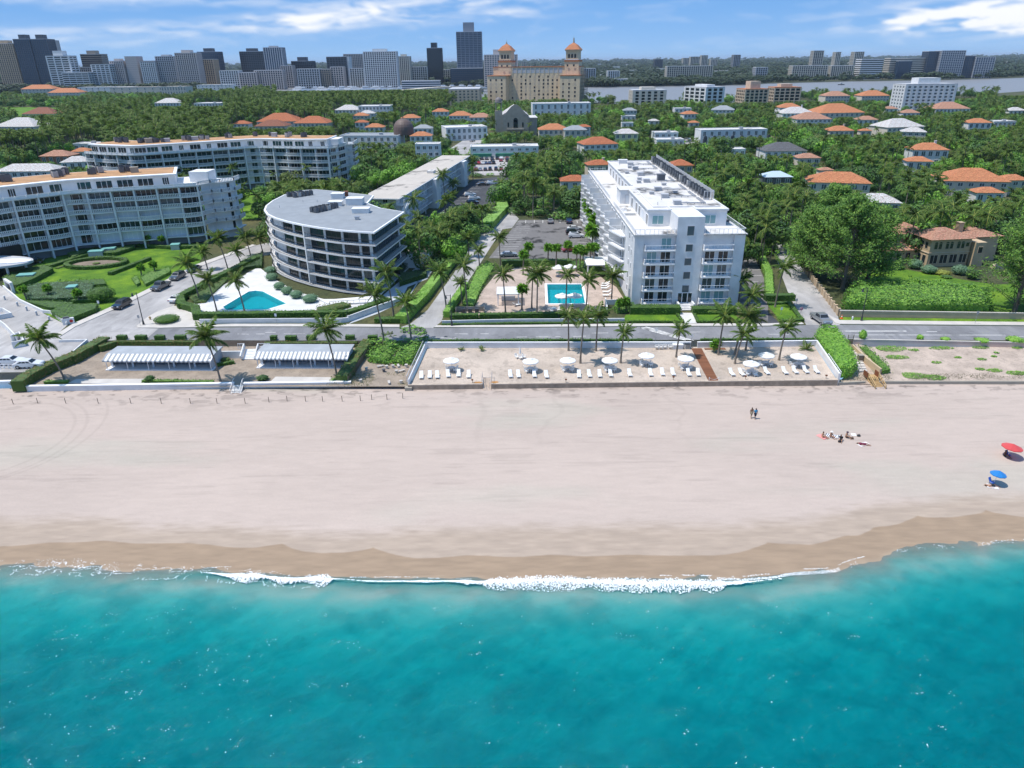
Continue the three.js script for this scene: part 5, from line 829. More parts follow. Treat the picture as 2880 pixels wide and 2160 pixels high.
// ---------- right of the terrace: sea grape hedge, steps, dune garden ----------
hedgeBed([[57.26,-125.52],[59.85,-129.52],[62.72,-129.43],[61.38,-120.54],[58.88,-111.5],[56.88,-109.56],[55.24,-109.37]],2.1,-1.2,'tall glossy green sea grape hedge right of the sand terrace',{pal:GREEN.bright,leaf:0.42,dens:16,rough:0.5});
{
const tan=mt([0.62,0.47,0.30],0.9,{map:MOTTLE}),w=thing('retaining_wall','tan sloping wall beside the beach steps','wall');new MB().wall([[62.81,-121.87],[62.48,-115.56],[62.63,-110.79]],-2.6,-0.15,0.3).part('wall',tan,w);
const path=add(new THREE.Group(),'stepping_path','path of pale square slabs leading to the wooden beach stairs','path',null,'structure');const a=[62.03,-120.84],b=[60.05,-112.12];for(let i=0;i<9;i++)for(const s of[0,1]){const u=i / 9,v=(i + 0.86) / 9,x=(k)=>lerp(a[0],b[0],k)- 0.3 + s*0.78,y=lerp(-0.72,-1.28,u);new MB().prism([[x(u),lerp(a[1],b[1],u)],[x(u)+ 0.7,lerp(a[1],b[1],u)],[x(v)+ 0.7,lerp(a[1],b[1],v)],[x(v),lerp(a[1],b[1],v)]],y - 0.2,y).part('slab',M.paving,path);}
new MB().sheet([[63.01,-124.42],[63.58,-123.5],[61.82,-109.14],[59.66,-107.75],[54.52,-108.36],[57.65,-111.73]],(x,z)=>lerp(-1.72,-0.8,cl((-z - 108) / 14))).one('sandy_path',M.sand,'trodden sand beside the beach stairs','path',null,'structure');
const s=[60.75,-109.19],t=thing('beach_stairs','pale timber stairs leading down to the beach','stairs',[s[0],0,s[1]]);for(let i=0;i<9;i++)new MB().bx(-0.75,0.75,-1.25 - i*0.11,-1.19 - i*0.11,0.1 + i*0.3,0.38 + i*0.3).part('tread',M.woodPale,t);for(const x of[-0.85,0.85]){new MB().bar(V(x,-1.45,0),V(x,-2.35,2.9),0.1,0.3).part('stringer',M.woodPale,t);new MB().bar(V(x,-0.3,0),V(x,-1.25,2.9),0.12,0.1).part('handrail',M.woodPale,t);for(let i=0;i<4;i++)new MB().bx(x - 0.06,x + 0.06,-2.5,-0.3 - i*0.32,0.05 + i*0.93,0.17 + i*0.93).part('post',M.woodPale,t);new MB().bar(V(x,-0.75,0),V(x,-1.7,2.9),0.06,0.12).part('rail',M.woodPale,t);}
new MB().bx(-0.95,0.95,-1.3,-1.2,-1.5,0.1).part('landing',M.woodPale,t);for(const x of[-0.95,0.95]){new MB().bx(x - 0.05,x + 0.05,-1.2,-0.3,-1.5,0).part('side_boards',M.wood,t);}
const gp=[62.69,-122.97],gate=thing('garden_gate','dark open lattice gate at the road end of the stepping path','gate',[gp[0],-0.6,gp[1]]);for(const x of[-0.5,0.5])new MB().bx(x - 0.05,x + 0.05,0,2.0,-0.05,0.05).part('post',M.woodGrey,gate);for(let i=0;i<6;i++)new MB().bx(-0.45,0.45,0.2 + i*0.3,0.26 + i*0.3,-0.03,0.03).part('slat',M.woodGrey,gate);
const bx=[61.85,-116.65],box=thing('wooden_bin','grey wooden bin beside the stepping path','bin',[bx[0],-0.95,bx[1]]);new MB().bx(-0.4,0.4,0,0.9,-0.4,0.4).part('body',M.woodGrey,box);new MB().bx(-0.45,0.45,0.9,0.97,-0.45,0.45).part('lid',M.stone,box);
// dune garden
const dn=[[64.08,-124.3],[65.92,-122.17],[94.02,-121.3],[180,-118],[180,-107],[85.33,-107.78],[61.94,-108.57]];new MB().sheet(dn,(x,z)=>lerp(-1.45,-0.72,cl((-z - 108) / 14))).one('dune_garden',mt([0.60,0.50,0.43],1,{map:again(DIRT,11),bumpMap:again(FINE,3),bumpScale:0.08}),'sandy dune garden with creeping plants on the right','sand',null,'structure');
const rw=thing('garden_wall','long low tan wall between the boulevard and the dune garden','wall');new MB().wall([[63.72,-123.72],[93.91,-121.13],[180,-118.3]],-1.2,0.18,0.3).part('wall',M.pink,rw);new MB().wall([[63.72,-123.72],[93.91,-121.13],[180,-118.3]],0.18,0.26,0.38).part('coping',M.paving,rw);
const sw=thing('sea_wall','low dark weathered wall at the foot of the dune garden','wall');new MB().wall([[61.5,-108.17],[85.21,-107.52],[180,-106.8]],-2.4,-1.32,0.3).part('wall',M.stone,sw);const sw2=thing('sea_wall','short weathered wall between sea grape hedge and stairs','wall');new MB().wall([[54.51,-107.9],[58.92,-108.24]],-2.4,-1.35,0.3).part('wall',M.stone,sw2);
const patch=[[0,3.0,1.5],[0,2.2,1.0],[0,1.0,0.6],[0,2.4,0.8],[0,1.6,0.7],[0,1.0,0.5],[0,0.7,0.4],[0,0.9,0.5],[0,0.5,0.4],[0,0.6,0.4],[0,1.0,0.8],[0,2.2,1.4],[0,2.0,1.2],[0,0.8,0.6],[0,1.5,0.8],[0,1.8,1.0],[0,1.2,1.0]];
const PP=[[69.3,-121.12],[68.78,-117.47],[73.39,-120.43],[78.85,-121.12],[85.89,-121.19],[74.64,-115.15],[79.56,-117.15],[83.33,-116.22],[87.42,-118.87],[86.11,-117.39],[92.55,-120.98],[68.18,-110.2],[71.27,-109.39],[80.64,-112.35],[82.88,-111.78],[85.95,-110.7],[63.63,-111.83]];
const R=rng(44),L=new Leaves(GREEN.bright,R);patch.forEach(([,rx,rz],i)=>{const[x,z]=PP[i];for(let k=0;k<150*rx*rz + 40;k++){const a=R()*6.28,r=Math.sqrt(R())*(0.75 + 0.4*fbm(Math.cos(a)+ i,Math.sin(a),3,2));L.leaf(x + Math.cos(a)*r*rx,lerp(-1.45,-0.72,cl((-(z)- 108) / 14))+ 0.05 + R()*0.22*(1 - r*0.6),z + Math.sin(a)*r*rz,0,1,0,0.24);}});
add(mesh(L.geo(),M.leaf,'x',scene),'dune_creeper','green creeping plants in patches on the dune sand','ground cover',null,'stuff');
const L2=new Leaves([[0.16,0.15,0.09],[0.10,0.12,0.05],[0.2,0.17,0.11]],R);for(let k=0;k<2600;k++){const x=lerp(56,100,R()),z=-108.3 - R()*2.2;if(fbm(x*0.3,z*0.3,8,3)<0.47)continue;L2.leaf(x,-1.35 + R()*0.35,z,0,0.3,1,0.22,0.25);}add(mesh(L2.geo(),M.leaf,'x',scene),'dry_grass','dry brown grass and twigs along the low dark wall','grass',null,'stuff');
hedgeBed([[64.02,-122.23],[65.58,-121.89],[65.17,-113.86],[64.77,-111.3],[62.87,-110.6],[63.75,-116]],0.9,-1.1,'leafy bushes between tan wall and dune sand',{pal:GREEN.mid,leaf:0.34,rough:0.5,cat:'bush',name:'bush'});
[[[75.92,-123.61],0.7,1.1,'round bush on the roadside behind the tan wall'],[[80.41,-123.17],0.9,0.7,'spreading shrub on the verge behind the tan wall'],[[86.94,-122.6],1.4,0.5,'long low shrub on the roadside'],[[92.73,-122.3],1.6,0.9,'dark bushes on the verge at the right edge'],[[65.44,-124.08],0.8,2.0,'tall leafy bush beside the lattice gate']].forEach(([p,r,h,l])=>shrub(p,r,h,-0.05,l,{pal:GREEN.bright,leaf:0.34}));
}
// ---------- left of the terrace: cabanas, hedges, beach posts ----------
{
const Y=-1.15,lot=[[-82.21,-109.53],[-81.35,-123.25],[-78.68,-127.76],[-48.7,-127.06],[-26.52,-126.36],[-15.92,-125.7],[-17.6,-107.79],[-27.11,-108.04]];
new MB().sheet(lot,Y).one('cabana_yard',mt([0.40,0.335,0.275],1,{map:again(DIRT,9),bumpMap:again(FINE,3),bumpScale:0.06}),'brown sandy yard round the beach cabanas','ground',null,'structure');
const pad=(poly,l)=>new MB().prism(poly,Y - 0.1,Y + 0.08).one('concrete_pad',M.paving,l,'pavement',null,'structure');pad([[-75.45,-110.62],[-75,-112.3],[-62.32,-112.04],[-62.26,-109.78]],'pale concrete pad before the left cabana');pad([[-41.07,-109.67],[-40.68,-112.32],[-30.8,-111.8],[-30.47,-109.47]],'pale concrete pad before the right cabana');
const fw=(p,q,l)=>{const t=thing('sea_wall',l,'wall');new MB().wall([p,q],-2.6,Y + 0.32,0.5).part('wall',M.white,t);new MB().wall([p,q],Y + 0.32,Y + 0.42,0.62).part('coping',M.whiteClean,t);};
fw([-81.17,-108.95],[-47.04,-109.24],'long white beach wall before the left cabana');fw([-44.78,-109.17],[-27.37,-109.26],'white beach wall before the right cabana');
fw([-90.98,-110.93],[-83.24,-111.29],'white wall end at the far left above the beach');
function cabana(label,c0,c1,back){
const w=Math.hypot(c1[0]- c0[0],c1[1]- c0[1]),t=thing('cabana',label,'cabana',[c0[0],Y,c0[1]],Math.atan2(-(c1[1]- c0[1]),c1[0]- c0[0]));const D=5.0,n=6;
new MB().bx(0,w,0,2.4,-D,-D + 0.25).bx(0,0.2,0,2.4,-D,-1.5).bx(w - 0.2,w,0,2.4,-D,-0.2).part('wall',M.greyLight,t);
new MB().bx(-0.2,w + 0.2,-0.05,0.18,-D,0.1).part('floor',M.whiteClean,t);new MB().bx(-0.3,w + 0.3,2.4,2.6,-D - 0.2,-1.4).part('roof',mt([0.40,0.43,0.46],0.8,{map:MOTTLE}),t);
for(let i=0;i<n;i++){const x=lerp(0.1,w - 0.1,i /(n - 1));new MB().bx(x - 0.05,x + 0.05,0.18,1.95,-0.15,-0.05).part('post',M.whiteClean,t);if(i + 1<n){const x2=lerp(0.1,w - 0.1,(i + 1) /(n - 1));opening(t,(x + x2) / 2,0.2,-2.4,(x2 - x)*0.84,1.95,{glass:mt([0.16,0.17,0.19],0.7),n:4,fr:0.05,name:'louvred_door',frame:M.greyLight});new MB().bx(x + 0.2,x + 0.55,0.2,2.1,-1.2,-1.12).part('curtain',M.shutter,t);}}
const st=46;for(let i=0;i<st;i++){const x0=lerp(-0.3,w + 0.3,i / st),x1=lerp(-0.3,w + 0.3,(i + 1) / st),m=i % 2?M.whiteClean:mtGrey;new MB().quad(V(x0,1.98,0.25),V(x1,1.98,0.25),V(x1,2.62,-1.4),V(x0,2.62,-1.4)).quad(V(x0,1.72,0.27),V(x1,1.72,0.27),V(x1,1.98,0.25),V(x0,1.98,0.25)).part('awning_stripe',m,t);}
return t;
}
const mtGrey=mt([0.30,0.32,0.34],0.9);cabana('long grey roofed cabana with striped awning, left of the two',[-71.68,-116.09],[-52.86,-115.4]);cabana('grey roofed cabana with striped awning, right of the two',[-45.35,-116.27].map((v,i)=>(i?v:v + 0.3)),[-29.03,-115.7]);
// stairs from the road between the cabanas
const sp=[-48,-120.1],s=thing('garden_steps','white steps from the road down between the cabanas','steps',[sp[0],Y,sp[1]]);for(let i=0;i<7;i++)new MB().bx(-1.1,1.1,0,0.17*(7 - i),-0.3 - 0.32*(6 - i)- 0.32,-0.3 - 0.32*(6 - i)).part('step',M.whiteClean,s);for(const x of[-1.3,1.3]){new MB().bar(V(x,0.5,0),V(x,1.9,-2.7),0.2,0.9).part('side_wall',M.white,s);}
railing(s,[[-1.3,-2.8],[-2.6,-2.8]],1.15,1.0,0.4,M.whiteClean);railing(s,[[1.3,-2.8],[3.4,-2.8]],1.15,1.0,0.4,M.whiteClean);
new MB().bx(-5.5,-1.5,0,1.4,-1.2,-0.9).bx(1.5,3.6,0,1.5,-3.2,-2.9).part('retaining_wall',M.white,s);
// white railings and steps to the beach
const bs=[-45.84,-108.81],bt=thing('beach_stairs','white metal stairs over the beach wall between the cabanas','stairs',[bs[0],-1.1,bs[1]]);for(let i=0;i<8;i++)new MB().bx(-0.7,0.7,0.1 - i*0.14,0.15 - i*0.14,0.1 + i*0.24,0.32 + i*0.24).part('tread',M.paintWhite,bt);for(const x of[-0.78,0.78]){new MB().bar(V(x,1.1,-0.6),V(x,1.1,0.1),0.05,0.05).bar(V(x,1.1,0.1),V(x,0.1,2.1),0.05,0.05).part('handrail',M.paintWhite,bt);new MB().bar(V(x,0.1,0),V(x,-1.0,2.1),0.06,0.2).part('stringer',M.paintWhite,bt);for(let i=0;i<4;i++)new MB().bx(x - 0.025,x + 0.025,-0.1 - i*0.3,1.1 - i*0.28,0.1 + i*0.6,0.15 + i*0.6).part('post',M.paintWhite,bt);}
// hedges: slanting rust coloured hedge, long low hedges, box hedges along the road
hedge([[-78.6,-128.25],[-79.77,-120.31],[-81.81,-115.75],[-82.59,-111.25],[-82.48,-109.29]],2.2,1.9,Y - 0.3,'big slanting hedge with rusty leaves left of the cabanas',{pal:GREEN.rust,leaf:0.34,rough:0.3,dens:15});
hedge([[-77.34,-125.47],[-75.68,-127.97],[-60.54,-127.31]],1.0,1.1,Y + 0.1,'low mixed hedge behind the left cabana',{pal:GREEN.rust,leaf:0.28});hedge([[-46.53,-126.44],[-29.57,-126.21]],0.9,1.0,Y + 0.1,'low mixed hedge behind the right cabana',{pal:GREEN.rust,leaf:0.28});
hedge([[-27.31,-125.8],[-28.16,-118.78],[-28.36,-112.45],[-28.57,-110.47]],2.2,1.6,Y - 0.2,'broad rusty green hedge right of the cabanas',{pal:GREEN.rust,leaf:0.34,rough:0.35});
const bxs=[[-74.85,-128.59],[-71.14,-128.47],[-67.46,-128.36],[-63.47,-128.23],[-58.97,-127.96],[-45.36,-127.47],[-42,-127.3],[-38.15,-127.36],[-30.72,-127.19],[-26.37,-126.93]],wd=[1.9,2.2,1.9,2.2,2.0,1.3,2.2,1.8,1.8,1.9];bxs.forEach(([x,z],i)=>hedge([[x - wd[i] / 2 + 0.5,z],[x + wd[i] / 2 - 0.5,z]],1.05,0.95,-0.05,`clipped box shrub on the road edge, ${TH[i]} from the left`,{group:'box shrubs along the road',leaf:0.2,dens:20,name:'box_shrub',cat:'shrub',pal:GREEN.hedge,rough:0.06}));
// fences and low walls by the road on the left
const rw=(p,h,l)=>{const t=thing('garden_wall',l,'wall');new MB().wall(p,-0.6,h,0.22).part('wall',M.white,t);return t;};
rw([[-86.11,-127.34],[-81.04,-127.55],[-80.34,-121.73]],0.5,'low white wall at the corner of the far left car park');rw([[-95.67,-128.13],[-95.28,-130],[-91.65,-125.57],[-93.11,-124.43]],1.3,'white wall with a stepped top by the far left bins');rw([[-107.4,-140.57],[-101.04,-134.76],[-94.97,-128.42]],1.2,'white curved wall of the far left ramp');rw([[-107.5,-140.59],[-105.02,-142.72],[-108.78,-145.91],[-112.61,-146.83]],1.0,'white low parapet at the left edge');
const xr=thing('balustrade','white crossed timber balustrade before the parked cars at far left','balustrade');const x0=[-92.36,-114.63],x1=[-81.45,-114.62];for(let i=0;i<14;i++){const a=lerp(x0[0],x1[0],i / 14),b=lerp(x0[0],x1[0],(i + 1) / 14),za=lerp(x0[1],x1[1],i / 14),zb=lerp(x0[1],x1[1],(i + 1) / 14);new MB().bar(V(a,0.05,za),V(b,0.75,zb),0.06,0.06).bar(V(a,0.75,za),V(b,0.05,zb),0.06,0.06).part('cross',M.whiteClean,xr);new MB().bx(a - 0.06,a + 0.06,0,0.85,za - 0.06,za + 0.06).part('post',M.whiteClean,xr);}new MB().bar(V(x0[0],0.82,x0[1]),V(x1[0],0.82,x1[1]),0.1,0.08).part('rail',M.whiteClean,xr);
// the little lot between the hedge and the sand terrace
hedgeBed([[-26.97,-127.81],[-25.62,-129.03],[-21.54,-128.58],[-21.55,-125.27],[-22.09,-117.16],[-25.82,-118.35],[-26.19,-122.32]],1.3,Y,'bright leafy thicket between cabanas and sand terrace',{pal:GREEN.bright.concat(GREEN.mid),leaf:0.45,rough:1.1,dens:16,cat:'bush',name:'bush'});hedgeBed([[-21.44,-132.81],[-17.83,-133.36],[-15.69,-128.08],[-16.89,-124.53],[-17.95,-117.04],[-21.26,-117.14],[-21.15,-125.51]],1.5,Y,'tall bright bushes against the slanted white wall',{pal:GREEN.bright.concat(GREEN.mid),leaf:0.45,rough:1.1,dens:16,cat:'bush',name:'bush'});
const R=rng(61),L=new Leaves([[0.2,0.2,0.08],[0.12,0.16,0.05],[0.26,0.22,0.12]],R);for(let k=0;k<1500;k++){const x=lerp(-31,-17.5,R()),z=lerp(-113,-108,R());if(fbm(x*0.4,z*0.4,18,3)>0.45)L.leaf(x,Y + R()*0.5,z,0,0.4,1,0.3,0.2);}add(mesh(L.geo(),M.leaf,'x',scene),'dry_grass','dry grass on the sand beside the slanted wall','grass',null,'stuff');
const JP=[[-25.51,-114.91],[-23.27,-116.14],[-22.06,-115.59],[-20.97,-115.82],[-20.12,-116.31],[-18.64,-116.01],[-22.32,-114.05],[-19.18,-113.96],[-20.02,-113.48],[-25.54,-109.72],[-20.66,-109.11],[-18.61,-109.05]];
JP.forEach(([x,z],i)=>{const t=new MB();if(i % 3===1)t.bx(-0.6,0.6,0.25,0.33,-0.2,0.2).bx(-0.5,-0.4,0,0.25,-0.15,0.15).bx(0.4,0.5,0,0.25,-0.15,0.15);else t.tube(V(0,0,0),V(0,0.5,0),0.22,0.26,10).tube(V(0,0.5,0),V(0,0.55,0),0.3,0.3,10);const o=t.one(i % 3===1?'concrete_bench':'concrete_pot',i===6?M.greyDark:M.paving,i % 3===1?`weathered slab bench in the yard by the slanted wall, ${TH[(i - 1) / 3]} of four`:`stone pot in the yard by the slanted wall, ${TH[i]} piece`,i % 3===1?'bench':'pot','pots and slabs in the yard');o.position.set(x,Y,z);o.rotation.y=R()*3;});
const fe=thing('picket_fence','grey weathered picket fence beside the yard of pots','fence');const f0=[-26.68,-122.01],f1=[-27.58,-109.49];for(let i=0;i<34;i++){const x=lerp(f0[0],f1[0],i / 33),z=lerp(f0[1],f1[1],i / 33);new MB().bx(x - 0.05,x + 0.05,Y - 0.2,Y + 1.15,z - 0.04,z + 0.04).part('picket',M.woodGrey,fe);}new MB().bar(V(f0[0],Y + 0.8,f0[1]),V(f1[0],Y + 0.8,f1[1]),0.04,0.08).part('rail',M.woodGrey,fe);
hedge([[-62.51,-110.74],[-50.82,-110.03]],0.8,0.5,Y,'low green border behind the left beach wall',{pal:GREEN.mid});hedge([[-79.05,-110.71],[-75.98,-110.87]],0.9,0.5,Y,'small green border at the left end of the beach wall',{pal:GREEN.mid});shrub([-61.63,-110.95],0.9,1.2,Y,'dark round bush before the left cabana',{pal:GREEN.dark});shrub([-42.51,-111.15],1.1,0.9,Y,'dark bush left of the right concrete pad',{pal:GREEN.dark});shrub([-29.88,-110.31],1.0,0.5,Y,'low round bush at the palm foot',{pal:GREEN.mid});hedge([[-52.42,-117.52],[-50.29,-118.52]],0.8,0.6,Y,'small hedge beside the white garden steps',{pal:GREEN.hedge});shrub([-51.95,-119.66],0.9,0.8,Y,'round shrub beside the white garden steps',{pal:GREEN.rust});
}
// posts along the top of the beach
{
const PP=[[-80.94,-104.19],[-77.06,-104.35],[-72.43,-104.23],[-67.1,-104.09],[-61.73,-103.95],[-56.77,-103.82],[-52,-103.7],[-47.65,-103.59],[-43.07,-103.47],[-39.32,-103.77],[-36.48,-104.09],[-33.42,-103.88],[-30.64,-103.8],[-27.46,-103.72],[-24.54,-103.78],[-22.76,-104.13],[-20.27,-104.06],[-17.77,-104.4]];
PP.forEach(([x,z],i)=>{const o=new MB().tube(V(0,-0.4,0),V((hash2(i,1,1)- 0.5)*0.06,0.95,0),0.055,0.05,7).tube(V(0,0.93,0),V(0,0.99,0),0.06,0.03,7).one('beach_post',M.woodGrey,`grey wooden post standing in the beach sand, ${TH[i]} from the left`,'post','row of posts along the beach');o.position.set(x,beachH(x,z),z);});
}

// ---------- pools ----------
function pool(poly,label,extra){
const t=thing('swimming_pool',label,'swimming pool'),i=insetPoly(poly,0.02),b=new MB();
i.forEach(([x,z],k)=>{const[a,c]=i[(k + 1)% i.length];b.quad(V(x,-1.3,z),V(a,-1.3,c),V(a,0.05,c),V(x,0.05,z));});b.sheet(i,-1.3).part('basin',M.poolTile,t);
const W=new MB().prism(insetPoly(poly,0.05),-1.28,-0.08,{bottom:true}).part('water',new THREE.MeshPhysicalMaterial({color:lin(0.02,0.42,0.46),roughness:0.05,transparent:true,opacity:0.3,thickness:1,attenuationColor:lin(0.45,0.93,0.95),attenuationDistance:1,bumpMap:again(FINE,3),bumpScale:0.03}),t);void W;
const o=insetPoly(poly,-0.55);poly.forEach((p,k)=>{const n=(k + 1)% poly.length;new MB().prism([p,poly[n],o[n],o[k]],0.0,0.09).part('coping',M.whiteClean,t);});
if(extra)extra(t);return t;
}
pool(poolC,'turquoise kidney cornered pool before the curved building');
pool(poolW,'rectangular turquoise pool with lane lines beside the white tower',(t)=>{for(const[p,q]of[[[10.94,-159.57],[10.74,-150.76]],[[13.51,-159.47],[13.29,-150.67]]])new MB().ribbon([p,q],0.28,-1.27).part('lane_line',M.black,t);const l=[15.91,-161.91];for(const s of[-0.25,0.25])new MB().tube(V(l[0]+ s,-0.6,l[1]+ 0.3),V(l[0]+ s,0.9,l[1]- 0.1),0.03,0.03,6).part('ladder_rail',M.metal,t);});
// ---------- left garden ----------
hedgeBed([[-122.25,-193.98],[-121.79,-199.85],[-110.47,-208.12],[-106.93,-201.19],[-108.88,-194.4],[-114.23,-193.62],[-118,-197.68],[-118.31,-190.05]],1.2,0,'thick clipped hedge under the long white facade at left');
hedge([[-108.21,-205.14],[-96.36,-201.79],[-90.34,-202.47]],1.6,1.0,0,'clipped hedge along the far right edge of the left lawn');
hedge([[-120.47,-183.01],[-117.25,-195.68]],1.6,0.8,0,'straight low hedge beside the flower strip');hedge([[-117.93,-181.76],[-114.6,-194.02]],1.0,0.3,0,'brownish flower strip on the left lawn',{pal:GREEN.rust});
hedgeBed([[-124,-169.24],[-124.99,-177.62],[-120.68,-181.31],[-116.38,-177.8],[-115.56,-167.91],[-116.18,-162.19],[-120.56,-165.19]],1.4,0,'broad clipped hedge at the left end of the lawn');
hedge(Array.from({length:25},(_,i)=>{const c=[-109.78,-185.46],a=(i / 24)*6.2832;return[c[0]+ Math.cos(a)*7.4,c[1]+ Math.sin(a)*5.0];}),1.3,0.9,0,'oval ring hedge in the middle of the left lawn',{dens:20});
{const c=[-109.97,-185.82];new MB().sheet(Array.from({length:24},(_,i)=>[c[0]+ Math.cos(i*0.2618)*6.6,c[1]+ Math.sin(i*0.2618)*4.3]),0.06).one('flower_bed',M.soil,'bare oval flower bed inside the ring hedge','flower bed',null,'structure');shrub(c,1.0,0.5,0.05,'small yellow green shrub inside the ring hedge',{pal:GREEN.olive});}
hedge([[-100.47,-174.98],[-97.65,-189.13]],1.3,0.9,0,'short hedge in front of the rockery on the left lawn');
shrub([-91.4,-153.29],2.9,3.3,0,'big rounded clipped shrub at the street side of the left garden',{pal:GREEN.hedge,leaf:0.24,n:1500});
hedgeBed([[-114.17,-160.28],[-112.05,-164.86],[-104.96,-166.02],[-98.55,-163.38],[-93.78,-153.38],[-100.75,-151.96],[-106.54,-152.17]],1.5,0,'grey green shrub bed in the left garden',{pal:[...GREEN.grey,...GREEN.dark],rough:0.5});
hedgeBed([[-105.79,-167.52],[-99.13,-168.74],[-95.97,-164.23],[-99.39,-163.41]],1.0,0,'clipped hedge behind the big rounded shrub',{});
hedgeBed([[-108.38,-152.24],[-102.6,-151.61],[-96.37,-150.56],[-94.84,-146.91],[-99.45,-146.68]],0.9,0,'low hedge behind the white garden wall at left');hedgeBed([[-97.01,-143.15],[-97.05,-148.17],[-93.2,-148.03],[-89.57,-148.3],[-88.2,-144.74],[-89.84,-139.25],[-91.21,-137.88]],1.3,0,'billowing clipped hedge at the street corner of the left garden');hedge([[-96.81,-151.81],[-89.12,-152.36]],1.2,0.9,0,'clipped hedge between the rounded shrub and the pavement');
hedgeBed([[-90.65,-169.91],[-91.06,-175.12],[-87.64,-179.35],[-85.42,-174.89],[-86.71,-163.86]],1.1,0,'planted rockery mound beside the parked cars',{pal:GREEN.mid,rough:0.5});hedgeBed([[-92.97,-170],[-92.51,-172.03],[-88.75,-165.86],[-88.95,-163.95]],0.8,0,'small bushes at the tip of the rockery',{pal:GREEN.mid});
for(const[p,w,l]of[[[-119.1,-170.93],3.6,'first of the teal skylights, by the left hedge'],[[-114.34,-194.5],3.6,'teal skylight inside the thick clipped hedge'],[[-112.49,-197.74],3.2,'teal skylight behind the thick clipped hedge'],[[-101.86,-160.18],1.9,'teal skylight in the grey green shrub bed'],[[-95.48,-201.48],2.2,'teal skylight beside the far hedge of the left lawn']]){const t=thing('skylight',l,'skylight',[p[0],0,p[1]],0.2,'teal skylights of the left garden');new MB().bx(-w / 2,w / 2,0,1.45,-1.1,1.1).part('kerb',M.greyLight,t);new MB().bx(-w / 2 - 0.1,w / 2 + 0.1,1.45,1.6,-1.2,1.2).part('glass',mt([0.22,0.48,0.44],0.3),t);}
{
const t=thing('garden_wall','white retaining wall along the forecourt of the left garden','wall');new MB().wall([[-120.64,-164.24],[-109.84,-153.13],[-99.79,-145.14],[-98.04,-144.7],[-90.33,-137.15]],-0.1,0.7,0.3).part('wall',M.white,t);
const gp=[-117.12,-161.31],g=thing('garage_entrance','white framed garage entrance under the left garden','garage',[gp[0],0,gp[1]],-0.75);new MB().bx(-2.6,-2.2,0,2.2,-0.3,0.3).bx(2.2,2.6,0,2.2,-0.3,0.3).bx(-2.6,2.6,2.2,2.7,-0.3,0.3).part('frame',M.white,g);new MB().bx(-2.2,2.2,0,2.2,-0.28,-0.2).part('door',M.greyDark,g);
[[-114.29,-154.82],[-108.51,-150.19],[-104.42,-146.86],[-100.36,-143.64],[-95.63,-140.16]].forEach(([x,z],i)=>{const b=thing('bollard_light',`short white bollard on the forecourt, ${TH[i]} from the left`,'bollard',[x,0,z],0,'bollards along the forecourt');new MB().tube(V(0,0,0),V(0,0.85,0),0.2,0.17,10).part('post',M.greyLight,b);new MB().tube(V(0,0.85,0),V(0,1.0,0),0.24,0.2,10).part('cap',M.white,b);});
const sb=[-90.25,-137.85],s=thing('entrance_sign','white wall end with a round red emblem at the street corner','sign',[sb[0],0,sb[1]],0.45);new MB().bx(-1.1,1.0,0,1.3,-0.3,0.3).part('wall',M.white,s);new MB().tube(V(0.5,0.7,0.3),V(0.5,0.7,0.34),0.32,0.32,16).part('emblem',M.red,s);new MB().bx(-0.9,0.2,1.3,1.6,-0.25,0.2).part('flower_box',M.greyDark,s);
}
shrub([-70.6,-138.59],2.5,1.2,0.1,'low oval clipped shrub on the concrete corner',{pal:GREEN.hedge,leaf:0.2,n:1300});
// ---------- round the curved building ----------
hedge([[-67.68,-185.99],[-71.15,-168.61],[-73.76,-152.64],[-70.99,-147.23],[-67.25,-144.76],[-64.67,-139.83],[-52.77,-139.78],[-34.65,-140.1]],1.7,1.5,0,'long clipped hedge along street and boulevard round the left pool terrace',{dens:16});hedge([[-34.68,-140.25],[-31.79,-142.75],[-27.14,-148.86]],1.8,1.3,0,'clipped hedge sloping up beside the entrance drive');hedgeBed([[-41.61,-145.01],[-36.48,-148.79],[-34.29,-146.71],[-36.87,-143.69],[-40.64,-143.06]],1.0,0,'reddish mixed shrubs behind the front hedge',{pal:GREEN.rust,rough:0.4});
hedgeBed([[-73.25,-155.18],[-73.11,-161.45],[-71.43,-170.14],[-70.05,-174.25],[-68.6,-167.02],[-68.07,-156.73],[-67.34,-150.74],[-69.6,-150]],0.9,0,'lush mixed planting between hedge and left pool',{pal:[...GREEN.mid,...GREEN.rust],rough:0.6});hedgeBed([[-71.19,-184.37],[-69.49,-191.59],[-68.39,-194.1],[-63.79,-179.45],[-65.6,-179.53],[-68.22,-177.42]],1.2,0,'dark planting at the back of the curved building',{pal:GREEN.dark,rough:0.5});
[[-58.12,-168.59],[-53.98,-160.71],[-51.17,-156.98],[-48.14,-153.81],[-44.29,-150.72],[-60.32,-174.91]].forEach((q,i)=>shrub(q,[1.7,1.5,1.5,1.6,1.9,1.6][i],1.8,0.05,`grey green rounded shrub at the foot of the curved building, ${TH[i]} from the back`,{pal:GREEN.grey,group:'rounded grey shrubs',leaf:0.22}));
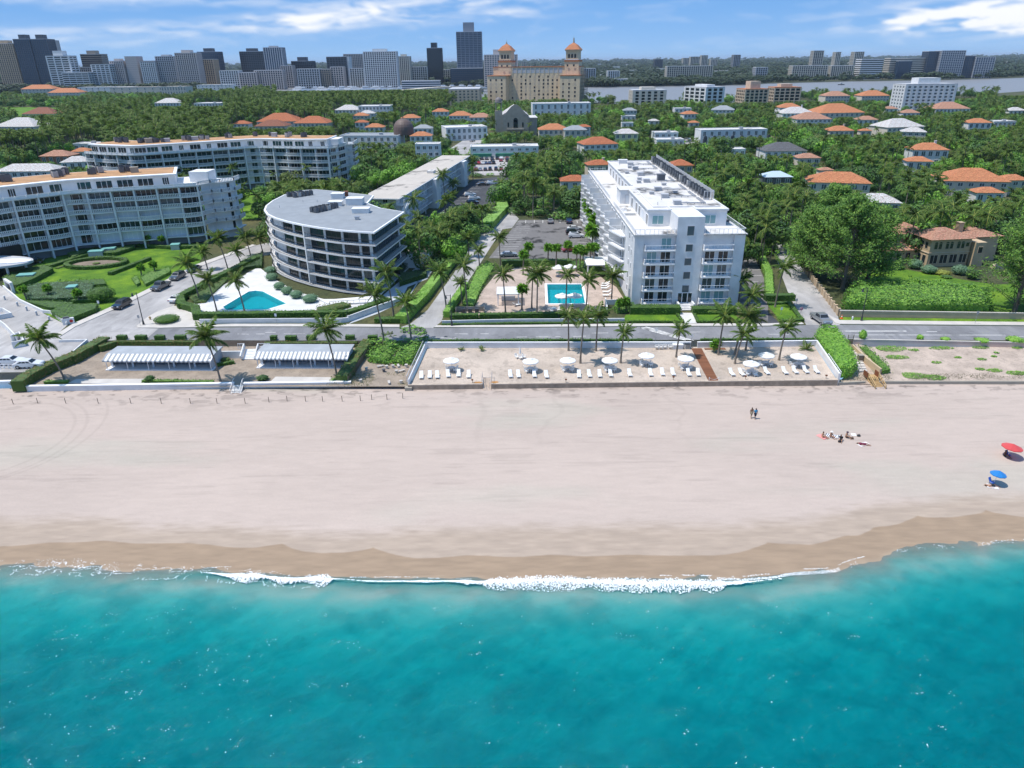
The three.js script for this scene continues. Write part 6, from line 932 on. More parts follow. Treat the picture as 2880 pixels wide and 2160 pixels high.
{
const t=thing('garden_wall','white boundary wall below the hedge of the left pool terrace','wall');new MB().wall([[-63.11,-137.07],[-51.9,-137.11],[-34.42,-136.8],[-33.09,-137.18]],-0.05,1.0,0.25).part('wall',M.white,t);const u=thing('garden_wall','white wall rising along the entrance drive with a small plaque','wall');new MB().wall([[-33.12,-137.32],[-29.34,-142.67],[-24.27,-149.16]],-0.05,1.25,0.25).part('wall',M.white,u);const e=[-33.24,-137.89];new MB().tube(V(e[0]+ 0.1,0.95,e[1]+ 0.22),V(e[0]+ 0.1,0.95,e[1]+ 0.28),0.42,0.42,14).part('plaque',M.stone,u);
const b=thing('balustrade','white balustrade behind the curved building by the car park','balustrade');const p=[-30.6,-204.54],q=[-24.97,-203.56];for(let i=0;i<16;i++)new MB().bx(lerp(p[0],q[0],i / 15)- 0.12,lerp(p[0],q[0],i / 15)+ 0.12,0,0.95,lerp(p[1],q[1],i / 15)- 0.12,lerp(p[1],q[1],i / 15)+ 0.12).part('baluster',M.white,b);new MB().bar(V(p[0],1.02,p[1]),V(q[0],1.02,q[1]),0.35,0.16).part('rail',M.white,b);
const t2=thing('sun_terrace','raised white terrace with glass railing at the front of the curved building','terrace');new MB().prism([[-42.56,-151.48],[-39.07,-151.35],[-30.21,-153.57],[-30.45,-148.98],[-39.25,-147.68]],0,0.45).part('platform',M.white,t2);railing(t2,[[-39.02,-146.85],[-30.26,-148.14]],0.45,0.9,1.2,M.metal);
}
hedge([[-22.11,-136.95],[-19.5,-150.63],[-16.88,-170.99]],2.4,1.7,0,'tall bright hedge along the lane, near end',{pal:GREEN.bright,leaf:0.32,rough:0.25});hedge([[-16.48,-173.08],[-13.96,-192.89],[-10.32,-212.44]],2.4,1.6,0,'tall bright hedge along the lane, middle stretch',{pal:GREEN.bright,leaf:0.32,rough:0.25});hedge([[-7.19,-225.26],[-2.63,-251.53],[-3.21,-270.88],[0.35,-302.65]],4,2.2,0,'broad hedge between lane and dark car park',{pal:GREEN.bright,leaf:0.45,rough:0.5,dens:8});hedge([[-26.9,-136.76],[-22.42,-136.6]],1.6,1.0,0.05,'low hedge block at the mouth of the lane');
hedgeBed([[-20.21,-202.62],[-20.77,-212.96],[-17.24,-222.41],[-10.65,-220.41],[-9.85,-209.38],[-15.6,-189.16],[-18.32,-191.8]],3.2,0,'big bright green mass of shrubbery beside the car park',{pal:GREEN.bright,leaf:0.5,rough:0.9,dens:7,cat:'bush',name:'bush'});hedge([[-31.52,-212.73],[-21.54,-209.96]],2.0,1.2,0,'hedge between balustrade and dark car park');hedgeBed([[-15.58,-230.96],[-13.5,-242.05],[-10.54,-236.16],[-10.93,-227.18]],2.5,0,'leafy bush at the corner of the dark car park',{pal:GREEN.mid,leaf:0.5,rough:0.6,cat:'bush',name:'bush'});
for(const[p,r,l]of[[[-21.54,-182.2],2.5,'rear of two dark round topiary trees by the entrance drive'],[[-21.69,-173.3],2.3,'front of two dark round topiary trees by the entrance drive']]){const t=thing('topiary_tree',l,'tree',[p[0],0,p[1]]);new MB().tube(V(0,0,0),V(0,2,0),0.2,0.15,8).part('trunk',M.bark,t);mesh(new Leaves(GREEN.rust.concat(GREEN.dark),rng(r*100)).lobe(0,2.9,0,r,r*0.78,r,1500,0.3,0.15,-0.95).geo(),M.leaf,'crown',t);}
hedgeBed([[-26.93,-169.35],[-21.23,-174.35],[-20.39,-169.08],[-24.73,-163.33],[-26.12,-161.49]],1.3,0,'dark hedge beside the right end of the curved building',{pal:GREEN.dark});hedgeBed([[-29.35,-182.54],[-26.33,-175.65],[-26.93,-169.35],[-29.54,-173.63]],2.0,0,'dark bushes at the corner of the curved building',{pal:GREEN.dark,rough:0.6});
// ---------- the pool terrace of the white tower ----------
hedge([[-13.29,-139.87],[-12.22,-148.72],[-10.56,-159.95]],1.4,1.4,0,'bright hedge along the right side of the lane',{pal:GREEN.bright});hedgeBed([[-10.31,-146.24],[-9.53,-160.84],[-8.67,-172.76],[-6.02,-181.52],[-4.13,-176.9],[-6.55,-160.72],[-8.03,-145.37]],1.2,0,'mixed planting along the left edge of the pool terrace',{pal:[...GREEN.mid,...GREEN.bright],rough:0.8,leaf:0.4});
{
const t=thing('garden_wall','long low white wall before the pool terrace of the white tower','wall');new MB().wall([[-13.81,-135.27],[0.14,-135.77],[22.61,-135.42]],-0.05,0.75,0.25).part('wall',M.white,t);
hedge([[-13.67,-134.44],[0.14,-134.66],[22.46,-134.46]],0.7,0.4,0.05,'thin green border below the low white wall',{leaf:0.22});hedge([[-11.96,-138.02],[-7.23,-138.14]],1.3,1.2,0,'hedge at the lane corner of the pool terrace');hedge([[-5.93,-138.24],[0.15,-138.18],[8.94,-138.59]],1.3,1.2,0,'hedge along the front of the pool terrace');hedge([[10.42,-139.42],[19.26,-139.48]],1.2,0.8,0,'low hedge behind the three tall palms by the road');
hedge([[-1.44,-179.59],[2.14,-179.78]],1.8,1.5,0,'hedge at the left rear of the pool terrace');hedge([[3.78,-179.71],[14.61,-178.9]],2,1.6,0,'long hedge between pool terrace and car park');hedgeBed([[15.04,-180.6],[17.28,-182.25],[22.56,-175.76],[23.2,-171.42],[20.24,-170.5],[16.54,-173.84]],1.2,0,'bushes at the right rear of the pool terrace',{pal:GREEN.mid,rough:0.7,leaf:0.42});
hedge([[25.68,-140.73],[33.8,-140.44]],2.4,1.6,0,'thick hedge under the left balconies of the white tower');hedge([[38.45,-140.28],[45.46,-140.03]],2.2,1.3,0,'thick hedge under the right balconies of the white tower');hedge([[22.99,-134.86],[34.24,-134.34],[34.08,-140.06]],0.6,0.45,0.05,'low clipped edging round the left front lawn');hedge([[37.76,-139.93],[37.22,-134.24],[46.38,-134.34]],0.6,0.45,0.05,'low clipped edging round the right front lawn');hedgeBed([[21.62,-142.76],[26.24,-147.31],[25.98,-142.61],[24.24,-140.78],[21.79,-140.49]],1.0,0,'palmetto planting at the left corner of the white tower',{pal:GREEN.mid,rough:0.8,leaf:0.5});
const w=thing('garden_wall','white screen wall at the right end of the pool terrace','wall');new MB().wall([[20.28,-146.72],[19.88,-140.56]],0,1.5,0.2).part('wall',M.white,w);new MB().wall([[20.26,-146.56],[25.43,-146.94]],0,1.1,0.2).part('wall',M.white,w);
const g=[-0.6,-149.11],p=thing('pergola','white canopied pergola on the left of the pool terrace','pergola',[g[0],0,g[1]]);for(const x of[-2.2,2.2])for(const z of[-2.4,2.4])new MB().bx(x - 0.1,x + 0.1,0,2.6,z - 0.1,z + 0.1).part('post',M.whiteClean,p);for(let i=0;i<12;i++)new MB().bx(-2.5,2.5,2.6,2.68,-2.7 + i*0.46,-2.36 + i*0.46).part('canopy_slat',M.whiteClean,p);new MB().bx(-2.4,2.4,2.42,2.58,-2.5,-2.3).bx(-2.4,2.4,2.42,2.58,2.3,2.5).part('beam',M.whiteClean,p);new MB().bx(-1.5,1.5,0,0.95,-1.6,-1).part('counter',M.greyLight,p);
const u0=scene.getObjectByName('patio_umbrella'),l0=scene.getObjectByName('sun_lounger'),c0=scene.getObjectByName('patio_chair'),t0=scene.getObjectByName('patio_table');
[[[10.91,-145.87],'left of two white umbrellas at the near end of the pool'],[[13.61,-146.01],'right of two white umbrellas at the near end of the pool'],[[11.6,-168.99],'left of two white umbrellas behind the pool'],[[14.46,-169.49],'right of two white umbrellas behind the pool']].forEach(([q,l])=>copyOf(u0,'patio_umbrella',l,[q[0],0.05,q[1]],0.3,'umbrellas by the pool',1.15));
[[22.3,-161.46],[21.9,-159.6],[21.73,-157.77],[21.74,-154.9],[21.41,-152.31]].forEach((q,i)=>{copyOf(l0,'sun_lounger',`white lounger right of the pool, ${TH[i]} from the back`,[q[0],0.05,q[1]],-1.65,'loungers by the pool');});
copyOf(l0,'sun_lounger','white lounger under the pergola side of the pool terrace',[[1.18,-146.22][0],0.05,[1.18,-146.22][1]],2.2,'loungers by the pool');
[[[7.96,-142.49],0],[[9.19,-142.82],1],[[8.5,-141.33],2],[[9.89,-142.27],3]].forEach(([q,i])=>copyOf(c0,'patio_chair',`white chair in the group before the pool, ${TH[i]} of four`,[q[0],0.05,q[1]],i*1.4,'chairs before the pool',1.1));copyOf(t0,'patio_table','round table before the near end of the pool',[[8.91,-142.07][0],0.05,[8.91,-142.07][1]],0,'tables by the pool',1.1);copyOf(t0,'patio_table','round table behind the pool under the umbrellas',[[11.6,-168.99][0],0.05,[11.6,-168.99][1]],0,'tables by the pool',1.2);
const pb=[-8.6,-141.94],q=thing('pump_enclosure','grey enclosure with dark machines at the lane corner','enclosure',[pb[0],0,pb[1]]);new MB().bx(-3,3,0,1.1,-1.1,-1.0).bx(-3,-2.9,0,1.1,-1,0.6).bx(2.9,3,0,1.1,-1,0.6).part('wall',M.stone,q);for(const x of[-1.5,0,1.4])new MB().bx(x - 0.4,x + 0.4,0,0.95,-0.6,0.2).part('machine',M.metalDark,q);
}
// ---------- right: corner garden, walls, the mansion ----------
hedge([[70.7,-208.36],[66.54,-187.92],[62.37,-167.72],[56.56,-149.47]],1.8,1.3,0,'hedge between parking bays and the right side street',{pal:GREEN.bright});hedge([[55.9,-148.26],[60.71,-148.32]],1.8,1.4,0,'clipped hedge block across the end of the parking bays');hedge([[55.09,-145.06],[59.51,-145.69],[58.07,-134.57],[54.01,-134.22]],0.9,0.5,0.05,'low clipped edging of the corner lawn');
{
const wm=mt([0.56,0.43,0.29],0.9,{map:MOTTLE}),t=thing('garden_wall','long tan garden wall along the boulevard on the right','wall');new MB().wall([[66.83,-137.09],[102.36,-134.24],[240,-137]],-0.05,1.25,0.3).part('wall',wm,t);new MB().wall([[66.83,-137.09],[102.36,-134.24],[240,-137]],1.25,1.36,0.42).part('coping',M.paving,t);
const s=thing('garden_wall','tan garden wall with piers along the right side street','wall'),a=[72.43,-170.94],b=[66.73,-137.82];new MB().wall([a,b],-0.05,1.3,0.25).part('wall',wm,s);for(let i=0;i<15;i++){const x=lerp(a[0],b[0],i / 14),z=lerp(a[1],b[1],i / 14);new MB().bx(x - 0.28,x + 0.28,-0.05,1.55,z - 0.28,z + 0.28).part('pier',wm,s);}
hedgeBed([[67.82,-138.15],[77.6,-137.08],[86.83,-136.76],[96.4,-136.28],[101,-144.57],[96.45,-150.5],[81.09,-153.69],[73.78,-148.83]],3.3,0,'tall glossy sea grape thicket behind the tan wall',{pal:GREEN.mid.concat(GREEN.bright),leaf:0.5,rough:1.3,dens:13,cat:'bush',name:'bush'});
// mansion: two tiled wings, a tower-like front wing with arched windows
const o=[109.81,-174.22],m=thing('mansion','tan mansion with hipped terracotta roof and arched windows on the lawn','house',[o[0],0,o[1]],0.12),tan=mt([0.60,0.45,0.28],0.9,{map:MOTTLE});
const hip=(x0,x1,z0,z1,y,h,ov,mat=M.tilePink)=>{const a=x0 - ov,b=x1 + ov,c=z0 - ov,d=z1 + ov,r=Math.min(b - a,d - c) / 2,lx=b - a>d - c,p=lx?[V(a + r,y + h,(c + d) / 2),V(b - r,y + h,(c + d) / 2)]:[V((a + b) / 2,y + h,c + r),V((a + b) / 2,y + h,d - r)];const A=V(a,y,d),B=V(b,y,d),C=V(b,y,c),D=V(a,y,c),q=new MB();if(lx)q.quad(A,B,p[1],p[0]).tri(B,C,p[1]).quad(C,D,p[0],p[1]).tri(D,A,p[0]);else q.tri(A,B,p[1]).quad(B,C,p[0],p[1]).tri(C,D,p[0]).quad(D,A,p[1],p[0]);q.quad(D,C,B,A);return q.part('roof',mat,m);};
const box=(x0,x1,z0,z1,h)=>new MB().bx(x0,x1,0,h,z0,z1).part('wall',tan,m);
box(-6.2,4.6,-9,0,7.0);hip(-6.2,4.6,-9,0,7.0,1.9,0.8);box(-9,-1,-34,-9,6.6);hip(-9,-1,-34,-9,6.6,2.0,0.8);box(4.6,15,-14,-3.5,6.4);hip(4.6,15,-14,-3.5,6.4,1.8,0.8);box(-18,-6.2,-11,-4,3.6);hip(-18,-6.2,-11,-4,3.6,1.4,0.6);box(5,8,-3.5,1.2,6.0);
new MB().bx(-6.35,4.75,3.45,3.65,-9.1,0.14).part('string_course',M.tanLight,m);
for(let i=0;i<6;i++){const x=-4.7 + i*1.15 + Math.floor(i / 2)*0.7;opening(m,x,4.5,0.03,0.85,1.3,{n:1,fr:0.07,frame:M.tanLight,name:'arched_window'});new MB().tube(V(x,5.8,0.02),V(x,5.8,0.07),0.43,0.43,14).part('arch',M.glass,m);}opening(m,3.7,4.9,0.03,0.9,1.0,{n:1,frame:M.tanLight});
for(let i=0;i<4;i++)opening(m,-4.6 + i*2.6,0.9,0.03,1.9,2.1,{n:2,frame:M.tanLight,fr:0.12});for(let i=0;i<5;i++)opening(m,-6.22,4.5,-1.4 - i*1.6,1.0,1.6,{turn:-Math.PI / 2,n:1,frame:M.tanLight});for(let i=0;i<4;i++)opening(m,-6.22,0.8,-1.4 - i*1.8,1.2,2,{turn:-Math.PI / 2,n:1,frame:M.tanLight});for(let i=0;i<8;i++)opening(m,-9.02,3.9,-11.5 - i*2.8,1.1,1.8,{turn:-Math.PI / 2,n:1,frame:M.tanLight});for(let i=0;i<4;i++)opening(m,-16 + i*2.4,0.7,-3.97,1.2,2.1,{n:1,frame:M.tanLight});opening(m,6.5,3.4,1.23,1.1,1.5,{n:1,frame:M.tanLight});
ventBox(m,5.6,6.8,-6.5,1.3,2.6,1.3,tan,'chimney');new MB().bx(9,14,0,0.9,2.8,4.4).bx(9,14,0.9,1.5,4.2,4.4).part('terrace',M.tanLight,m);
[[[100.32,-172.44],1.8,2.4,GREEN.grey,'blue grey round bush at the left corner of the mansion'],[[101.47,-168.15],1.9,2.0,GREEN.grey,'blue grey bush under the mansion windows'],[[108.17,-166.84],1.9,2.3,GREEN.grey,'blue grey bush right of the yellow shrub'],[[104.08,-167.01],2.0,1.0,[[0.34,0.36,0.05],[0.28,0.32,0.05]],'yellow green shrub before the mansion'],[[108.85,-162.81],1.6,2.4,GREEN.dark,'dark bush at the right of the mansion lawn'],[[103.51,-164.01],1.4,0.6,GREEN.hedge,'low green shrub before the yellow one'],[[95.68,-172.64],2.2,1.2,GREEN.mid,'low bush at the left end of the mansion'],[[97.77,-179.28],1.6,2.6,GREEN.grey,'grey bush behind the pine by the mansion']].forEach(([p,r,h,pal,l])=>shrub(p,r,h,0.03,l,{pal,leaf:0.34}));
}

// ---------- cars ----------
const GLASSC=mt([0.02,0.025,0.03],0.06,{specularIntensity:1});
function carGeos(kind){
return cached('car' + kind,()=>{
const P={suv:[[-2.3,0.45],[-2.32,0.95],[-2.15,1.12],[-1.9,1.72],[0.45,1.74],[1.15,1.14],[2.15,1.0],[2.3,0.75],[2.3,0.4]],sedan:[[-2.3,0.42],[-2.32,0.85],[-1.7,0.98],[-0.95,1.42],[0.35,1.42],[1.1,0.98],[2.15,0.82],[2.3,0.62],[2.3,0.36]],pickup:[[-2.75,0.55],[-2.75,1.12],[-0.75,1.12],[-0.7,1.14],[-0.6,1.86],[0.75,1.86],[1.35,1.22],[2.6,1.12],[2.75,0.9],[2.75,0.48]]}[kind],W=kind==='pickup'?0.98:0.9;
const belt=kind==='sedan'?0.95:1.1,top=Math.max(...P.map((p)=>p[1])),half=(y)=>W - Math.max(0,(y - belt) /(top - belt))*0.2,b=new MB();
for(let i=0;i<P.length;i++){const[x,y]=P[i],[a,c]=P[(i + 1)% P.length];b.quad(V(x,y,half(y)),V(x,y,-half(y)),V(a,c,-half(c)),V(a,c,half(c)));}
const sh=P.map(([x,y])=>new THREE.Vector2(x,y));for(const[i,j,k]of THREE.ShapeUtils.triangulateShape(sh,[]))for(const s of[1,-1]){const q=[i,j,k].map((n)=>V(P[n][0],P[n][1],s*half(P[n][1])));s>0?b.tri(q[0],q[1],q[2]):b.tri(q[0],q[2],q[1]);}
const i0=P.findIndex((p)=>p[1]===top),i1=P.length - 1 -[...P].reverse().findIndex((p)=>p[1]===top),r=P[i0 - 1],f=P[i1 + 1],g=new MB(),e=0.012,w=(x,y,s,k=0.06)=>V(x,y,s*(half(y)+ e));
const rear=[lerp(r[0],P[i0][0],0.15),lerp(r[1],P[i0][1],0.15)],rt=[lerp(r[0],P[i0][0],0.9),lerp(r[1],P[i0][1],0.9)],fb=[lerp(f[0],P[i1][0],0.12),lerp(f[1],P[i1][1],0.12)],ft=[lerp(f[0],P[i1][0],0.9),lerp(f[1],P[i1][1],0.9)];
for(const[[x,y],[a,c],s]of[[fb,ft,1],[rear,rt,-1]])g.quad(V(x + s*0.02,y + 0.015,half(y)- 0.08),V(x + s*0.02,y + 0.015,-half(y)+ 0.08),V(a + s*0.02,c + 0.015,-half(c)+ 0.08),V(a + s*0.02,c + 0.015,half(c)- 0.08));
for(const s of[1,-1]){const n=3;for(let k=0;k<n;k++){const u=k / n + 0.02,v=(k + 1) / n - 0.02,lo=(t)=>[lerp(rear[0]+ 0.05,fb[0]- 0.1,t),Math.max(belt + 0.04,lerp(rear[1],fb[1],t))],hi=(t)=>[lerp(rt[0]+ 0.05,ft[0]- 0.05,t),top - 0.1];g.quad(w(...lo(u),s),w(...lo(v),s),w(...hi(v),s),w(...hi(u),s));}}
const wheel=new MB().tube(V(0,0,-0.11),V(0,0,0.11),0.36,0.36,14).geo(),rim=new MB().tube(V(0,0,-0.125),V(0,0,0.125),0.2,0.2,8).geo(),lamp=new MB().bx(-0.03,0.03,-0.09,0.09,-0.2,0.2).geo();
return{body:b.geo(),glass:g.geo(),wheel,rim,lamp,W,L:P[0][0],F:2.28 +(kind==='pickup'?0.46:0),y:kind==='sedan'?0.66:0.82};
});
}
const carPaint={black:mt([0.012,0.013,0.016],0.25,{clearcoat:1,clearcoatRoughness:0.05}),white:mt([0.75,0.75,0.75],0.3,{clearcoat:1,clearcoatRoughness:0.05}),grey:mt([0.10,0.105,0.11],0.3,{metalness:0.4,clearcoat:1,clearcoatRoughness:0.05}),silver:mt([0.42,0.43,0.45],0.3,{metalness:0.5,clearcoat:1,clearcoatRoughness:0.05}),blue:mt([0.03,0.06,0.13],0.3,{clearcoat:1,clearcoatRoughness:0.05}),red:mt([0.35,0.015,0.02],0.3,{clearcoat:1,clearcoatRoughness:0.05})};
const tail=mt([0.35,0.01,0.01],0.3),head=mt([0.8,0.82,0.85],0.15);
function car([x,z],kind,paint,turn,label,group,y=0.03){
const g=carGeos(kind),t=thing(kind==='pickup'?'pickup_truck':'parked_car',label,kind==='pickup'?'pickup':'car',[x,y,z],turn,group);
mesh(g.body,carPaint[paint],'body',t);mesh(g.glass,GLASSC,'windows',t);
for(const a of[g.L + 0.85,g.F - 0.75])for(const s of[-1,1]){const w=mesh(g.wheel,M.rubber,'wheel',t);w.position.set(a,0.36,s*(g.W - 0.09));mesh(g.rim,M.metal,'rim',w);}
for(const s of[-1,1]){const h=mesh(g.lamp,head,'headlight',t);h.position.set(g.F + 0.01,g.y,s*0.62);const b=mesh(g.lamp,tail,'tail_light',t);b.position.set(g.L - 0.01,g.y + 0.1,s*0.66);}
return t;
}
{
const st=Math.atan2(-([-83.46,-160.93][1]-[-85.57,-147.36][1]),[-83.46,-160.93][0]-[-85.57,-147.36][0]);
car([-84.64,-148.52],'suv','black',st + Math.PI,'black car parked nearest on the diagonal side street');car([-82.3,-162.28],'pickup','grey',st + Math.PI,'dark grey pickup parked behind the black car');car([-81.85,-170.57],'suv','grey',st + Math.PI,'grey car third in the row on the side street');car([-80.73,-177.73],'sedan','blue',st + Math.PI,'blue car farthest in the row on the side street');car([-74.41,-152.66],'sedan','white',st,'white car half hidden behind the pool hedge');
car([-127.38,-187.42],'suv','black',0.35,'black car beside the oval entrance canopy');car([-88.77,-116.77],'sedan','white',0.05,'white coupe at the far left behind the crossed balustrade');car([-84.55,-115.23],'sedan','white',0.1,'second white car behind the crossed balustrade');
car([61.58,-133.96],'pickup','silver',-Math.PI / 2 + 0.1,'silver grey pickup waiting at the end of the right side street');
const N=Math.PI / 2;car([13,-232.1],'sedan','silver',N,'pale car in the back row of the pool car park');car([18.99,-231.77],'suv','blue',N,'dark blue car in the back row of the pool car park');car([19.94,-220.79],'sedan','white',0.1,'white car farthest in the right row of the pool car park');car([19.02,-214.85],'suv','black',0.05,'black car beside the white one in the pool car park');car([19.49,-210.18],'suv','white',0,'boxy white car nearest in the right row of the pool car park');car([-0.55,-188.85],'sedan','silver',0.1,'silver car at the left edge of the pool car park');car([16.38,-193.82],'sedan','red',0.3,'red car half hidden by fan palms');car([19.58,-193.94],'sedan','red',0.3,'second red car behind the fan palms');
car([-7.52,-311.72],'suv','white',0.15,'white car at the top of the dark car park');car([-15.54,-283.71],'suv','white',0.3,'white car beside the walk-up block, farther of two');car([-13.58,-275.2],'suv','white',0.3,'white car beside the walk-up block, nearer of two');car([-13.83,-266.34],'suv','black',0.3,'black car nearest in the dark car park');car([-18.78,-236.62],'sedan','silver',0.25,'silver open car by the bright bushes');car([-11.4,-309.51],'sedan','black',0.2,'dark car in the shade of the dark car park');car([-0.13,-302.69],'suv','grey',0.2,'grey car at the right edge of the dark car park');car([0.94,-305.6],'sedan','white',0.2,'white car under the trees right of the dark car park');
car([64.57,-191.84],'suv','black',N,'black car in the strip of bays beside the white tower');car([-104.78,-309.99],'sedan','white',0.05,'white car under the farther long white building');car([-97.85,-306.52],'sedan','silver',0.05,'silver car under the farther long white building');
const R=rng(88),cols=['black','white','grey','silver','blue','white','black','red'];const rows=[[[-18.75,-415.64],[4.02,-413.51]],[[-18.31,-397.63],[3.85,-397.12]],[[-17.81,-378.78],[-6.55,-379.16]],[[-16.81,-355.43],[-2.29,-356.26]],[[-17.96,-389.4],[2.54,-388.53]]],rn=['farthest','second','fourth','nearest','third'];
rows.forEach(([p,q],r)=>{const n=[9,8,6,6,5][r];for(let i=0;i<n;i++){if(R()<0.12)continue;const t=(i + R()*0.3) / n,c=cols[Math.floor(R()*8)];car([lerp(p[0],q[0],t),lerp(p[1],q[1],t)],R()>0.5?'suv':'sedan',c,N +(R()- 0.5)*0.1,`${c} car in the ${rn[r]} row of the distant crowded car park, ${TH[i]} space`,'cars in the distant car park');}});
[[-22.52,-506.54],[-20.36,-522.37],[-17.2,-552.6],[-24.18,-491.56]].forEach((p,i)=>car(p,'sedan',cols[i],1.1,`${cols[i]} car parked on the far street by the church`,'cars on the far street'));
[[[73.54,-580.14],'white'],[[80.79,-629.55],'grey'],[[116.24,-483.37],'white']].forEach(([p,c],i)=>car(p,'suv',c,1.4,`${c} car on a far side street among palms, ${TH[i]}`,'cars on far streets'));
}
// ---------- lamp posts, signs ----------
function lampPost([x,z],h,label,y=0.1){const t=thing('street_lamp',label,'street lamp',[x,y,z],0,'black street lamps');new MB().tube(V(0,0,0),V(0,0.9,0),0.24,0.16,8).part('base',M.metalDark,t);new MB().tube(V(0,0.9,0),V(0,h,0),0.1,0.07,8).part('post',M.metalDark,t);new MB().bar(V(0,h - 0.2,0),V(-0.9,h - 0.1,0),0.06,0.06).part('arm',M.metalDark,t);new MB().tube(V(-0.9,h - 0.75,0),V(-0.9,h - 0.15,0),0.26,0.08,8).part('lantern',M.metalDark,t);new MB().tube(V(-0.9,h - 0.85,0),V(-0.9,h - 0.75,0),0.16,0.2,8).part('glass',M.glassPale,t);}
lampPost([-74.54,-136.76],6.77,'tall black lamp post on the concrete corner at left');lampPost([-11.86,-133.97],6.43,'black lamp post at the mouth of the lane');lampPost([69.83,-134.17],6.81,'black lamp post before the tan garden wall');
function sign([x,z],h,label,kind){const t=thing('road_sign',label,'sign',[x,0.05,z]);new MB().tube(V(0,0,0),V(0,h,0),0.035,0.035,6).part('post',M.metal,t);if(kind==='round'){new MB().tube(V(0,h,0.04),V(0,h,0.07),0.38,0.38,18).part('plate',M.paintWhite,t);new MB().tube(V(0,h,0.07),V(0,h,0.085),0.33,0.33,18).part('disc',mt([0.32,0.02,0.10],0.5),t);new MB().bx(-0.22,0.22,h - 0.05,h + 0.05,0.085,0.095).part('bar',M.paintWhite,t);}else new MB().bx(-0.22,0.22,h - 0.3,h + 0.3,0.03,0.06).part('plate',kind==='grey'?M.metal:M.paintWhite,t);}
sign([59.76,-139.53],0.9,'round no entry sign standing in the right side street','round');sign([60.08,-143.31],1.6,'grey sign at the edge of the corner lawn','grey');sign([55.3,-138.58],1.3,'white sign on the corner lawn','plain');sign([-47.25,-135.84],2.1,'white sign on the pavement below the left pool hedge','plain');sign([-74.88,-136.08],2.0,'thin sign post beside the tall corner lamp','grey');sign([-88.19,-146.05],2.0,'sign post on the pavement by the black car','plain');sign([90.92,-131.6],2.4,'thin post on the right pavement','grey');sign([26.88,-124.14],2.4,'thin white post by the road crossing','plain');sign([33.42,-123.45],1.4,'white post at the boardwalk gate','plain');
{const p=[68.34,-134.91],t=thing('fire_hydrant','white fire hydrant before the tan garden wall','hydrant',[p[0],0.05,p[1]]);new MB().tube(V(0,0,0),V(0,0.6,0),0.16,0.14,10).tube(V(0,0.6,0),V(0,0.78,0),0.17,0.05,10).part('body',M.paintWhite,t);new MB().tube(V(-0.26,0.45,0),V(0.26,0.45,0),0.08,0.08,8).part('outlet',M.metal,t);const c=[66.53,-135.68],k=thing('traffic_cone','orange traffic cone at the corner of the tan wall','cone',[c[0],0.05,c[1]]);new MB().tube(V(0,0.05,0),V(0,0.85,0),0.22,0.03,10).part('cone',mt([0.75,0.12,0.02],0.6),k);new MB().bx(-0.28,0.28,0,0.06,-0.28,0.28).part('base',mt([0.75,0.12,0.02],0.6),k);new MB().tube(V(0,0.42,0),V(0,0.56,0),0.14,0.11,10).part('band',M.paintWhite,k);const h=[-74.6,-139.81],f=thing('fire_hydrant','tan fire hydrant on the concrete corner','hydrant',[h[0],0.13,h[1]]);new MB().tube(V(0,0,0),V(0,0.65,0),0.17,0.15,10).part('body',M.woodPale,f);new MB().tube(V(-0.26,0.45,0),V(0.26,0.45,0),0.08,0.08,8).part('outlet',M.woodPale,f);}

// ---------- people on the beach ----------
function figure(bones,cell=0.03){ // [[ax, ay, az, ra, bx, by, bz, rb] ...] -> one smooth body
let lo=V(9,9,9),hi=V(-9,-9,-9);for(const b of bones)for(const[x,y,z,r]of[[b[0],b[1],b[2],b[3]],[b[4],b[5],b[6],b[7]]]){lo.min(V(x - r - 0.08,y - r - 0.08,z - r - 0.08));hi.max(V(x + r + 0.08,y + r + 0.08,z + r + 0.08));}
const size=Math.max(hi.x - lo.x,hi.y - lo.y,hi.z - lo.z),n=Math.min(72,Math.ceil(size / cell)),mc=new MarchingCubes(n,M.white,false,false,60000),c=lo.clone().add(hi).multiplyScalar(0.5),p=V(0,0,0);
mc.isolation=0;for(let k=0;k<n;k++)for(let j=0;j<n;j++)for(let i=0;i<n;i++){
p.set(c.x +((i / n)*2 - 1)*size / 2,c.y +((j / n)*2 - 1)*size / 2,c.z +((k / n)*2 - 1)*size / 2);let d=9;
for(const b of bones){const vx=b[4]- b[0],vy=b[5]- b[1],vz=b[6]- b[2],t=cl(((p.x - b[0])*vx +(p.y - b[1])*vy +(p.z - b[2])*vz) /(vx*vx + vy*vy + vz*vz + 1e-9)),e=Math.hypot(p.x - b[0]- vx*t,p.y - b[1]- vy*t,p.z - b[2]- vz*t)- lerp(b[3],b[7],t),h=cl(0.5 +(d - e) / 0.06);d=lerp(d,e,h)- 0.03*h*(1 - h);}mc.setCell(i,j,k,-d);
}
mc.update();const m=mc.count,P=new Float32Array(m*3),Nn=new Float32Array(m*3);for(let i=0;i<m;i++)for(let a=0;a<3;a++){P[i*3 + a]=mc.positionArray[i*3 + a]*size / 2 +[c.x,c.y,c.z][a];Nn[i*3 + a]=mc.normalArray[i*3 + a];}
const g=new THREE.BufferGeometry();g.setAttribute('position',new THREE.BufferAttribute(P,3));g.setAttribute('normal',new THREE.BufferAttribute(Nn,3));return g;
}
const B2=(a,ra,b,rb)=>[...a,ra,...b,rb];
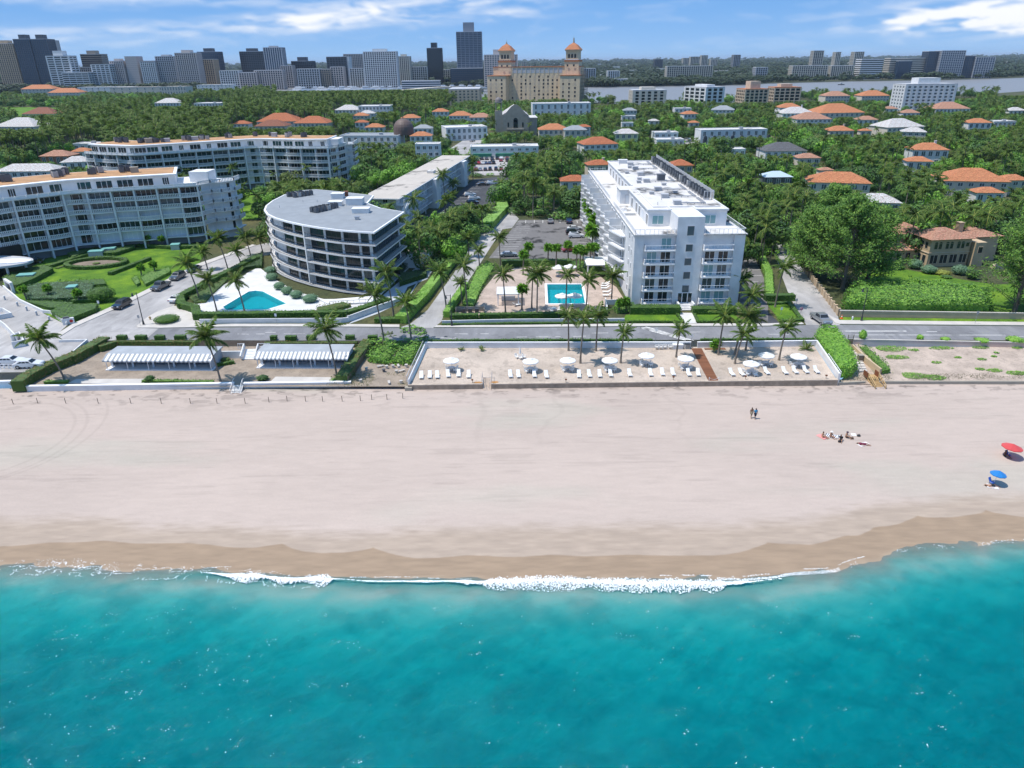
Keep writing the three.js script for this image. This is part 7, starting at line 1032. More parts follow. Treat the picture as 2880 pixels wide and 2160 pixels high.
function hand(w,d){const o=[];const u=V(...d).normalize(),s=Math.abs(u.y)>0.7?V(0,0,1):V(0,0,1).cross(u).normalize();o.push(B2(w,0.035,V(...w).addScaledVector(u,0.07).toArray(),0.03));for(let i=0;i<4;i++){const b=V(...w).addScaledVector(u,0.07).addScaledVector(s,(i - 1.5)*0.022);o.push(B2(b.toArray(),0.011,b.clone().addScaledVector(u,[0.07,0.08,0.078,0.06][i]).add(V(0,-0.01,0)).toArray(),0.008));}const t=V(...w).addScaledVector(u,0.02).addScaledVector(s,0.03);o.push(B2(t.toArray(),0.013,t.clone().addScaledVector(u,0.04).addScaledVector(s,0.03).toArray(),0.009));return o;}
function bodyBones(J){ // joints -> tapered bones
const r=[];r.push(B2(J.hip,0.15,J.waist,0.125),B2(J.waist,0.125,J.chest,0.15),B2(J.chest,0.14,J.neck,0.06),B2(J.neck,0.055,J.head,0.06),B2(J.head,0.095,J.top,0.095),B2(J.face,0.035,J.face,0.03));
for(const s of['L','R'])r.push(B2(J.chest,0.11,J['sh' + s],0.065),B2(J['sh' + s],0.062,J['el' + s],0.045),B2(J['el' + s],0.044,J['wr' + s],0.03),...hand(J['wr' + s],[J['wr' + s][0]- J['el' + s][0],J['wr' + s][1]- J['el' + s][1],J['wr' + s][2]- J['el' + s][2]]),B2(J.hip,0.12,J['th' + s],0.1),B2(J['th' + s],0.095,J['kn' + s],0.06),B2(J['kn' + s],0.058,J['an' + s],0.038),B2(J['an' + s],0.042,J['to' + s],0.032));return r;
}
const WALK={hip:[0,0.95,0],waist:[0,1.1,0.01],chest:[0,1.33,0],neck:[0,1.5,0],head:[0,1.6,0.02],top:[0,1.66,0.02],face:[0,1.59,0.11],shL:[-0.19,1.42,0],shR:[0.19,1.42,0],elL:[-0.25,1.15,-0.08],elR:[0.25,1.15,0.05],wrL:[-0.26,0.92,0.02],wrR:[0.26,0.93,0.18],thL:[-0.1,0.9,0],thR:[0.1,0.9,0],knL:[-0.1,0.5,0.12],knR:[0.1,0.5,-0.02],anL:[-0.1,0.08,0.16],anR:[0.1,0.09,-0.22],toL:[-0.1,0.035,0.32],toR:[0.1,0.04,-0.07]};
const SIT={hip:[0,0.14,0],waist:[0,0.3,-0.03],chest:[0,0.52,-0.02],neck:[0,0.7,0.02],head:[0,0.8,0.05],top:[0,0.86,0.05],face:[0,0.79,0.14],shL:[-0.19,0.62,0],shR:[0.19,0.62,0],elL:[-0.27,0.38,0.06],elR:[0.27,0.38,0.06],wrL:[-0.18,0.34,0.3],wrR:[0.2,0.32,0.3],thL:[-0.1,0.13,0.05],thR:[0.1,0.13,0.05],knL:[-0.16,0.38,0.4],knR:[0.14,0.22,0.46],anL:[-0.12,0.06,0.68],anR:[0.12,0.06,0.85],toL:[-0.12,0.05,0.84],toR:[0.12,0.1,0.95]};
const LIE={hip:[0,0.13,0],waist:[0,0.13,-0.17],chest:[0,0.14,-0.4],neck:[0,0.14,-0.58],head:[0,0.13,-0.69],top:[0,0.13,-0.75],face:[0,0.23,-0.68],shL:[-0.19,0.12,-0.48],shR:[0.19,0.12,-0.48],elL:[-0.34,0.07,-0.25],elR:[0.3,0.07,-0.7],wrL:[-0.36,0.05,0.02],wrR:[0.16,0.06,-0.86],thL:[-0.1,0.11,0.05],thR:[0.1,0.11,0.05],knL:[-0.13,0.09,0.48],knR:[0.12,0.2,0.46],anL:[-0.15,0.06,0.88],anR:[0.13,0.06,0.8],toL:[-0.17,0.12,0.98],toR:[0.13,0.06,0.96]};
function person(J,[x,z],turn,skin,label,{top,low,hair=[0.03,0.02,0.012],hat,legs=0.55}={}){
const t=thing('person',label,'person',[x,beachH(x,z),z],turn),key=J===WALK?'walk':J===SIT?'sit':'lie';mesh(cached('body' + key,()=>figure(bodyBones(J))),mt(skin,0.6),'body',t);
const fat=(b,k)=>{const c=b.slice();c[3]+=k;c[7]+=k;return c;},mid=(a,b,k)=>a.map((v,i)=>lerp(v,b[i],k));
if(top)mesh(cached('top' + key,()=>figure([B2(J.waist,0.125,J.chest,0.15),B2(J.chest,0.12,mid(J.chest,J.neck,0.6),0.09),...['L','R'].map((s)=>B2(J.chest,0.11,J['sh' + s],0.068)),...['L','R'].map((s)=>B2(J['sh' + s],0.065,mid(J['sh' + s],J['el' + s],0.6),0.055))].map((b)=>fat(b,0.014)))),mt(top,0.9),'shirt',t);
if(low)mesh(cached('low' + key + legs,()=>figure([B2(J.hip,0.15,mid(J.hip,J.waist,0.4),0.14),...['L','R'].flatMap((s)=>[B2(J.hip,0.12,J['th' + s],0.1),B2(J['th' + s],0.095,mid(J['th' + s],J['kn' + s],legs),0.085)])].map((b)=>fat(b,0.014)))),mt(low,0.9),'shorts',t);
mesh(cached('hair' + key,()=>figure([B2([J.top[0],J.top[1]+(key==='lie'?0:0.02),J.top[2]- 0.015],0.1,[J.head[0],J.head[1]-(key==='lie'?0.02:0.04),J.head[2]- 0.035],0.085)],0.02)),mt(hair,0.8),'hair',t);if(hat){const h=new MB().tube(V(J.top[0],J.top[1]+ 0.03,J.top[2]),V(J.top[0],J.top[1]+ 0.06,J.top[2]),0.2,0.17,14).tube(V(J.top[0],J.top[1]+ 0.06,J.top[2]),V(J.top[0],J.top[1]+ 0.15,J.top[2]),0.11,0.09,12).part('hat',mt(hat,0.9),t);void h;}return t;
}
{
const dark=[0.17,0.085,0.05],tan=[0.42,0.23,0.14],at=(u)=>u;
person(WALK,at([36.47,-96.76]),0.25,dark,'person walking on the open beach in tan shorts, left of two',{low:[0.35,0.3,0.2]});person(WALK,at([36.99,-96.51]),0.2,dark,'person in a blue shirt and dark shorts walking on the open beach',{top:[0.03,0.25,0.45],low:[0.015,0.02,0.045],legs:0.85});
const mat=(p,q,w,m,l)=>{const L=Math.hypot(q[0]- p[0],q[1]- p[1]),t=thing('beach_towel',l,'towel',[p[0],beachH(...p),p[1]],Math.atan2(-(q[1]- p[1]),q[0]- p[0]));if(m==='stripe')for(let i=0;i<12;i++)new MB().bx((L*i) / 12,(L*(i + 1)) / 12,0.02,0.035,-w / 2,w / 2).part('stripe',i % 2?M.whiteClean:mt([0.05,0.06,0.09],0.9),t);else new MB().bx(0,L,0.02,0.035,-w / 2,w / 2).part('cloth',mt(m,0.95),t);};
mat([44.77,-91.7],[45.44,-90.39],0.9,[0.72,0.3,0.28],'pink beach towel at the left end of the group');mat([45.86,-91.67],[47.05,-90.78],1.1,'stripe','black and white striped towel, left of two');mat([46.76,-91.22],[48.07,-90.76],1.1,'stripe','black and white striped towel, right of two');mat([49.34,-88.59],[50.98,-89.18],0.9,[0.7,0.68,0.66],'white towel under the lying person');mat([49.62,-91.69],[50.29,-91.57],0.7,[0.8,0.8,0.8],'small white towel lying beside the group');
person(SIT,at([45.09,-90.93]),0.9,tan,'person sitting on the pink towel');person(SIT,at([46.32,-91.01]),0.5,tan,'person in a white hat sitting on the striped towels',{hat:[0.8,0.8,0.78]});person(SIT,at([47.35,-90.03]),-0.4,tan,'person in black sitting at the front of the group',{top:[0.01,0.01,0.012],low:[0.01,0.01,0.012]});person(SIT,at([48.53,-90.85]),0.8,tan,'person in a dark hat sitting at the right of the group',{hat:[0.06,0.03,0.06],low:[0.1,0.05,0.03]});person(LIE,at([50.09,-88.78]),1.3,tan,'person in dark red lying on the white towel',{low:[0.16,0.02,0.05],top:[0.16,0.02,0.05]});
const bag=(p,c,l)=>{const t=new MB().bx(-0.2,0.2,0,0.26,-0.14,0.14).tube(V(-0.12,0.26,0),V(0,0.42,0),0.02,0.02,5).tube(V(0,0.42,0),V(0.12,0.26,0),0.02,0.02,5).one('beach_bag',mt(c,0.9),l,'bag');t.position.set(p[0],beachH(...p),p[1]);};bag([49.16,-90.41],[0.14,0.09,0.06],'brown bag beside the sitting group');bag([50.46,-91.13],[0.05,0.05,0.05],'dark bag right of the white towel');bag([47.02,-89.51],[0.01,0.012,0.02],'black bag before the sitting group');
const par=([x,z],r,c,tilt,l,n)=>{const t=thing('beach_umbrella',l,'umbrella',[x,beachH(x,z),z]);new MB().tube(V(0,-0.2,0),V(tilt*1.75,1.95,0.1),0.025,0.025,7).part('pole',M.whiteClean,t);const k=mesh(canopyGeo(r,0.5,n,0.1),mt(c,0.85,{transmission:0.2,thickness:0,side:THREE.DoubleSide}),'canopy',t);k.position.set(tilt*1.6,1.6,0.1);k.rotation.z=-tilt*0.5;for(let i=0;i<n;i++){const a=(i / n)*6.28319;const rb=new MB().bar(V(0,0.47,0),V(Math.cos(a)*r*0.97,-0.02,Math.sin(a)*r*0.97),0.015,0.02).part('rib',M.metal,k);void rb;}};
par([68.36,-85.24],1.3,[0.62,0.07,0.07],0.18,'coral red beach umbrella at the right edge',8);par([62.49,-78.74],0.95,[0.01,0.2,0.55],0.15,'blue beach umbrella nearest the sea at right',8);
const seat=([x,z],turn,l)=>{const t=thing('beach_chair',l,'chair',[x,beachH(x,z),z],turn);new MB().bx(-0.26,0.26,0.2,0.23,-0.25,0.25).part('seat',M.blue,t);new MB().bar(V(0,0.22,-0.24),V(0,0.75,-0.5),0.52,0.02).part('backrest',M.blue,t);for(const s of[-0.27,0.27]){new MB().bar(V(s,0,0.25),V(s,0.42,-0.3),0.025,0.025).part('leg',M.metal,t);new MB().bar(V(s,0,-0.35),V(s,0.42,0.2),0.025,0.025).part('leg',M.metal,t);}};
seat([68.62,-85.33],0.3,'folding chair under the red beach umbrella');seat([62.41,-78.83],0.5,'folding chair under the blue beach umbrella');person(SIT,at([68.19,-85.44]),0.4,dark,'person sitting in the shade of the red beach umbrella',{low:[0.02,0.02,0.02]});person(LIE,at([62.04,-78.24]),1.5,tan,'person lying before the blue beach umbrella',{low:[0.02,0.02,0.02]});mat([61.51,-78.42],[62.65,-77.89],1.0,[0.7,0.7,0.72],'white towel before the blue beach umbrella');
}

// ---------- the town behind: houses, hotel, church, lagoon blocks ----------
const KEEP=[]; // what trees in front must not hide: [x, z, half width, eaves]
const FOOT=[]; // footprints kept clear: [x, z, radius]
function house([x,z],px,h,turn,roof,wall,label,{flat=false,d=0.7,chimney=false,group='houses of the town'}={}){
const w=((px / 3.072)*Math.hypot(x,z)) / 2001,dd=Math.min(w*d,26),t=thing('house',label,'house',[x,0,z - dd / 2],turn,group),hw=w / 2,hd=dd / 2,ov=0.5;
new MB().bx(-hw,hw,0,h,-hd,hd).part('wall',wall,t);
if(flat){new MB().bx(-hw - 0.1,hw + 0.1,h,h + 0.5,-hd - 0.1,-hd + 0.25).bx(-hw - 0.1,hw + 0.1,h,h + 0.5,hd - 0.25,hd + 0.1).bx(-hw - 0.1,-hw + 0.25,h,h + 0.5,-hd + 0.25,hd - 0.25).bx(hw - 0.25,hw + 0.1,h,h + 0.5,-hd + 0.25,hd - 0.25).part('parapet',wall,t);new MB().bx(-hw + 0.2,hw - 0.2,h,h + 0.1,-hd + 0.2,hd - 0.2).part('roof',roof,t);if(w>14)ventBox(t,hw*0.3,h + 0.1,0,2.2,1.1,1.6,M.greyLight);}
else{const rh=Math.min(hw,hd)*0.5,a=hw + ov,c=hd + ov,r=Math.min(a,c),lx=a>c,p=lx?[V(-a + r,h + rh,0),V(a - r,h + rh,0)]:[V(0,h + rh,-c + r),V(0,h + rh,c - r)],A=V(-a,h,c),B=V(a,h,c),C=V(a,h,-c),D=V(-a,h,-c),q=new MB();if(lx)q.quad(A,B,p[1],p[0]).tri(B,C,p[1]).quad(C,D,p[0],p[1]).tri(D,A,p[0]);else q.tri(A,B,p[1]).quad(B,C,p[0],p[1]).tri(C,D,p[0]).quad(D,A,p[1],p[0]);q.quad(D,C,B,A).part('roof',roof,t);if(chimney)ventBox(t,hw*0.4,h + rh*0.3,0,0.9,rh,0.9,wall,'chimney');}
const n=Math.max(2,Math.min(9,Math.round(w / 3.4))),fl=h>8.5?3:h>5?2:1;for(let f=0;f<fl;f++)for(let i=0;i<n;i++)opening(t,lerp(-hw,hw,(i + 0.5) / n),f*(h / fl)+ 0.9,hd + 0.03,Math.min(1.6,(w / n)*0.5),h / fl - 1.6,{n:2,fr:0.1,glass:M.glassGrey,frame:M.whiteClean});
KEEP.push([x,z,w*0.55,h*0.5]);FOOT.push([x,z - dd / 2,Math.max(w,dd)*0.56]);return t;
}
{
const r=M.tileRed,o=M.tileOrange,p=M.tilePink,w=M.tileWhite,W=M.white,C=M.cream,f={flat:true},rw=M.roofWhite,gr=M.tileGrey;
const H=[[[49.02,-408.89],290,6,0.2,r,W,'large terracotta hip roofed white house behind the palms'],[[39.54,-324.77],200,6,0.1,r,C,'red roofed house with a chimney left of the white tower roof',{chimney:true}],[[74.04,-316.22],178,6.5,0,r,M.tan,'square tiled house right of the white tower roof',{d:0.9}],[[25.56,-286.08],230,5,0,r,W,'low orange roofed house left of the white tower balconies'],[[29.03,-490.39],240,7,0,o,C,'orange roofed house beside the church'],[[42.51,-480.45],180,7.5,0,M.roofGrey,C,'cream house with grey roof and arcade near the church'],[[50.87,-509.4],100,7,0,r,W,'small red roof behind the cream arcade house'],[[71.59,-457.53],190,7,0,w,mt([0.6,0.58,0.36],0.9),'pale yellow house with white roof'],[[98.38,-469.56],190,6,0,rw,W,'white flat roofed house behind the white tower',f],[[97.22,-450.99],220,3.6,0,rw,W,'low white pavilion before the flat roofed house',f],[[148.56,-621.81],120,7,0.2,o,W,'small orange roof far behind the white tower'],[[158.13,-689.99],130,7,0,rw,W,'white flat house near the lagoon',f],[[194.3,-683.75],170,6,-0.3,M.roofGrey,W,'grey roofed house near the lagoon'],[[118.98,-393.55],180,4,0,rw,W,'low white house among palms right of the cross street',f],[[110.02,-690.64],110,6,0,M.roofGrey,W,'grey roof among trees near the lagoon'],[[88.27,-561.71],90,5,0,rw,W,'little white flat house among trees',f],[[111.62,-580.73],80,5,0,w,W,'little white roofed house among trees'],[[137.38,-560.1],80,5,0,o,W,'little orange roof among trees'],[[101.16,-639.67],110,4.5,0,rw,W,'white terrace house before the lagoon trees',f],
[[121.47,-264.84],440,6.5,-0.25,o,C,'big salmon hip roofed house on the right',{d:0.6}],[[122.2,-236.56],300,4.5,-0.2,w,W,'white hip roofed house before the salmon one'],[[201.3,-352.84],240,7.5,-0.15,o,W,'orange roofed white house with chimneys',{chimney:true}],[[185.44,-331.88],170,5,-0.2,o,W,'lower orange roof before the chimneyed house'],[[175.4,-271.11],420,5.5,-0.2,o,C,'long orange roof near the right edge'],[[189.46,-272.91],180,5.5,0,o,C,'orange roof at the right edge'],[[165.9,-249.74],180,5,-0.1,o,W,'small orange roof with arched white wall'],[[309.44,-493.9],150,8,-0.1,o,W,'tall orange roofed white house far right'],[[255.24,-486.84],300,6.5,0.2,w,C,'wide pale roofed house among palms'],[[249.46,-458.63],160,6,-0.4,w,C,'pale gabled wing beside the wide pale house'],[[269.32,-615.44],350,7,0.1,o,C,'broad orange roofed villa near the lagoon'],[[214.04,-482.94],180,5,0,o,C,'orange roof under the broad villa',{chimney:true}],[[228.8,-481.06],80,5,0,o,C,'tiny orange roof with chimney',{chimney:true}],[[228.72,-566.48],260,6,0,p,W,'pink tiled house left of the villa'],[[237.87,-622.61],240,6.5,0,w,W,'white hip roofed house left of the pink one',{chimney:true}],[[258.8,-697.51],170,6.5,0,o,W,'orange roof behind the white hip house'],[[404.39,-842.87],200,9,0,o,C,'orange roofed house on the lagoon shore'],[[355.97,-827.87],180,10,0,p,C,'cream house with pink roof on the lagoon shore'],[[270.63,-568.55],140,5,0,p,W,'pinkish low house beside the villa'],[[141.37,-348.51],170,5,0,p,C,'pink roof among palms on the right'],[[136.18,-315.32],100,4,0,p,C,'small pink roof behind the salmon house'],[[106.85,-290.54],210,5,0,mt([0.45,0.55,0.62],0.5),M.greyDark,'blue metal roofed house with dark stone wall'],[[143.88,-385.77],320,4,0,gr,W,'low dark grey roofed house'],[[347.58,-689.85],90,5,0,p,W,'small pink roof before the lagoon condominium'],[[337.66,-636],120,5,0,p,W,'second small pink roof before the lagoon condominium'],[[397.93,-680.49],240,5,0,p,W,'pinkish long roof under the white condominium'],[[352.94,-536.37],150,5,0,rw,W,'pale flat roof far right',f],[[435.55,-649.15],110,5,0,w,W,'pale roof by the lagoon at the right edge'],
[[-185.34,-604.81],320,6,0.05,r,C,'dark red roofed row left of the palm avenue'],[[-150.58,-576.88],270,6.5,-0.1,r,C,'red roofed complex beside the dark red row'],[[-181.2,-572.58],240,5,0,M.tileDark,C,'lower dark red roof before the row'],[[-111.59,-571.37],100,7,0,r,W,'small red roofed white house with stepped gable'],[[-98.59,-551.17],150,5,0,o,W,'low orange roofed shop beside the dome'],[[-81.84,-626.74],150,6,0,o,W,'orange roof among the dark trees, centre'],[[-62.36,-688.43],130,7,0,o,W,'orange roof left of the hotel'],[[-41.51,-647.57],180,6,0,o,W,'long orange roof left of the church'],[[-23.4,-624.18],180,6,0,p,W,'pinkish roof close to the church'],[[-129.63,-661.87],120,6,0,o,C,'orange roof beside the white palace'],[[-129.55,-691.99],120,6,0,w,W,'white pyramid roof before the palace'],[[-125.02,-707.6],250,11,0,rw,W,'white palace with pale roof near the bridge',f],[[-154.64,-729.98],200,7,0,w,W,'pale roofed long house left of the palace'],[[-41.91,-381.78],200,9.5,0,rw,W,'white three storey corner house',f],[[-54.14,-457.73],170,7,0,o,W,'orange roofed house behind the corner house'],[[-30.44,-499.98],340,8,0.25,rw,W,'long white house along the far street',f],[[-58.63,-511.52],150,7,0,M.roofGrey,W,'grey roofed house beside the long white one'],
[[-246.28,-435.3],180,6.5,0,rw,W,'white house with red trim behind the long building',f],[[-236.82,-411.44],130,5,0,o,W,'small orange roof among trees at left'],[[-239.11,-390.68],200,5,0,p,p,'salmon pink house among trees at left'],[[-215.09,-365.05],190,5,0.3,w,W,'white roofed house beside the farther long building'],[[-213.42,-325.15],420,6,0,w,W,'large white roofed house behind the near long building',{d:0.4}],[[-388.68,-595.39],300,5,-0.1,w,W,'white roofed clubhouse at the left edge'],[[-484.88,-784.12],220,3.5,0,M.tileDark,C,'brown roofed pavilion on the golf course'],[[-802.51,-1313.61],220,13,0,o,C,'large orange roofed building with gables beyond the golf course'],[[-719.53,-1244.8],220,9,0,o,C,'second orange roofed building beyond the golf course'],[[-718.38,-1371.84],380,13,0,rw,W,'long white block by the lagoon at left',f],[[-598.17,-1269.1],500,15,0,M.roofPale,C,'long cream block by the lagoon',f],[[-504.78,-1162.1],180,18,0,M.roofPale,C,'cream block with stepped roof by the lagoon',f],[[-395.36,-884.99],180,8,0,w,W,'white pointed roof before the palms'],[[-347.77,-882.51],200,7,0,rw,W,'low white house behind the palms',f],[[-207.33,-584.9],120,6,0,r,W,'small red roof beside the farther long building'],[[-564.51,-1480.94],260,12,0,rw,W,'white chapel like block by the lagoon',f]];
for(const a of H)house(...a);
// long white arcade building
const q=[137.75,-460.95],t=house(q,530,8,0.06,rw,W,'long white building with tall arches among palms',{flat:true,d:0.3});for(let i=0;i<8;i++){const x=-20 + i*5.6;new MB().bx(x - 1.1,x + 1.1,0.4,4.6,6.0,6.4).tube(V(x,4.6,6.0),V(x,4.6,6.4),1.1,1.1,12).part('arch',M.greyDark,t).position.z=7.2;}
// shops by the distant car park
const s=[-8.75,-404.44],sh=house([s[0]+ 6,s[1]],560,5.5,0.02,rw,W,'long low white shop building by the distant car park',{flat:true,d:0.35});for(const x of[-12,0,12])new MB().bx(x - 5,x + 5,1.2,2.8,0,1.6).part('awning',M.green,sh).position.z=9.5;
// domed theatre
const dm=[-84.16,-453.98],th=house(dm,480,7.5,-0.1,M.roofGrey,W,'pale theatre with a brown ribbed dome',{flat:true,d:0.5});const R0=6.2,db=new MB();for(let i=0;i<20;i++)for(let j=0;j<6;j++){const a=(i / 20)*6.2832,b=((i + 1) / 20)*6.2832,u=(j / 6)*1.5,v=((j + 1) / 6)*1.5,P=(x,y)=>V(Math.cos(x)*Math.cos(y)*R0,3 + Math.sin(y)*R0,Math.sin(x)*Math.cos(y)*R0);db.quad(P(b,u),P(a,u),P(a,v),P(b,v));}db.tube(V(0,0,0),V(0,3,0),R0,R0,20).tube(V(0,8.8,0),V(0,10.6,0),0.5,0.2,8);const dme=db.part('dome',mt([0.13,0.09,0.075],0.6),th);dme.position.set(19,7.5,-3);
}
{ // the tan hotel with twin towers
const t=thing('hotel','tan hotel with twin belvedere towers standing before the lagoon','hotel',[36,0,-930],-0.3),GT=mt([0.80,0.62,0.41],0.85,{map:MOTTLE}),B=(x0,x1,h,z0,z1)=>new MB().bx(x0,x1,0,h,z0,z1).part('wall',GT,t);
const X=(Z)=>((1360 + Z / 5.925 - 1440) / 2001)*1010 - 36,rows=[];
B(X(205),X(1480),41,-24,-6,M.tan);B(X(165),X(440),31.5,-20,8,M.tan);B(X(1230),X(1510),31.5,-20,8,M.tan);
new MB().bx(X(160),X(470),31.5,32.3,-20.5,8.6).part('cornice',M.tileOrange,t);new MB().bx(X(1225),X(1515),31.5,32.3,-20.5,8.6).part('cornice',M.tileOrange,t);new MB().bx(X(200),X(1485),41,41.8,-24.5,-5.4).part('cornice',M.tileOrange,t);
for(let i=0;i<11;i++){const x=lerp(X(500),X(1235),i / 11);new MB().bx(x,x + 4.4,34.5,39.5,-6,-5.9).part('loggia_panel',M.greyLight,t);new MB().bx(x - 0.9,x - 0.2,34,40.5,-6,-5.5).part('pilaster',M.cream,t);}
for(const[a,b]of[[285,478],[1258,1458]]){
const x0=X(a),x1=X(b),c=(x0 + x1) / 2,hw=(x1 - x0) / 2;B(x0,x1,47,-22,-22 + hw*2,M.tanLight);const z=-22 + hw;new MB().bx(x0 - 0.5,x1 + 0.5,46.5,48.6,z - hw - 0.5,z + hw + 0.5).part('tile_skirt',M.tileOrange,t);new MB().bx(x0 + 1,x1 - 1,49,58,z - hw + 1,z + hw - 1).part('belvedere',GT,t);
for(const i of[-1,0,1]){new MB().bx(c + i*3.7 - 1.1,c + i*3.7 + 1.1,50.5,54,z + hw - 1,z + hw - 0.94).tube(V(c + i*3.7,54,z + hw - 1),V(c + i*3.7,54,z + hw - 0.94),1.1,1.1,12).part('arched_opening',M.black,t);}
new MB().bx(x0,x1,58,59.5,z - hw,z + hw).part('cornice',GT,t);const rf=new MB(),e=hw + 0.6;for(let i=0;i<4;i++){const p=[[-e,e],[e,e],[e,-e],[-e,-e]],[u,v]=p[i],[m,n]=p[(i + 1)% 4];rf.quad(V(c + u,59.5,z + v),V(c + m,59.5,z + n),V(c + m*0.5,64.5,z + n*0.5),V(c + u*0.5,64.5,z + v*0.5)).tri(V(c + u*0.5,64.5,z + v*0.5),V(c + m*0.5,64.5,z + n*0.5),V(c,67.5,z));}rf.part('roof',M.tileOrange,t);new MB().tube(V(c,67,z),V(c,a>1000?72:69,z),1.1,0.7,8).tube(V(c,a>1000?72:69,z),V(c,a>1000?74.5:72,z),0.2,0.05,6).part('finial',M.stone,t);
}
const RR=rng(17),wn=(x,y,z,g)=>opening(t,x,y,z,1.9,2.2,{n:1,fr:0.18,glass:g,frame:M.tanLight});for(let f=0;f<7;f++)for(let i=0;i<12;i++)wn(lerp(X(490),X(1215),i / 11),5.5 + f*4,-5.94,RR()>0.52?M.black:M.tanLight);for(const[a,b]of[[215,380],[1275,1445]])for(let f=0;f<6;f++)for(let i=0;i<3;i++)wn(lerp(X(a),X(b),i / 2),4 + f*4.4,8.05,RR()>0.35?M.black:M.tanLight);for(const[a,b]of[[340,420],[1300,1390]])for(const x of[a,b])wn(X(x),41.5,-4.2,M.black);
const sc=new MB();for(let y=0;y<40;y +=4){sc.bar(V(X(1520),y,6),V(X(1520),y,-20),0.4,0.4).bar(V(X(1555),y,6),V(X(1555),y,-20),0.4,0.4);}for(let z=-20;z<8;z +=5)sc.bar(V(X(1520),0,z),V(X(1520),40,z),0.35,0.35).bar(V(X(1555),0,z),V(X(1555),36,z),0.35,0.35);sc.part('scaffold',M.woodGrey,t);
KEEP.push([36,-920,58,6]);FOOT.push([10,-940,34],[60,-940,34]);
}
{ // the church and the white hotel behind it
const t=thing('church','grey stone church with curved gable and domed bell tower','church',[4.5,0,-520],0.03),S=M.stone;new MB().bx(-9,9,0,14,-34,0).part('nave',S,t);
const g=[];for(let i=0;i<=12;i++){const u=i / 12*2 - 1;g.push(V(u*9,14 + 7*Math.pow(Math.cos((u*Math.PI) / 2),1.6),0.02));}const gm=new MB();for(let i=0;i<12;i++){const a=g[i],b=g[i + 1];gm.quad(V(a.x,13.9,0.02),V(b.x,13.9,0.02),b,a).quad(a,b,V(b.x,b.y,-0.9),V(a.x,a.y,-0.9));}gm.part('gable',S,t);new MB().quad(V(-9.4,13.8,-0.9),V(0,19.5,-0.9),V(0,19.5,-34),V(-9.4,13.8,-34)).quad(V(0,19.5,-0.9),V(9.4,13.8,-0.9),V(9.4,13.8,-34),V(0,19.5,-34)).part('roof',M.tileWhite,t);
new MB().bx(-1.5,1.5,6,11,0.03,0.1).tube(V(0,11,0.03),V(0,11,0.1),1.5,1.5,14).part('arched_window',M.glass,t);for(const x of[-5,5])new MB().bx(x - 0.5,x + 0.5,6.5,9.5,0.03,0.1).part('window',M.glass,t);new MB().bx(-6,6,4.6,5.4,0,1.2).part('ledge',S,t);for(const x of[-4,0,4])new MB().bx(x - 1.2,x + 1.2,0,2.6,0.03,0.1).tube(V(x,2.6,0.03),V(x,2.6,0.1),1.2,1.2,12).part('doorway',M.greyDark,t);new MB().bx(9,15,0,12,-26,-2).part('aisle',S,t);new MB().bx(8.6,15.3,12,12.4,-26.4,-1.6).part('aisle_roof',M.roofWhite,t);
new MB().bx(-14,-9,0,17,-6,-0.8).part('tower',S,t);for(const x of[-13.6,-9.9])for(const z of[-5.6,-1.7])new MB().bx(x,x + 0.6,17,22,z,z + 0.6).part('belfry_pillar',S,t);new MB().bx(-14.1,-8.9,22,22.8,-6.1,-0.7).part('belfry_slab',S,t);const d=new MB();for(let i=0;i<14;i++)for(let j=0;j<4;j++){const a=i*0.4488,b=(i + 1)*0.4488,u=j*0.37,v=(j + 1)*0.37,P=(x,y)=>V(-11.5 + Math.cos(x)*Math.cos(y)*2.5,22.8 + Math.sin(y)*2.9,-3.4 + Math.sin(x)*Math.cos(y)*2.5);d.quad(P(b,u),P(a,u),P(a,v),P(b,v));}d.part('dome',mt([0.17,0.15,0.15],0.6),t);KEEP.push([4,-512,14,4]);FOOT.push([4,-535,22]);
house([44,-640],470,15,0.05,M.roofWhite,M.white,'big white hotel block behind the church',{flat:true,d:0.35});
}
// lagoon condominiums: floor slabs, glazing, piers
function slabBlock(x,w,h,z,{d=20,fh=3.2,m=M.white,glass=M.glass,pier=4.5,pw=0.7,band=0.9,turn=0,name='tower_block',label,group,crown=0,top=M.greyLight,base=0}){
const t=thing(name,label,'building',[x,0,z - d / 2],turn,group),hw=w / 2,hd=d / 2;new MB().bx(-hw + 0.35,hw - 0.35,0,h - 0.2,-hd + 0.35,hd - 0.35).part('glazing',glass,t);
const b=new MB(),n=Math.round((h - base) / fh);for(let i=0;i<=n;i++){const y=base +(i*(h - base)) / n;b.bx(-hw,hw,y - band*0.7,Math.min(h,y + band*0.3),-hd,hd);}if(base)b.bx(-hw - 0.5,hw + 0.5,0,base,-hd - 0.5,hd + 0.5);b.part('floor_bands',m,t).userData.kind='stuff';
if(pier){const p=new MB(),k=Math.max(1,Math.round(w / pier)),kd=Math.max(1,Math.round(d / pier));for(let i=0;i<=k;i++){const q=lerp(-hw + pw / 2,hw - pw / 2,i / k);p.bx(q - pw / 2,q + pw / 2,0,h + 0.05,hd - 0.3,hd + 0.15);}for(let i=0;i<=kd;i++){const q=lerp(-hd + pw / 2,hd - pw / 2,i / kd);for(const s of[-1,1])p.bx(s*hw - 0.25,s*hw + 0.25,0,h + 0.05,q - pw / 2,q + pw / 2);}p.part('piers',m,t).userData.kind='stuff';}
new MB().bx(-hw,hw,h,h + 0.9,-hd,hd).part('roof',top,t);if(crown)new MB().bx(-hw*0.45,hw*0.4,h + 0.9,h + 0.9 + crown,-hd*0.5,hd*0.6).part('roof_plant',m,t);return t;
}
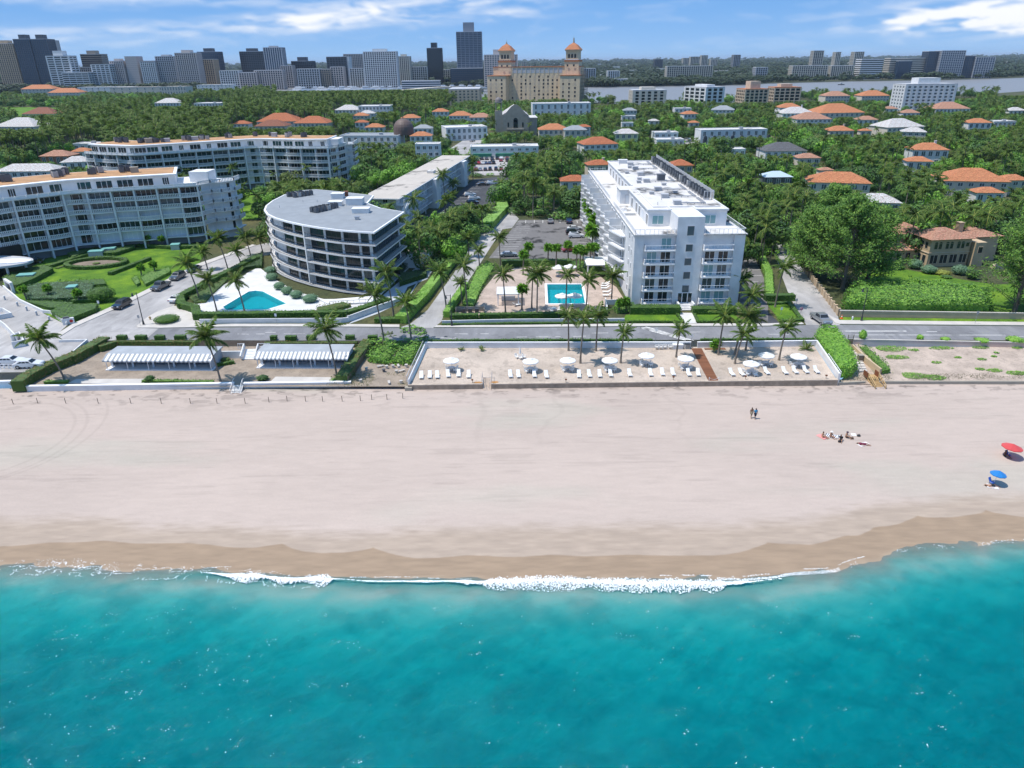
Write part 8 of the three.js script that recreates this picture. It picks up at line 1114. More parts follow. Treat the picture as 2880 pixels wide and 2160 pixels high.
{
const q=[177.91,-964.81];slabBlock(146.81,34.96,18.3,-800,{d:26,m:M.cream,label:'cream condominium with balconies by the lagoon, left',crown:2.5,pier:7,pw:3});KEEP.push([q[0],-795,50,8]);
slabBlock(206.03,22.6,20.77,-790,{d:40,m:M.white,turn:0.35,label:'white condominium with arched top windows by the lagoon',crown:2,pier:9,pw:2.4});KEEP.push([150,-780,35,10]);
slabBlock(257.66,25.34,18.25,-800,{d:24,m:M.tanLight,top:M.tileOrange,turn:0.1,label:'tan condominium with orange roof by the lagoon, left wing',pier:5,pw:1.4,crown:7});slabBlock(298.09,28.43,18.86,-820,{d:22,m:M.tanLight,top:M.tileOrange,label:'tan condominium with orange roof by the lagoon, right wing',pier:6,pw:1.2,crown:3});KEEP.push([290,-800,70,6]);
slabBlock(396.06,48.3,23.7,-720,{d:24,m:M.white,glass:M.glassGrey,fh:2.9,label:'white condominium standing alone by the lagoon on the right',band:1.5,pier:5.5,pw:2.4,crown:5});KEEP.push([385,-715,90,8]);
slabBlock(-50.99,35.04,18.78,-880,{d:60,m:M.tanLight,glass:M.glassGrey,label:'tan flat roofed block by the lagoon left of the hotel',band:1.6,pier:5,pw:2.6,fh:3.3});KEEP.push([-6,-860,55,8]);FOOT.push([92,-810,30],[150,-810,30],[250,-820,40],[330,-840,40],[385,-735,50],[-10,-900,45]);
}
// ---------- the city across the lagoon ----------
{
const gb=M.glassBlue,gk=mt([0.012,0.014,0.02],0.1),pk=mt([0.56,0.48,0.44],0.85),br=mt([0.30,0.25,0.20],0.8),gw=M.greyLight,dk=mt([0.06,0.07,0.09],0.6),g='towers of the city across the lagoon';
const T=(a,o)=>slabBlock(...a,{group:g,name:'city_tower',fh:3.6,d:30,...o});
T([-1055.68,42.12,91.46,-1650],{m:M.tan,label:'tan tower at the left edge of the skyline',crown:6,pw:2.2});T([-1008.1,33.9,99.42,-1640],{m:dk,glass:gb,label:'left half of the dark blue twin slab tower',crown:8,pw:0.8,band:0.6});T([-973.83,34.66,99.12,-1642],{m:dk,glass:gb,label:'right half of the dark blue twin slab tower',crown:8,pw:0.8,band:0.6});T([-963,9.19,97.28,-1660],{m:pk,label:'pale end wall of the dark twin tower',pw:4,pier:5});
T([-919.49,47.01,66.74,-1600],{m:M.white,label:'white office tower with dark window bands',crown:9,pier:16,pw:2.5,band:1.7,fh:4.2});T([-880.17,53.87,35.29,-1580],{m:M.white,label:'low white office wing with window bands',pier:12,band:1.6,fh:4});T([-957.08,48.1,71.9,-1800],{m:br,glass:gk,label:'brown office tower with a round corner',crown:7,pier:0,band:1.6,fh:4});T([-836.53,37.8,49.75,-1600],{m:M.white,label:'white apartment tower with a glazed strip',pier:9,pw:2,band:1.4});T([-811.92,27.7,55.97,-1620],{m:pk,label:'pink apartment tower with small balconies',crown:4,pw:1.8,pier:4});T([-783.23,23.9,64.18,-1625],{m:pk,label:'plain pink tower without front windows',pier:0,band:3.4});T([-747.79,30.34,55.3,-1620],{m:M.white,top:M.tileDark,label:'white tower with a dark red roof',crown:0,pw:1.8,pier:4.5});T([-714.62,39.33,63.71,-1630],{m:gw,label:'grey tower with terraces right of the red roofed one',crown:3,pw:1.6});T([-657.92,43.48,69.4,-1600],{m:pk,label:'broad pinkish tower with rounded top',crown:5,pw:1.9,pier:4.2});T([-688.54,48.11,73.94,-1800],{m:dk,glass:gb,label:'dark green glass tower behind the pink ones',crown:7,pw:0.6});T([-636.28,28.7,57.47,-1650],{m:M.tan,label:'small tan tower before the dark green one',pw:2});
T([-573.16,51.42,72.93,-1750],{m:dk,glass:gk,label:'dark tower with a pyramidal top beside the striped one',crown:6,pw:0.7});T([-515.46,40.35,79.79,-1720],{m:gw,glass:gb,label:'white tower with vertical stripes',crown:3,band:0.2,pier:5,pw:1.8});T([-475.72,48.66,52.45,-1800],{m:dk,glass:gk,label:'low dark grey office tower',crown:8,pw:0.6});T([-377.49,44.13,60.01,-1720],{m:dk,glass:gk,label:'dark office tower with a pale right edge',pier:6,pw:0.9});T([-353.3,5.08,59.77,-1722],{m:M.white,label:'pale edge of the dark office tower',pier:0,band:3.4});T([-366.42,45.78,66.21,-1850],{m:pk,glass:M.glassGrey,label:'grey pink tower behind the white grid tower',pier:4,pw:1.6});T([-265.82,68.17,67.92,-1620],{m:M.white,glass:gk,label:'wide white grid tower with three roof boxes',crown:5,pier:4.6,pw:1.4,band:1.0});T([-228.35,27.59,59.06,-1700],{m:M.cream,label:'beige office tower right of the grid tower',crown:4,pier:5,pw:2.4,band:0.4});T([-158.55,31.11,74.62,-1680],{m:gk,glass:gk,label:'slim black glass tower of the skyline',crown:10,pw:0.3,band:0.3});T([-85.1,55.16,106.22,-1720],{m:mt([0.24,0.26,0.30],0.5),glass:gb,label:'tallest grey glass tower of the skyline',crown:18,pier:9,pw:0.8,band:0.8});T([-90.66,70.32,34.08,-1690],{m:dk,glass:gb,label:'dark podium of the tallest tower',pw:0.6});T([-15.1,67.23,59.28,-1560],{m:pk,glass:M.glassGrey,label:'pink condominium tower behind the hotel',crown:9,pw:1.6,band:1.2,pier:5});
for(const[a,m,l]of[[[-494.26,58.17,35.36,-1600],pk,'pink arcaded block on the marina'],[[-414.53,46.58,37.27,-1610],gw,'grey balcony block on the marina'],[[-381.16,22.77,36.22,-1615],br,'brown block on the marina'],[[-357.2,26.42,40.32,-1620],pk,'pinkish block on the marina'],[[-327.76,31.16,36.63,-1680],M.white,'low white block left of the grid tower'],[[-200.27,35.32,37.78,-1750],M.white,'white ribbed block left of the black tower'],[[-574.93,39.4,35.55,-1600],M.white,'white block with square windows on the marina'],[[-533.96,35.9,31.56,-1590],pk,'low pink block on the marina'],[[-953.95,38.81,44.41,-1750],pk,'pale block behind the white offices'],[[-484.11,25.17,43.38,-1700],pk,'small pink block by the striped tower'],[[-141.91,23.82,30.92,-1780],M.cream,'cream block behind the black tower'],[[159.88,44.6,31.66,-1620],gw,'grey block right of the hotel'],[[420.41,106.08,32.71,-1800],M.cream,'long cream arcaded block on the far shore'],[[224.43,31.92,12.64,-1545],M.white,'white house on the far shore'],[[283.03,13.93,10.86,-1550],gw,'small house on the far shore'],[[698.9,81.8,30.56,-1800],M.cream,'low cream institute on the far shore'],[[778.31,52.61,29.68,-1810],M.cream,'second low cream institute on the far shore'],[[570.91,26.61,28.6,-1750],gw,'low glassy block on the far shore'],[[223.84,24.6,26.23,-1650],M.white,'pale house among far shore trees']])slabBlock(...a,{m,label:l,group:'low blocks across the lagoon',name:'city_block',d:25,fh:4,pier:5,pw:1.6});
T([840.88,50.82,42.97,-1800],{m:M.white,label:'white banded office block on the far right shore',pier:0,band:2,fh:4.2});T([937.32,91.4,44.47,-1820],{m:M.cream,label:'wide banded office block with a dark glass centre',pier:0,band:1.9,fh:4.2});T([919.77,31.7,38.03,-1805],{m:gb,glass:gb,label:'dark glass centre of the wide office block',pier:6,band:0.4,d:12});T([987.74,30.02,58.02,-1810],{m:dk,glass:gb,label:'left dark slab of the right hand tower pair',pw:0.5});T([1024.98,55.17,58.97,-1800],{m:gw,glass:gb,label:'grey slab of the right hand tower pair',pw:1.1,pier:5,band:1});T([1072.28,23.66,47.44,-1810],{m:dk,glass:gb,label:'dark slab tower at the far right'});T([1104.81,45.07,44.64,-1805],{m:gw,glass:gb,label:'grey slab tower at the far right',pw:1.2,pier:6});
for(const[a,l]of[[[1109.94,37.25,70.05,-2800],'square tower on the right horizon'],[[1265.05,20.42,66.03,-3000],'slim tower on the right horizon'],[[1166.46,31.94,63.6,-2600],'twin lobed tower on the right horizon'],[[868.69,36.6,51.87,-3800],'pale tower in a cluster on the horizon, leftmost'],[[865.08,50.64,57.04,-3600],'pale tower in a cluster on the horizon, second'],[[879.35,28.49,62.03,-3500],'tall pale tower in a cluster on the horizon'],[[896.5,28.24,44.73,-3400],'low tower right of the horizon cluster'],[[878.09,26.64,60.36,-3000],'grey round topped tower on the horizon'],[[636.41,33.75,48.13,-3300],'dark block on the horizon'],[[61.82,20,44.55,-3000],'brown block on the horizon beside the hotel']])T(a,{m:l.includes('dark')?dk:l.includes('grey')?M.grey:M.cream,label:l,group:'far towers on the horizon',pw:2,pier:7,fh:5});
// marina: yachts at their berths, and the bridge
const R=rng(31);for(let i=0;i<22;i++){const x=lerp(-420,-60,i / 21)+ R()*6,z=-1500 - R()*45,L=18 + R()*18,b=thing('yacht',`white motor yacht in the marina before the city, ${TH[i]} from the left`,'yacht',[x,-1.1,z],R()*0.5 - 0.2,'yachts in the marina');new MB().prism([[-L / 2,-2.4],[L*0.3,-2.5],[L / 2,0],[L*0.3,2.5],[-L / 2,2.4]],-0.3,3).part('hull',M.whiteClean,b);new MB().bx(-L*0.36,L*0.2,3,5.4,-1.9,1.9).part('cabin',M.whiteClean,b);new MB().bx(-L*0.34,L*0.205,3.9,4.7,-1.95,1.95).part('windows',M.glass,b);new MB().bx(-L*0.28,L*0.05,5.4,7.2,-1.5,1.5).part('flybridge',M.whiteClean,b);new MB().tube(V(-L*0.1,7.2,0),V(-L*0.12,10.5,0),0.15,0.08,5).part('mast',M.metal,b);}
const P=[[-204.5,-1229.6],[-181.04,-1199.56],[-144.46,-1227.77],[-110.76,-1265.7],[-73.51,-1313.62],[-37.68,-1370.68]],b=thing('bridge','long low arched bridge over the lagoon left of the hotel','bridge'),N=16,len=lengthOf(P);for(let i=0;i<N;i++){const p=along(P,(len*i) / N),q=along(P,(len*(i + 1)) / N - 0.01),y=(t)=>3 + 6*Math.sin(Math.PI*cl(t));new MB().bar(V(p[0],y(i / N),p[1]),V(q[0],y((i + 1) / N),q[1]),14,1.6).part('deck',M.cream,b);new MB().bar(V(p[0],y(i / N)+ 1.4,p[1]),V(q[0],y((i + 1) / N)+ 1.4,q[1]),14.6,0.5).part('parapet',M.cream,b);new MB().bx(p[0]- 2.4,p[0]+ 2.4,-1.2,y(i / N),p[1]- 6,p[1]+ 6).part('pier',M.cream,b);}
slabBlock(-166.92,73.4,15.29,-1470,{m:M.white,glass:M.glassBlue,label:'white ferry-like boat house at the end of the bridge',name:'boat_house',d:16,fh:3.4,band:1.5,pier:0});
const w=[646.27,-1495.58],yb=thing('fishing_boat','small dark boat on the lagoon','boat',[w[0],-1.1,w[1]],0.2);new MB().prism([[-7,-1.5],[4,-1.6],[7,0],[4,1.6],[-7,1.5]],-0.2,1.4).part('hull',M.metalDark,yb);new MB().bx(-3,0.5,1.4,4,-1.2,1.2).part('cabin',M.greyLight,yb);
}

// ---------- palms near the sea, placed one by one: [foot], level, height, lean, crown, label ----------
{
const D=DECK,P=[[[10.5,-122.22],D,6.71,[-0.2,0],2.4,'leftmost of the three tall palms behind the umbrellas'],[[12.12,-116.09],D,8.37,[0.4,0],2.3,'tall palm standing between the second and third umbrella'],[[15.53,-121.83],D,6.78,[0.1,0],2.4,'rightmost of the three tall palms behind the umbrellas'],[[19.23,-115.98],D,5.78,[0.3,0],1.9,'short palm between the third and fourth umbrella'],[[29.56,-118.37],D,5.32,[0.3,0],2.0,'short palm by the storage box'],[[37.37,-119.24],D,7.51,[0.3,0],2.8,'big palm right of the boardwalk'],[[39.16,-115.08],D,5.56,[0.9,0],2.2,'leaning palm behind the first umbrella right of the boardwalk'],[[40.34,-119.15],D,7.4,[1.6,-0.2],2.7,'strongly leaning palm right of the big palm'],[[42.95,-121.34],D,5.96,[0.3,0],2.3,'palm at the rear wall right of the leaning palm'],[[47.39,-116.43],D,6.03,[0.4,0],2.2,'palm near the right end of the sand terrace'],
[[-76.6,-111.61],-1.15,7.83,[-2.4,0],3.1,'curved palm leaning left over the rusty hedge'],[[-49.56,-110.62],-1.15,8.29,[-1.0,0],3.1,'tall palm before the right end of the left cabana'],[[-30.13,-112.17],-1.15,8.7,[-1.0,0],3.2,'tall palm before the right cabana'],
[[-24.42,-140.63],0,9.37,[-1.0,0],3.2,'big palm at the right corner of the curved building'],[[-24.06,-125.57],0,9.41,[-1.0,0],2.9,'palm on the road edge left of the lane'],[[-18.95,-126.01],0,7.65,[-0.6,0],2.6,'palm on the road edge at the mouth of the lane'],[[-13.74,-144.02],0,8.31,[-1.0,0],2.6,'palm on the hedge at the lane end'],[[-9.37,-145.03],0,9.46,[-0.5,0],2.8,'tall palm left of the pool terrace'],[[-10.68,-148.26],0,4.81,[-0.2,0],1.9,'short palm left of the pool terrace'],[[-1.21,-141.15],0,8.47,[-0.4,0],2.5,'palm before the pergola'],[[-2.61,-177.39],0,7.85,[-0.3,0],2.5,'palm by the lane behind the pool terrace'],[[-11.22,-188.96],0,5.33,[-0.2,0],2.4,'palm between hedge and lane, farther back'],[[-8.05,-179.31],0,4.22,[-0.2,0],2.2,'palm in the planting at the left rear of the pool terrace'],
[[-70.02,-153.77],0,8.35,[-1.3,0],3.2,'tall palm on the hedge before the diagonal street'],[[-62.62,-144.6],0,7.23,[-0.8,0],2.7,'palm left of the left pool'],[[-56.9,-144.94],0,6.82,[-0.8,0],2.7,'palm at the front edge of the left pool'],[[-71.37,-175.91],0,8.68,[-1.3,0],2.9,'palm on the far side of the diagonal street, left'],[[-70.23,-182],0,4.28,[-0.8,0],2.4,'short palm on the far side of the diagonal street'],[[-71.42,-192.95],0,5.11,[-0.7,0],2.9,'palm farthest back on the diagonal street'],[[-77.8,-178.93],0,4.82,[-0.6,0],2.5,'palm beside the grey parked car'],[[-68.8,-195.41],0,4.52,[-0.5,0],2.6,'palm at the left rear of the curved building'],
[[5.26,-138.5],0,9.37,[0.1,0],3.0,'big palm left of the rectangular pool'],[[4.36,-144.15],0,6.82,[0.2,0],2.2,'palm beside the big palm left of the pool'],[[11.59,-143.89],0,7.56,[0.1,0],2.2,'palm in front of the rectangular pool'],[[15.83,-143.35],0,6.42,[0.3,0],2.6,'palm at the right front corner of the pool'],[[21.65,-147.07],0,6.29,[0,0],2.8,'palm at the left corner of the white tower'],[[48.79,-146.08],0,5.5,[0.3,0],2.5,'palm at the right corner of the white tower'],[[48.78,-139.92],0,3.86,[0.6,0],2.9,'bushy palm before the parking bays'],[[55.78,-143.47],0,8.63,[0.7,0],2.7,'palm on the corner lawn of the right side street'],[[65.27,-175.59],0,6.33,[0.2,0],2.3,'palm along the right side street'],[[64.06,-180.18],0,10.85,[0.4,0],2.6,'tall palm on the hedge beside the parking bays'],[[65.01,-187.99],0,10.47,[0.5,0],2.4,'second tall palm on the hedge beside the parking bays'],[[66.81,-198.44],0,7.13,[0.2,0],2.3,'third tall palm on the hedge beside the parking bays'],
[[-23.37,-262.8],0,11.03,[-0.8,0],3.0,'tall palm before the walk-up block'],[[-22.39,-284.68],0,4.86,[0.2,0],2.8,'palm by the stair tower of the walk-up block'],[[-16.24,-324.32],0,7.89,[0,0],3.0,'palm at the far end of the walk-up block'],[[-20.18,-250.68],0,5.74,[0,0],2.4,'short palm among the parked cars'],[[2.08,-249.18],0,6,[0.2,0],2.6,'palm at the left rear corner of the pool car park'],[[25.62,-204.68],0,12,[0.1,0],2.3,'tall thin palm against the white tower balconies']];
for(const[p,y,h,l,c,s]of P)coconutPalm(p,y,Math.max(2.2,h),l,c,s,{fronds:20});
for(const[p,l]of[[[-9.41,-122.83],'tiny young palm by the back wall, left of two'],[[-5.55,-122.71],'tiny young palm by the back wall, right of two'],[[53.93,-121.23],'young palm at the right rear of the sand terrace'],[[-23.82,-128.97],'young palm in the thicket by the cabanas']])coconutPalm(p,DECK,0.15,[0,0],l.includes('right rear')||l.includes('thicket')?1.5:0.8,l,{young:true,fronds:8,group:'young palms'});
const F=[[[3.01,-170.69],5.0,'leftmost fan palm behind the pool'],[[4.54,-180.48],4.6,'second fan palm behind the pool'],[[9.57,-179.12],4.6,'third fan palm behind the pool'],[[11.58,-177.9],4.8,'fourth fan palm behind the pool'],[[14.84,-180.03],5.0,'fifth fan palm behind the pool'],[[16.32,-172.99],5.4,'sixth fan palm behind the pool'],[[17.36,-174.89],5.2,'seventh fan palm behind the pool'],[[2.26,-143.6],4.6,'fan palm beside the pergola'],[[18.62,-180.44],3.0,'short fan palm by the tower canopy'],[[19.97,-174.78],5.6,'fan palm left of the tower canopy'],[[20.58,-173.67],5.8,'fan palm nearest the tower canopy'],[[22.03,-189.95],6.5,'big fan palm beside the boxy white car'],[[23.31,-194.42],8,'big fan palm by the tower side, first behind the canopy'],[[24.15,-200.49],7,'big fan palm by the tower side, second behind the canopy'],[[23.93,-207.7],8,'big fan palm by the tower side, third behind the canopy'],[[25.28,-210.65],9,'big fan palm by the tower side, fourth behind the canopy'],[[24.21,-216.97],7.5,'big fan palm by the tower side, fifth behind the canopy'],[[25.44,-221.84],9,'big fan palm by the tower side, sixth behind the canopy'],[[24.35,-225.3],8,'big fan palm by the tower side, farthest'],
[[-108.78,-153.93],2.6,'squat fan palm at the left end of the shrub bed'],[[-104.48,-155.48],2.4,'squat fan palm in the middle of the shrub bed'],[[-95.76,-151.78],2.4,'squat fan palm by the big rounded shrub'],[[-92.49,-174.12],2.0,'squat fan palm on the rockery, left'],[[-89.92,-176.15],2.2,'squat fan palm on the rockery, right'],[[-104.42,-203.84],2.6,'fan palm against the white facade, left of two'],[[-100.15,-203.63],2.6,'fan palm against the white facade, right of two'],[[22.32,-140.85],2.2,'palmetto at the foot of the white tower, left'],[[23.99,-141.54],2.2,'palmetto at the foot of the white tower, right'],[[36.98,-120.72],1.4,'small fan palm right of the boardwalk']];
for(const[p,h,l]of F)fanPalm(p,l.includes('boardwalk')?DECK:0,h,l.startsWith('big')?2.6:h>4?1.55:1.3,l,{leaves:l.startsWith('big')?30:22});
}
// ---------- casuarina pines: feathery crowns of drooping sprays ----------
function pine([x,z],h,r,label,seed){
const R=rng(seed),t=thing('casuarina_tree',label,'tree',[x,0,z],0,'feathery pines by the mansion'),b=new MB();b.tube(V(0,-0.1,0),V(0.3,h*0.55,0),0.5,0.26,9).tube(V(0.3,h*0.55,0),V(0.5,h*0.95,0.2),0.26,0.05,7);const L=new Leaves(GREEN.pine.map((c)=>[c[0]*1.75,c[1]*1.45,c[2]*1.2]),R);
for(let i=0;i<150;i++){const k=Math.pow(R(),0.75),y=lerp(0.07,1.0,k)*h,reach=r*Math.pow(1 - k,0.55)*(0.55 + R()*0.5)+ 0.6,a=R()*6.283,o=V(0.4*k,y - reach*0.12,0),e=V(Math.cos(a)*reach,y + reach*(0.35 + 0.3*R()),Math.sin(a)*reach);b.tube(o,e,0.07,0.02,4,false);for(let j=0;j<5;j++){const q=o.clone().lerp(e,0.35 + 0.65*(j / 4)),s=0.55 + R()*0.75;for(let m=0;m<26;m++){const d=V(R()- 0.5,(R()- 0.45)*0.75,R()- 0.5).multiplyScalar(2*s);L.leaf(q.x + d.x,q.y + d.y,q.z + d.z,d.x,0.5,d.z,0.4 + R()*0.4,0.34);}}}
b.part('trunk',M.bark,t);mesh(L.geo(),M.leaf,'crown',t);FOOT.push([x,z,r*0.6]);
}
pine([71.55,-165.32],16,7.5,'feathery pine nearest the right side street',1);pine([75.19,-155.69],20,10,'tallest feathery pine left of the mansion',2);pine([82.27,-159.09],17,8.5,'feathery pine closest to the mansion lawn',3);pine([80.47,-177.74],19,9,'feathery pine behind the others left of the mansion',4);pine([103.26,-138.74],22,9,'lone feathery pine at the right edge of the lawn',5);pine([111.82,-144.18],22,10,'feathery pine cut by the right edge',6);
// ---------- the green of the town ----------
{
const R=rng(2024),lots=[[[-5.82,-187.48],[2.92,-237.29],[23.6,-236.89],[25.78,-197.65],[21.81,-185.02]],[[-33.61,-225.8],[-22.6,-217.77],[-7.14,-253.91],[-1.09,-302.75],[2.69,-338.63],[-16.14,-327.7],[-32.08,-237.35]],[[-16.69,-340.14],[-19.63,-421.15],[5.31,-413.39],[2.16,-338.67]],[[64.68,-132.15],[82.06,-220.52],[103.36,-313.82],[98.5,-314.18],[82.21,-231.02],[58.16,-132.37]],[[-113.45,-137.23],[-172.62,-220.6],[-113.79,-217.64],[-71.84,-209.46],[-26.71,-141.45],[-64.75,-139.11]],[[-22.21,-133.44],[-10.32,-212.44],[-1.84,-255.75],[24.86,-184.88],[18.87,-136.25]],[[64.77,-131.27],[73.01,-173.61],[93.79,-177.16],[150,-190],[150,-120]],[[-38.81,-422.97],[-25.98,-549.09],[-17.74,-586.93],[-14.3,-521.66],[-22.27,-421.4]],[[111.79,-480.21],[120.95,-514.05],[105.38,-393.83],[98.84,-384.71]],[[-62,-226],[-28,-212],[-10,-330],[-36,-335]],[[22,-140],[52,-140],[52,-242],[20,-242]],[[67.74,-546.71],[89.29,-695.1],[93.97,-694.36],[73.54,-545.99]],[[-112.31,-301.67],[-104.74,-313.04],[-94.99,-292.14],[-85.85,-242.24],[-93.28,-246.57]],curvedPlan,[[-569.35,-852.58],[-658.19,-989.16],[-564.17,-971.24],[-426.56,-744.76],[-402.97,-672.7],[-458.11,-706.43]]];
const long=(path,d)=>path.map(([x,z])=>[x,z]).concat([...path].reverse().map(([x,z])=>[x,z - d]));lots.push(long([[-165,-150],[-131,-186.45],[-119.61,-197.94],[-88.66,-209.54],[-74,-212]],30),long([[-170.1,-296.02],[-143.79,-285.22],[-104.87,-309.24],[-72.88,-303.42],[-58,-312]],26));
// open things that must stay in view
KEEP.push([9,-188,12,0.5],[11,-210,12,0.5],[-8,-260,9,1],[-14,-345,9,1],[-14,-375,11,1],[-28,-490,6,1],[62,-200,4,1],[-60,-300,60,4],[-100,-205,45,16],[-115,-295,45,8],[36,-239,16,15],[100,-900,30,0],[180,-1000,40,0],[330,-950,40,0],[520,-950,60,0],[700,-1000,60,0],[112,-178,9,5],[-25,-450,9,1],[-230,-1480,215,-0.5]);
const fan=(n)=>Array.from({length:n},(_,i)=>frondGeo(1,[1.0,0.6,0.25,-0.1,-0.5][i % 5],1.2,400 + i,0.13)),base=fan(10);
const palmCrown=[0,1,2].map((k)=>mergeGeometries(Array.from({length:15},(_,i)=>base[(i + k)% 10].clone().applyMatrix4(new THREE.Matrix4().makeRotationFromEuler(new THREE.Euler(0,i*2.4 + k,0)))))),stem=(m)=>cached('stem',()=>new MB().tube(V(0,-0.02,0),V(0.01,1,0),0.026,0.016,6,false).geo());
const tint=(g,c)=>{const a=g.attributes.position.count,q=new Float32Array(a*3);for(let i=0;i<a;i++)q.set(c,i*3);const k=new THREE.BufferGeometry();k.setAttribute('position',g.attributes.position.clone());k.setAttribute('normal',g.attributes.normal.clone());k.setAttribute('color',new THREE.BufferAttribute(q,3));return k;};
const pals=[GREEN.mid,GREEN.bright,GREEN.dark,GREEN.mid,GREEN.dark,GREEN.olive],crowns=pals.map((p,i)=>crownGeo(500 + i,p,{lobes:11,n:1500,leaf:0.12})),bushG=[0,1,2].map((i)=>new Leaves([GREEN.mid,GREEN.dark,GREEN.bright][i],rng(600 + i)).lobe(0,0.35,0,0.9,0.55,0.9,190,0.22,0.4,-0.2).geo());
const palmOlive=palmCrown.map((g)=>{const k=g.clone(),c=k.attributes.color;for(let i=0;i<c.count;i++)c.setXYZ(i,c.getX(i)*1.15,c.getY(i)*1.12,c.getZ(i));return k;});
const clear=(x,z,r)=>{for(const[a,b,c]of FOOT)if(Math.abs(a - x)<c + r&&Math.hypot(a - x,b - z)<c + r*0.7)return false;for(const l of lots)if(inside([x,z],l))return false;return !inside([x,z],lagoon)&&!inside([x,z + 14],lagoon);};
const room=(x,z,w)=>{const d=-z,m=w / 2;let h=99;for(const[a,b,c,e]of KEEP){if(b>z - 1)continue;const k=-b / d;if(Math.abs(a - x*k)<c + m*k)h=Math.min(h,48 -(d / -b)*(48 - e));}return h;};
const zone=(x,z)=>(x<-95?(z>-420?'behind the long white buildings':'in the tall grove by the golf course'):x<-20?(z>-420?'between the long blocks':'round the red roofed houses'):x<24&&z>-420?(z>-262?'at the back of the pool car park':z>-330?'in the dense grove behind the pool car park':'in the grove by the distant car park'):x<60?'behind the white tower':z>-330?(x<82?'along the right side street':x<140?'round the salmon roofed house':'near the long orange roof'):(z>-480?'among the orange roofed villas':z>-680?'behind the wide pale roofed house':'towards the lagoon condominiums'));
const palms=[],broad=[],bushes=[];
for(let i=0;i<21000;i++){
const z=-175 - 1130*Math.pow(R(),0.95),x=(R()*2 - 1)*(-z*0.775 + 12),u=R(),v=R(),grove=x<-60&&z<-390&&x>-420,isPalm=u<(grove?0.8:x>24||z>-300?0.55:0.42);
if(z<-1000&&x>-60)continue;
const w=isPalm?5.5:7 + v*6;if(!clear(x,z,isPalm?1.2:3)){continue;}
const lim=room(x,z,w*0.8);let h=isPalm?(grove?13 + v*5:7.5 + v*6):5.5 + v*5.5;if(x<24&&x>-5&&z>-420)h*=1.15;
const gap=palms.some((p)=>Math.abs(p[0]- x)<3&&Math.abs(p[1]- z)<3.5)||(!isPalm&&broad.some((p)=>Math.abs(p[0]- x)<5&&Math.abs(p[1]- z)<5.5));
if(lim<h){if(lim>4.5)h=lim;else{if(lim>1.2&&bushes.length<5200)bushes.push([x,z,Math.min(lim,3),R()]);continue;}}
if(gap){if(bushes.length<5200)bushes.push([x,z,2 + v*2,R()]);continue;}
(isPalm?palms:broad).push([x,z,h,R(),grove||(x<-60&&R()<0.6)]);
}
const near=(a,b)=>Math.hypot(a[0],a[1])- Math.hypot(b[0],b[1]);palms.sort(near);broad.sort(near);
const m4=new THREE.Matrix4(),q4=new THREE.Quaternion(),up=V(0,1,0);
palms.slice(0,225).forEach(([x,z,h,r,o],i)=>{const t=thing(o?'royal_palm':'palm_tree',`${o?'tall pale stemmed':h>11?'tall':'lower'} green palm ${zone(x,z)}`,'palm tree',[x,0,z],r*6.28,'palms ' + zone(x,z)),s=mesh(stem(),o?royalBark:palmBark,'trunk',t);s.scale.set(8,h - 1.2,8);const c=mesh((o?palmOlive:palmCrown)[i % 3],M.leaf,'crown',t);c.position.y=h - 1.3;c.scale.setScalar(3.0 + r*1.3);});
broad.slice(0,290).forEach(([x,z,h,r,o],i)=>{const k=o&&r>0.5?5:Math.floor(r*5),t=thing('broadleaf_tree',`${['mid green','bright green','dark green','lush green','deep green','olive green'][k]} ${h>8.5?'tall':'spreading'} tree ${zone(x,z)}`,'tree',[x,0,z],r*40,'trees ' + zone(x,z));const b=mesh(limbGeo(i % 3 + 1),M.bark,'trunk',t);b.scale.set(h*0.7,h*0.85,h*0.7);const c=mesh(crowns[k],M.leaf,'crown',t);c.scale.set(h*(0.58 + r*0.25),h*0.86,h*(0.58 + r*0.25));});
const inst=(list,geos,name,label,cat,put)=>geos.forEach((g,k)=>{const l=list.filter((_,i)=>i % geos.length===k),im=new THREE.InstancedMesh(g,M.leaf,l.length);l.forEach((p,i)=>im.setMatrixAt(i,put(p)));add(im,name,label +['',', second kind',', third kind',', fourth kind',', fifth kind',', sixth kind'][k],cat,null,'stuff');});
const whole=[0,1].map((k)=>mergeGeometries([tint(stem(),[0.2,0.18,0.15]).applyMatrix4(m4.makeScale(0.62,1,0.62)),palmOlive[k].clone().applyMatrix4(new THREE.Matrix4().makeScale(0.25,0.25,0.25).setPosition(0,0.9,0))]),0);
const wg=whole.concat([mergeGeometries([tint(stem(),[0.16,0.14,0.11]).applyMatrix4(m4.makeScale(0.62,1,0.62)),palmCrown[2].clone().applyMatrix4(new THREE.Matrix4().makeScale(0.3,0.3,0.3).setPosition(0,0.9,0))])]);
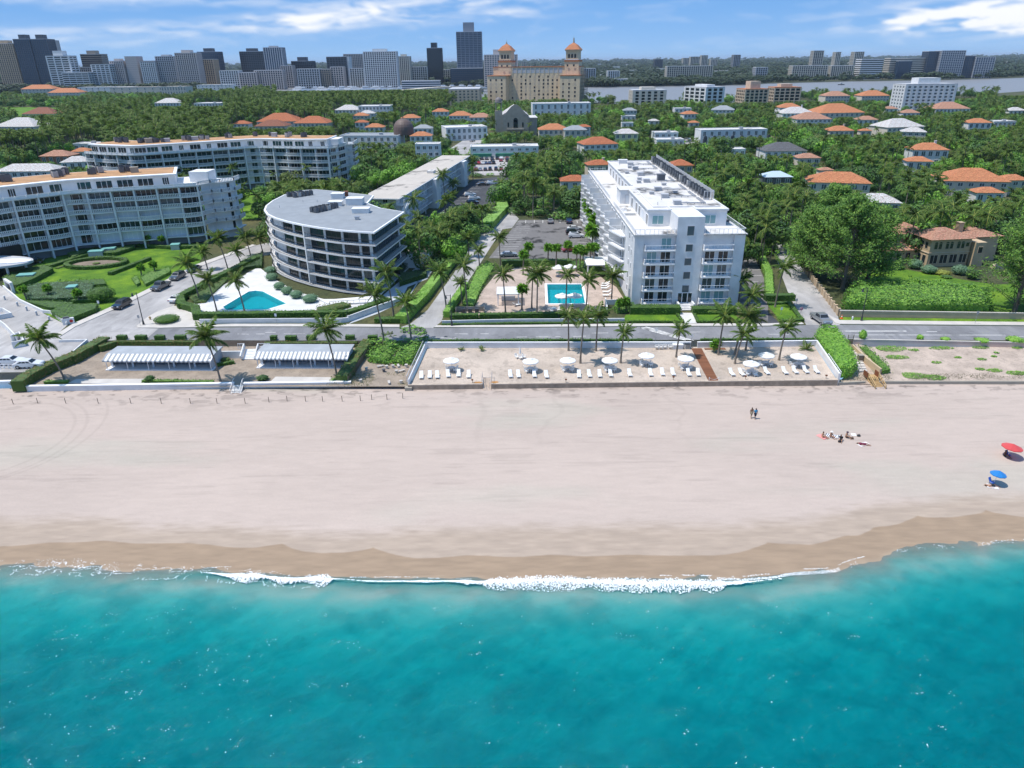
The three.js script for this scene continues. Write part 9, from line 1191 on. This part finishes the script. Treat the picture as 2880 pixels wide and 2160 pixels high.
inst(palms.slice(225),wg,'palm_grove','distant palms of the town and the golf course grove','palms',([x,z,h,r])=>new THREE.Matrix4().compose(V(x,0,z),q4.setFromAxisAngle(up,r*6.28),V(h,h,h)));
inst(broad.slice(290),crowns,'distant_trees','distant tree crowns of the town','trees',([x,z,h,r])=>new THREE.Matrix4().compose(V(x,0,z),q4.setFromAxisAngle(up,r*40),V(h*(0.6 + r*0.3),h*0.9,h*(0.6 + r*0.3))));
inst(bushes,bushG,'undergrowth','low bushes filling the gaps between trees and houses','undergrowth',([x,z,h,r])=>new THREE.Matrix4().compose(V(x,0,z),q4.setFromAxisAngle(up,r*6.28),V(h*(1 + r*0.5),h*(0.6 + r*0.4),h*(1 + r*0.5))));
// the wooded far shore, cloud shadow put into its leaf colour, and the flat country beyond it
const farG=[0,1].map((k)=>crownGeo(700 + k,GREEN.far.map((c)=>c.map((v)=>v*0.55)),{lobes:7,n:150,leaf:0.34,flat:0.8})),farL=[];for(let i=0;i<14000;i++){const d=1540 + 9500*Math.pow(R(),2.4),x=(R()*2 - 1)*d*0.8,z=-d;if(inside([x,z],lagoon)||inside([x,z + 12],lagoon))continue;if(x<60&&d<1760&&R()<0.55)continue;farL.push([x,z,(7 + R()*6)*Math.pow(d / 1600,0.75),R()]);}
for(let i=0;i<1500;i++){const x=lerp(-1300,900,R()),z=-1515 - R()*75;if(inside([x,z],lagoon)||R()<0.2)continue;farL.push([x,z,6 + R()*7,R()]);}
inst(farL,farG,'far_woods','far shore woods running to the horizon, cloud shade put into their colour','woods',([x,z,h,r])=>new THREE.Matrix4().compose(V(x,-0.5,z),q4.setFromAxisAngle(up,r*6.28),V(h*(0.9 + r*0.8),h*(0.7 + 0.5*r),h*(0.9 + r*0.8))));
const roofs=new MB();for(let i=0;i<260;i++){const d=2000 + 6500*R()*R(),x=(R()*2 - 1)*d*0.78,w=20 + R()*70,h=6 + R()*9;roofs.bx(x - w / 2,x + w / 2,0,h*(d / 2500),-d - 20,-d);}roofs.one('far_roofs',mt([0.62,0.6,0.57],0.9),'pale roofs scattered through the far woods','roofs',null,'stuff');
}

renderer.render(scene,camera);
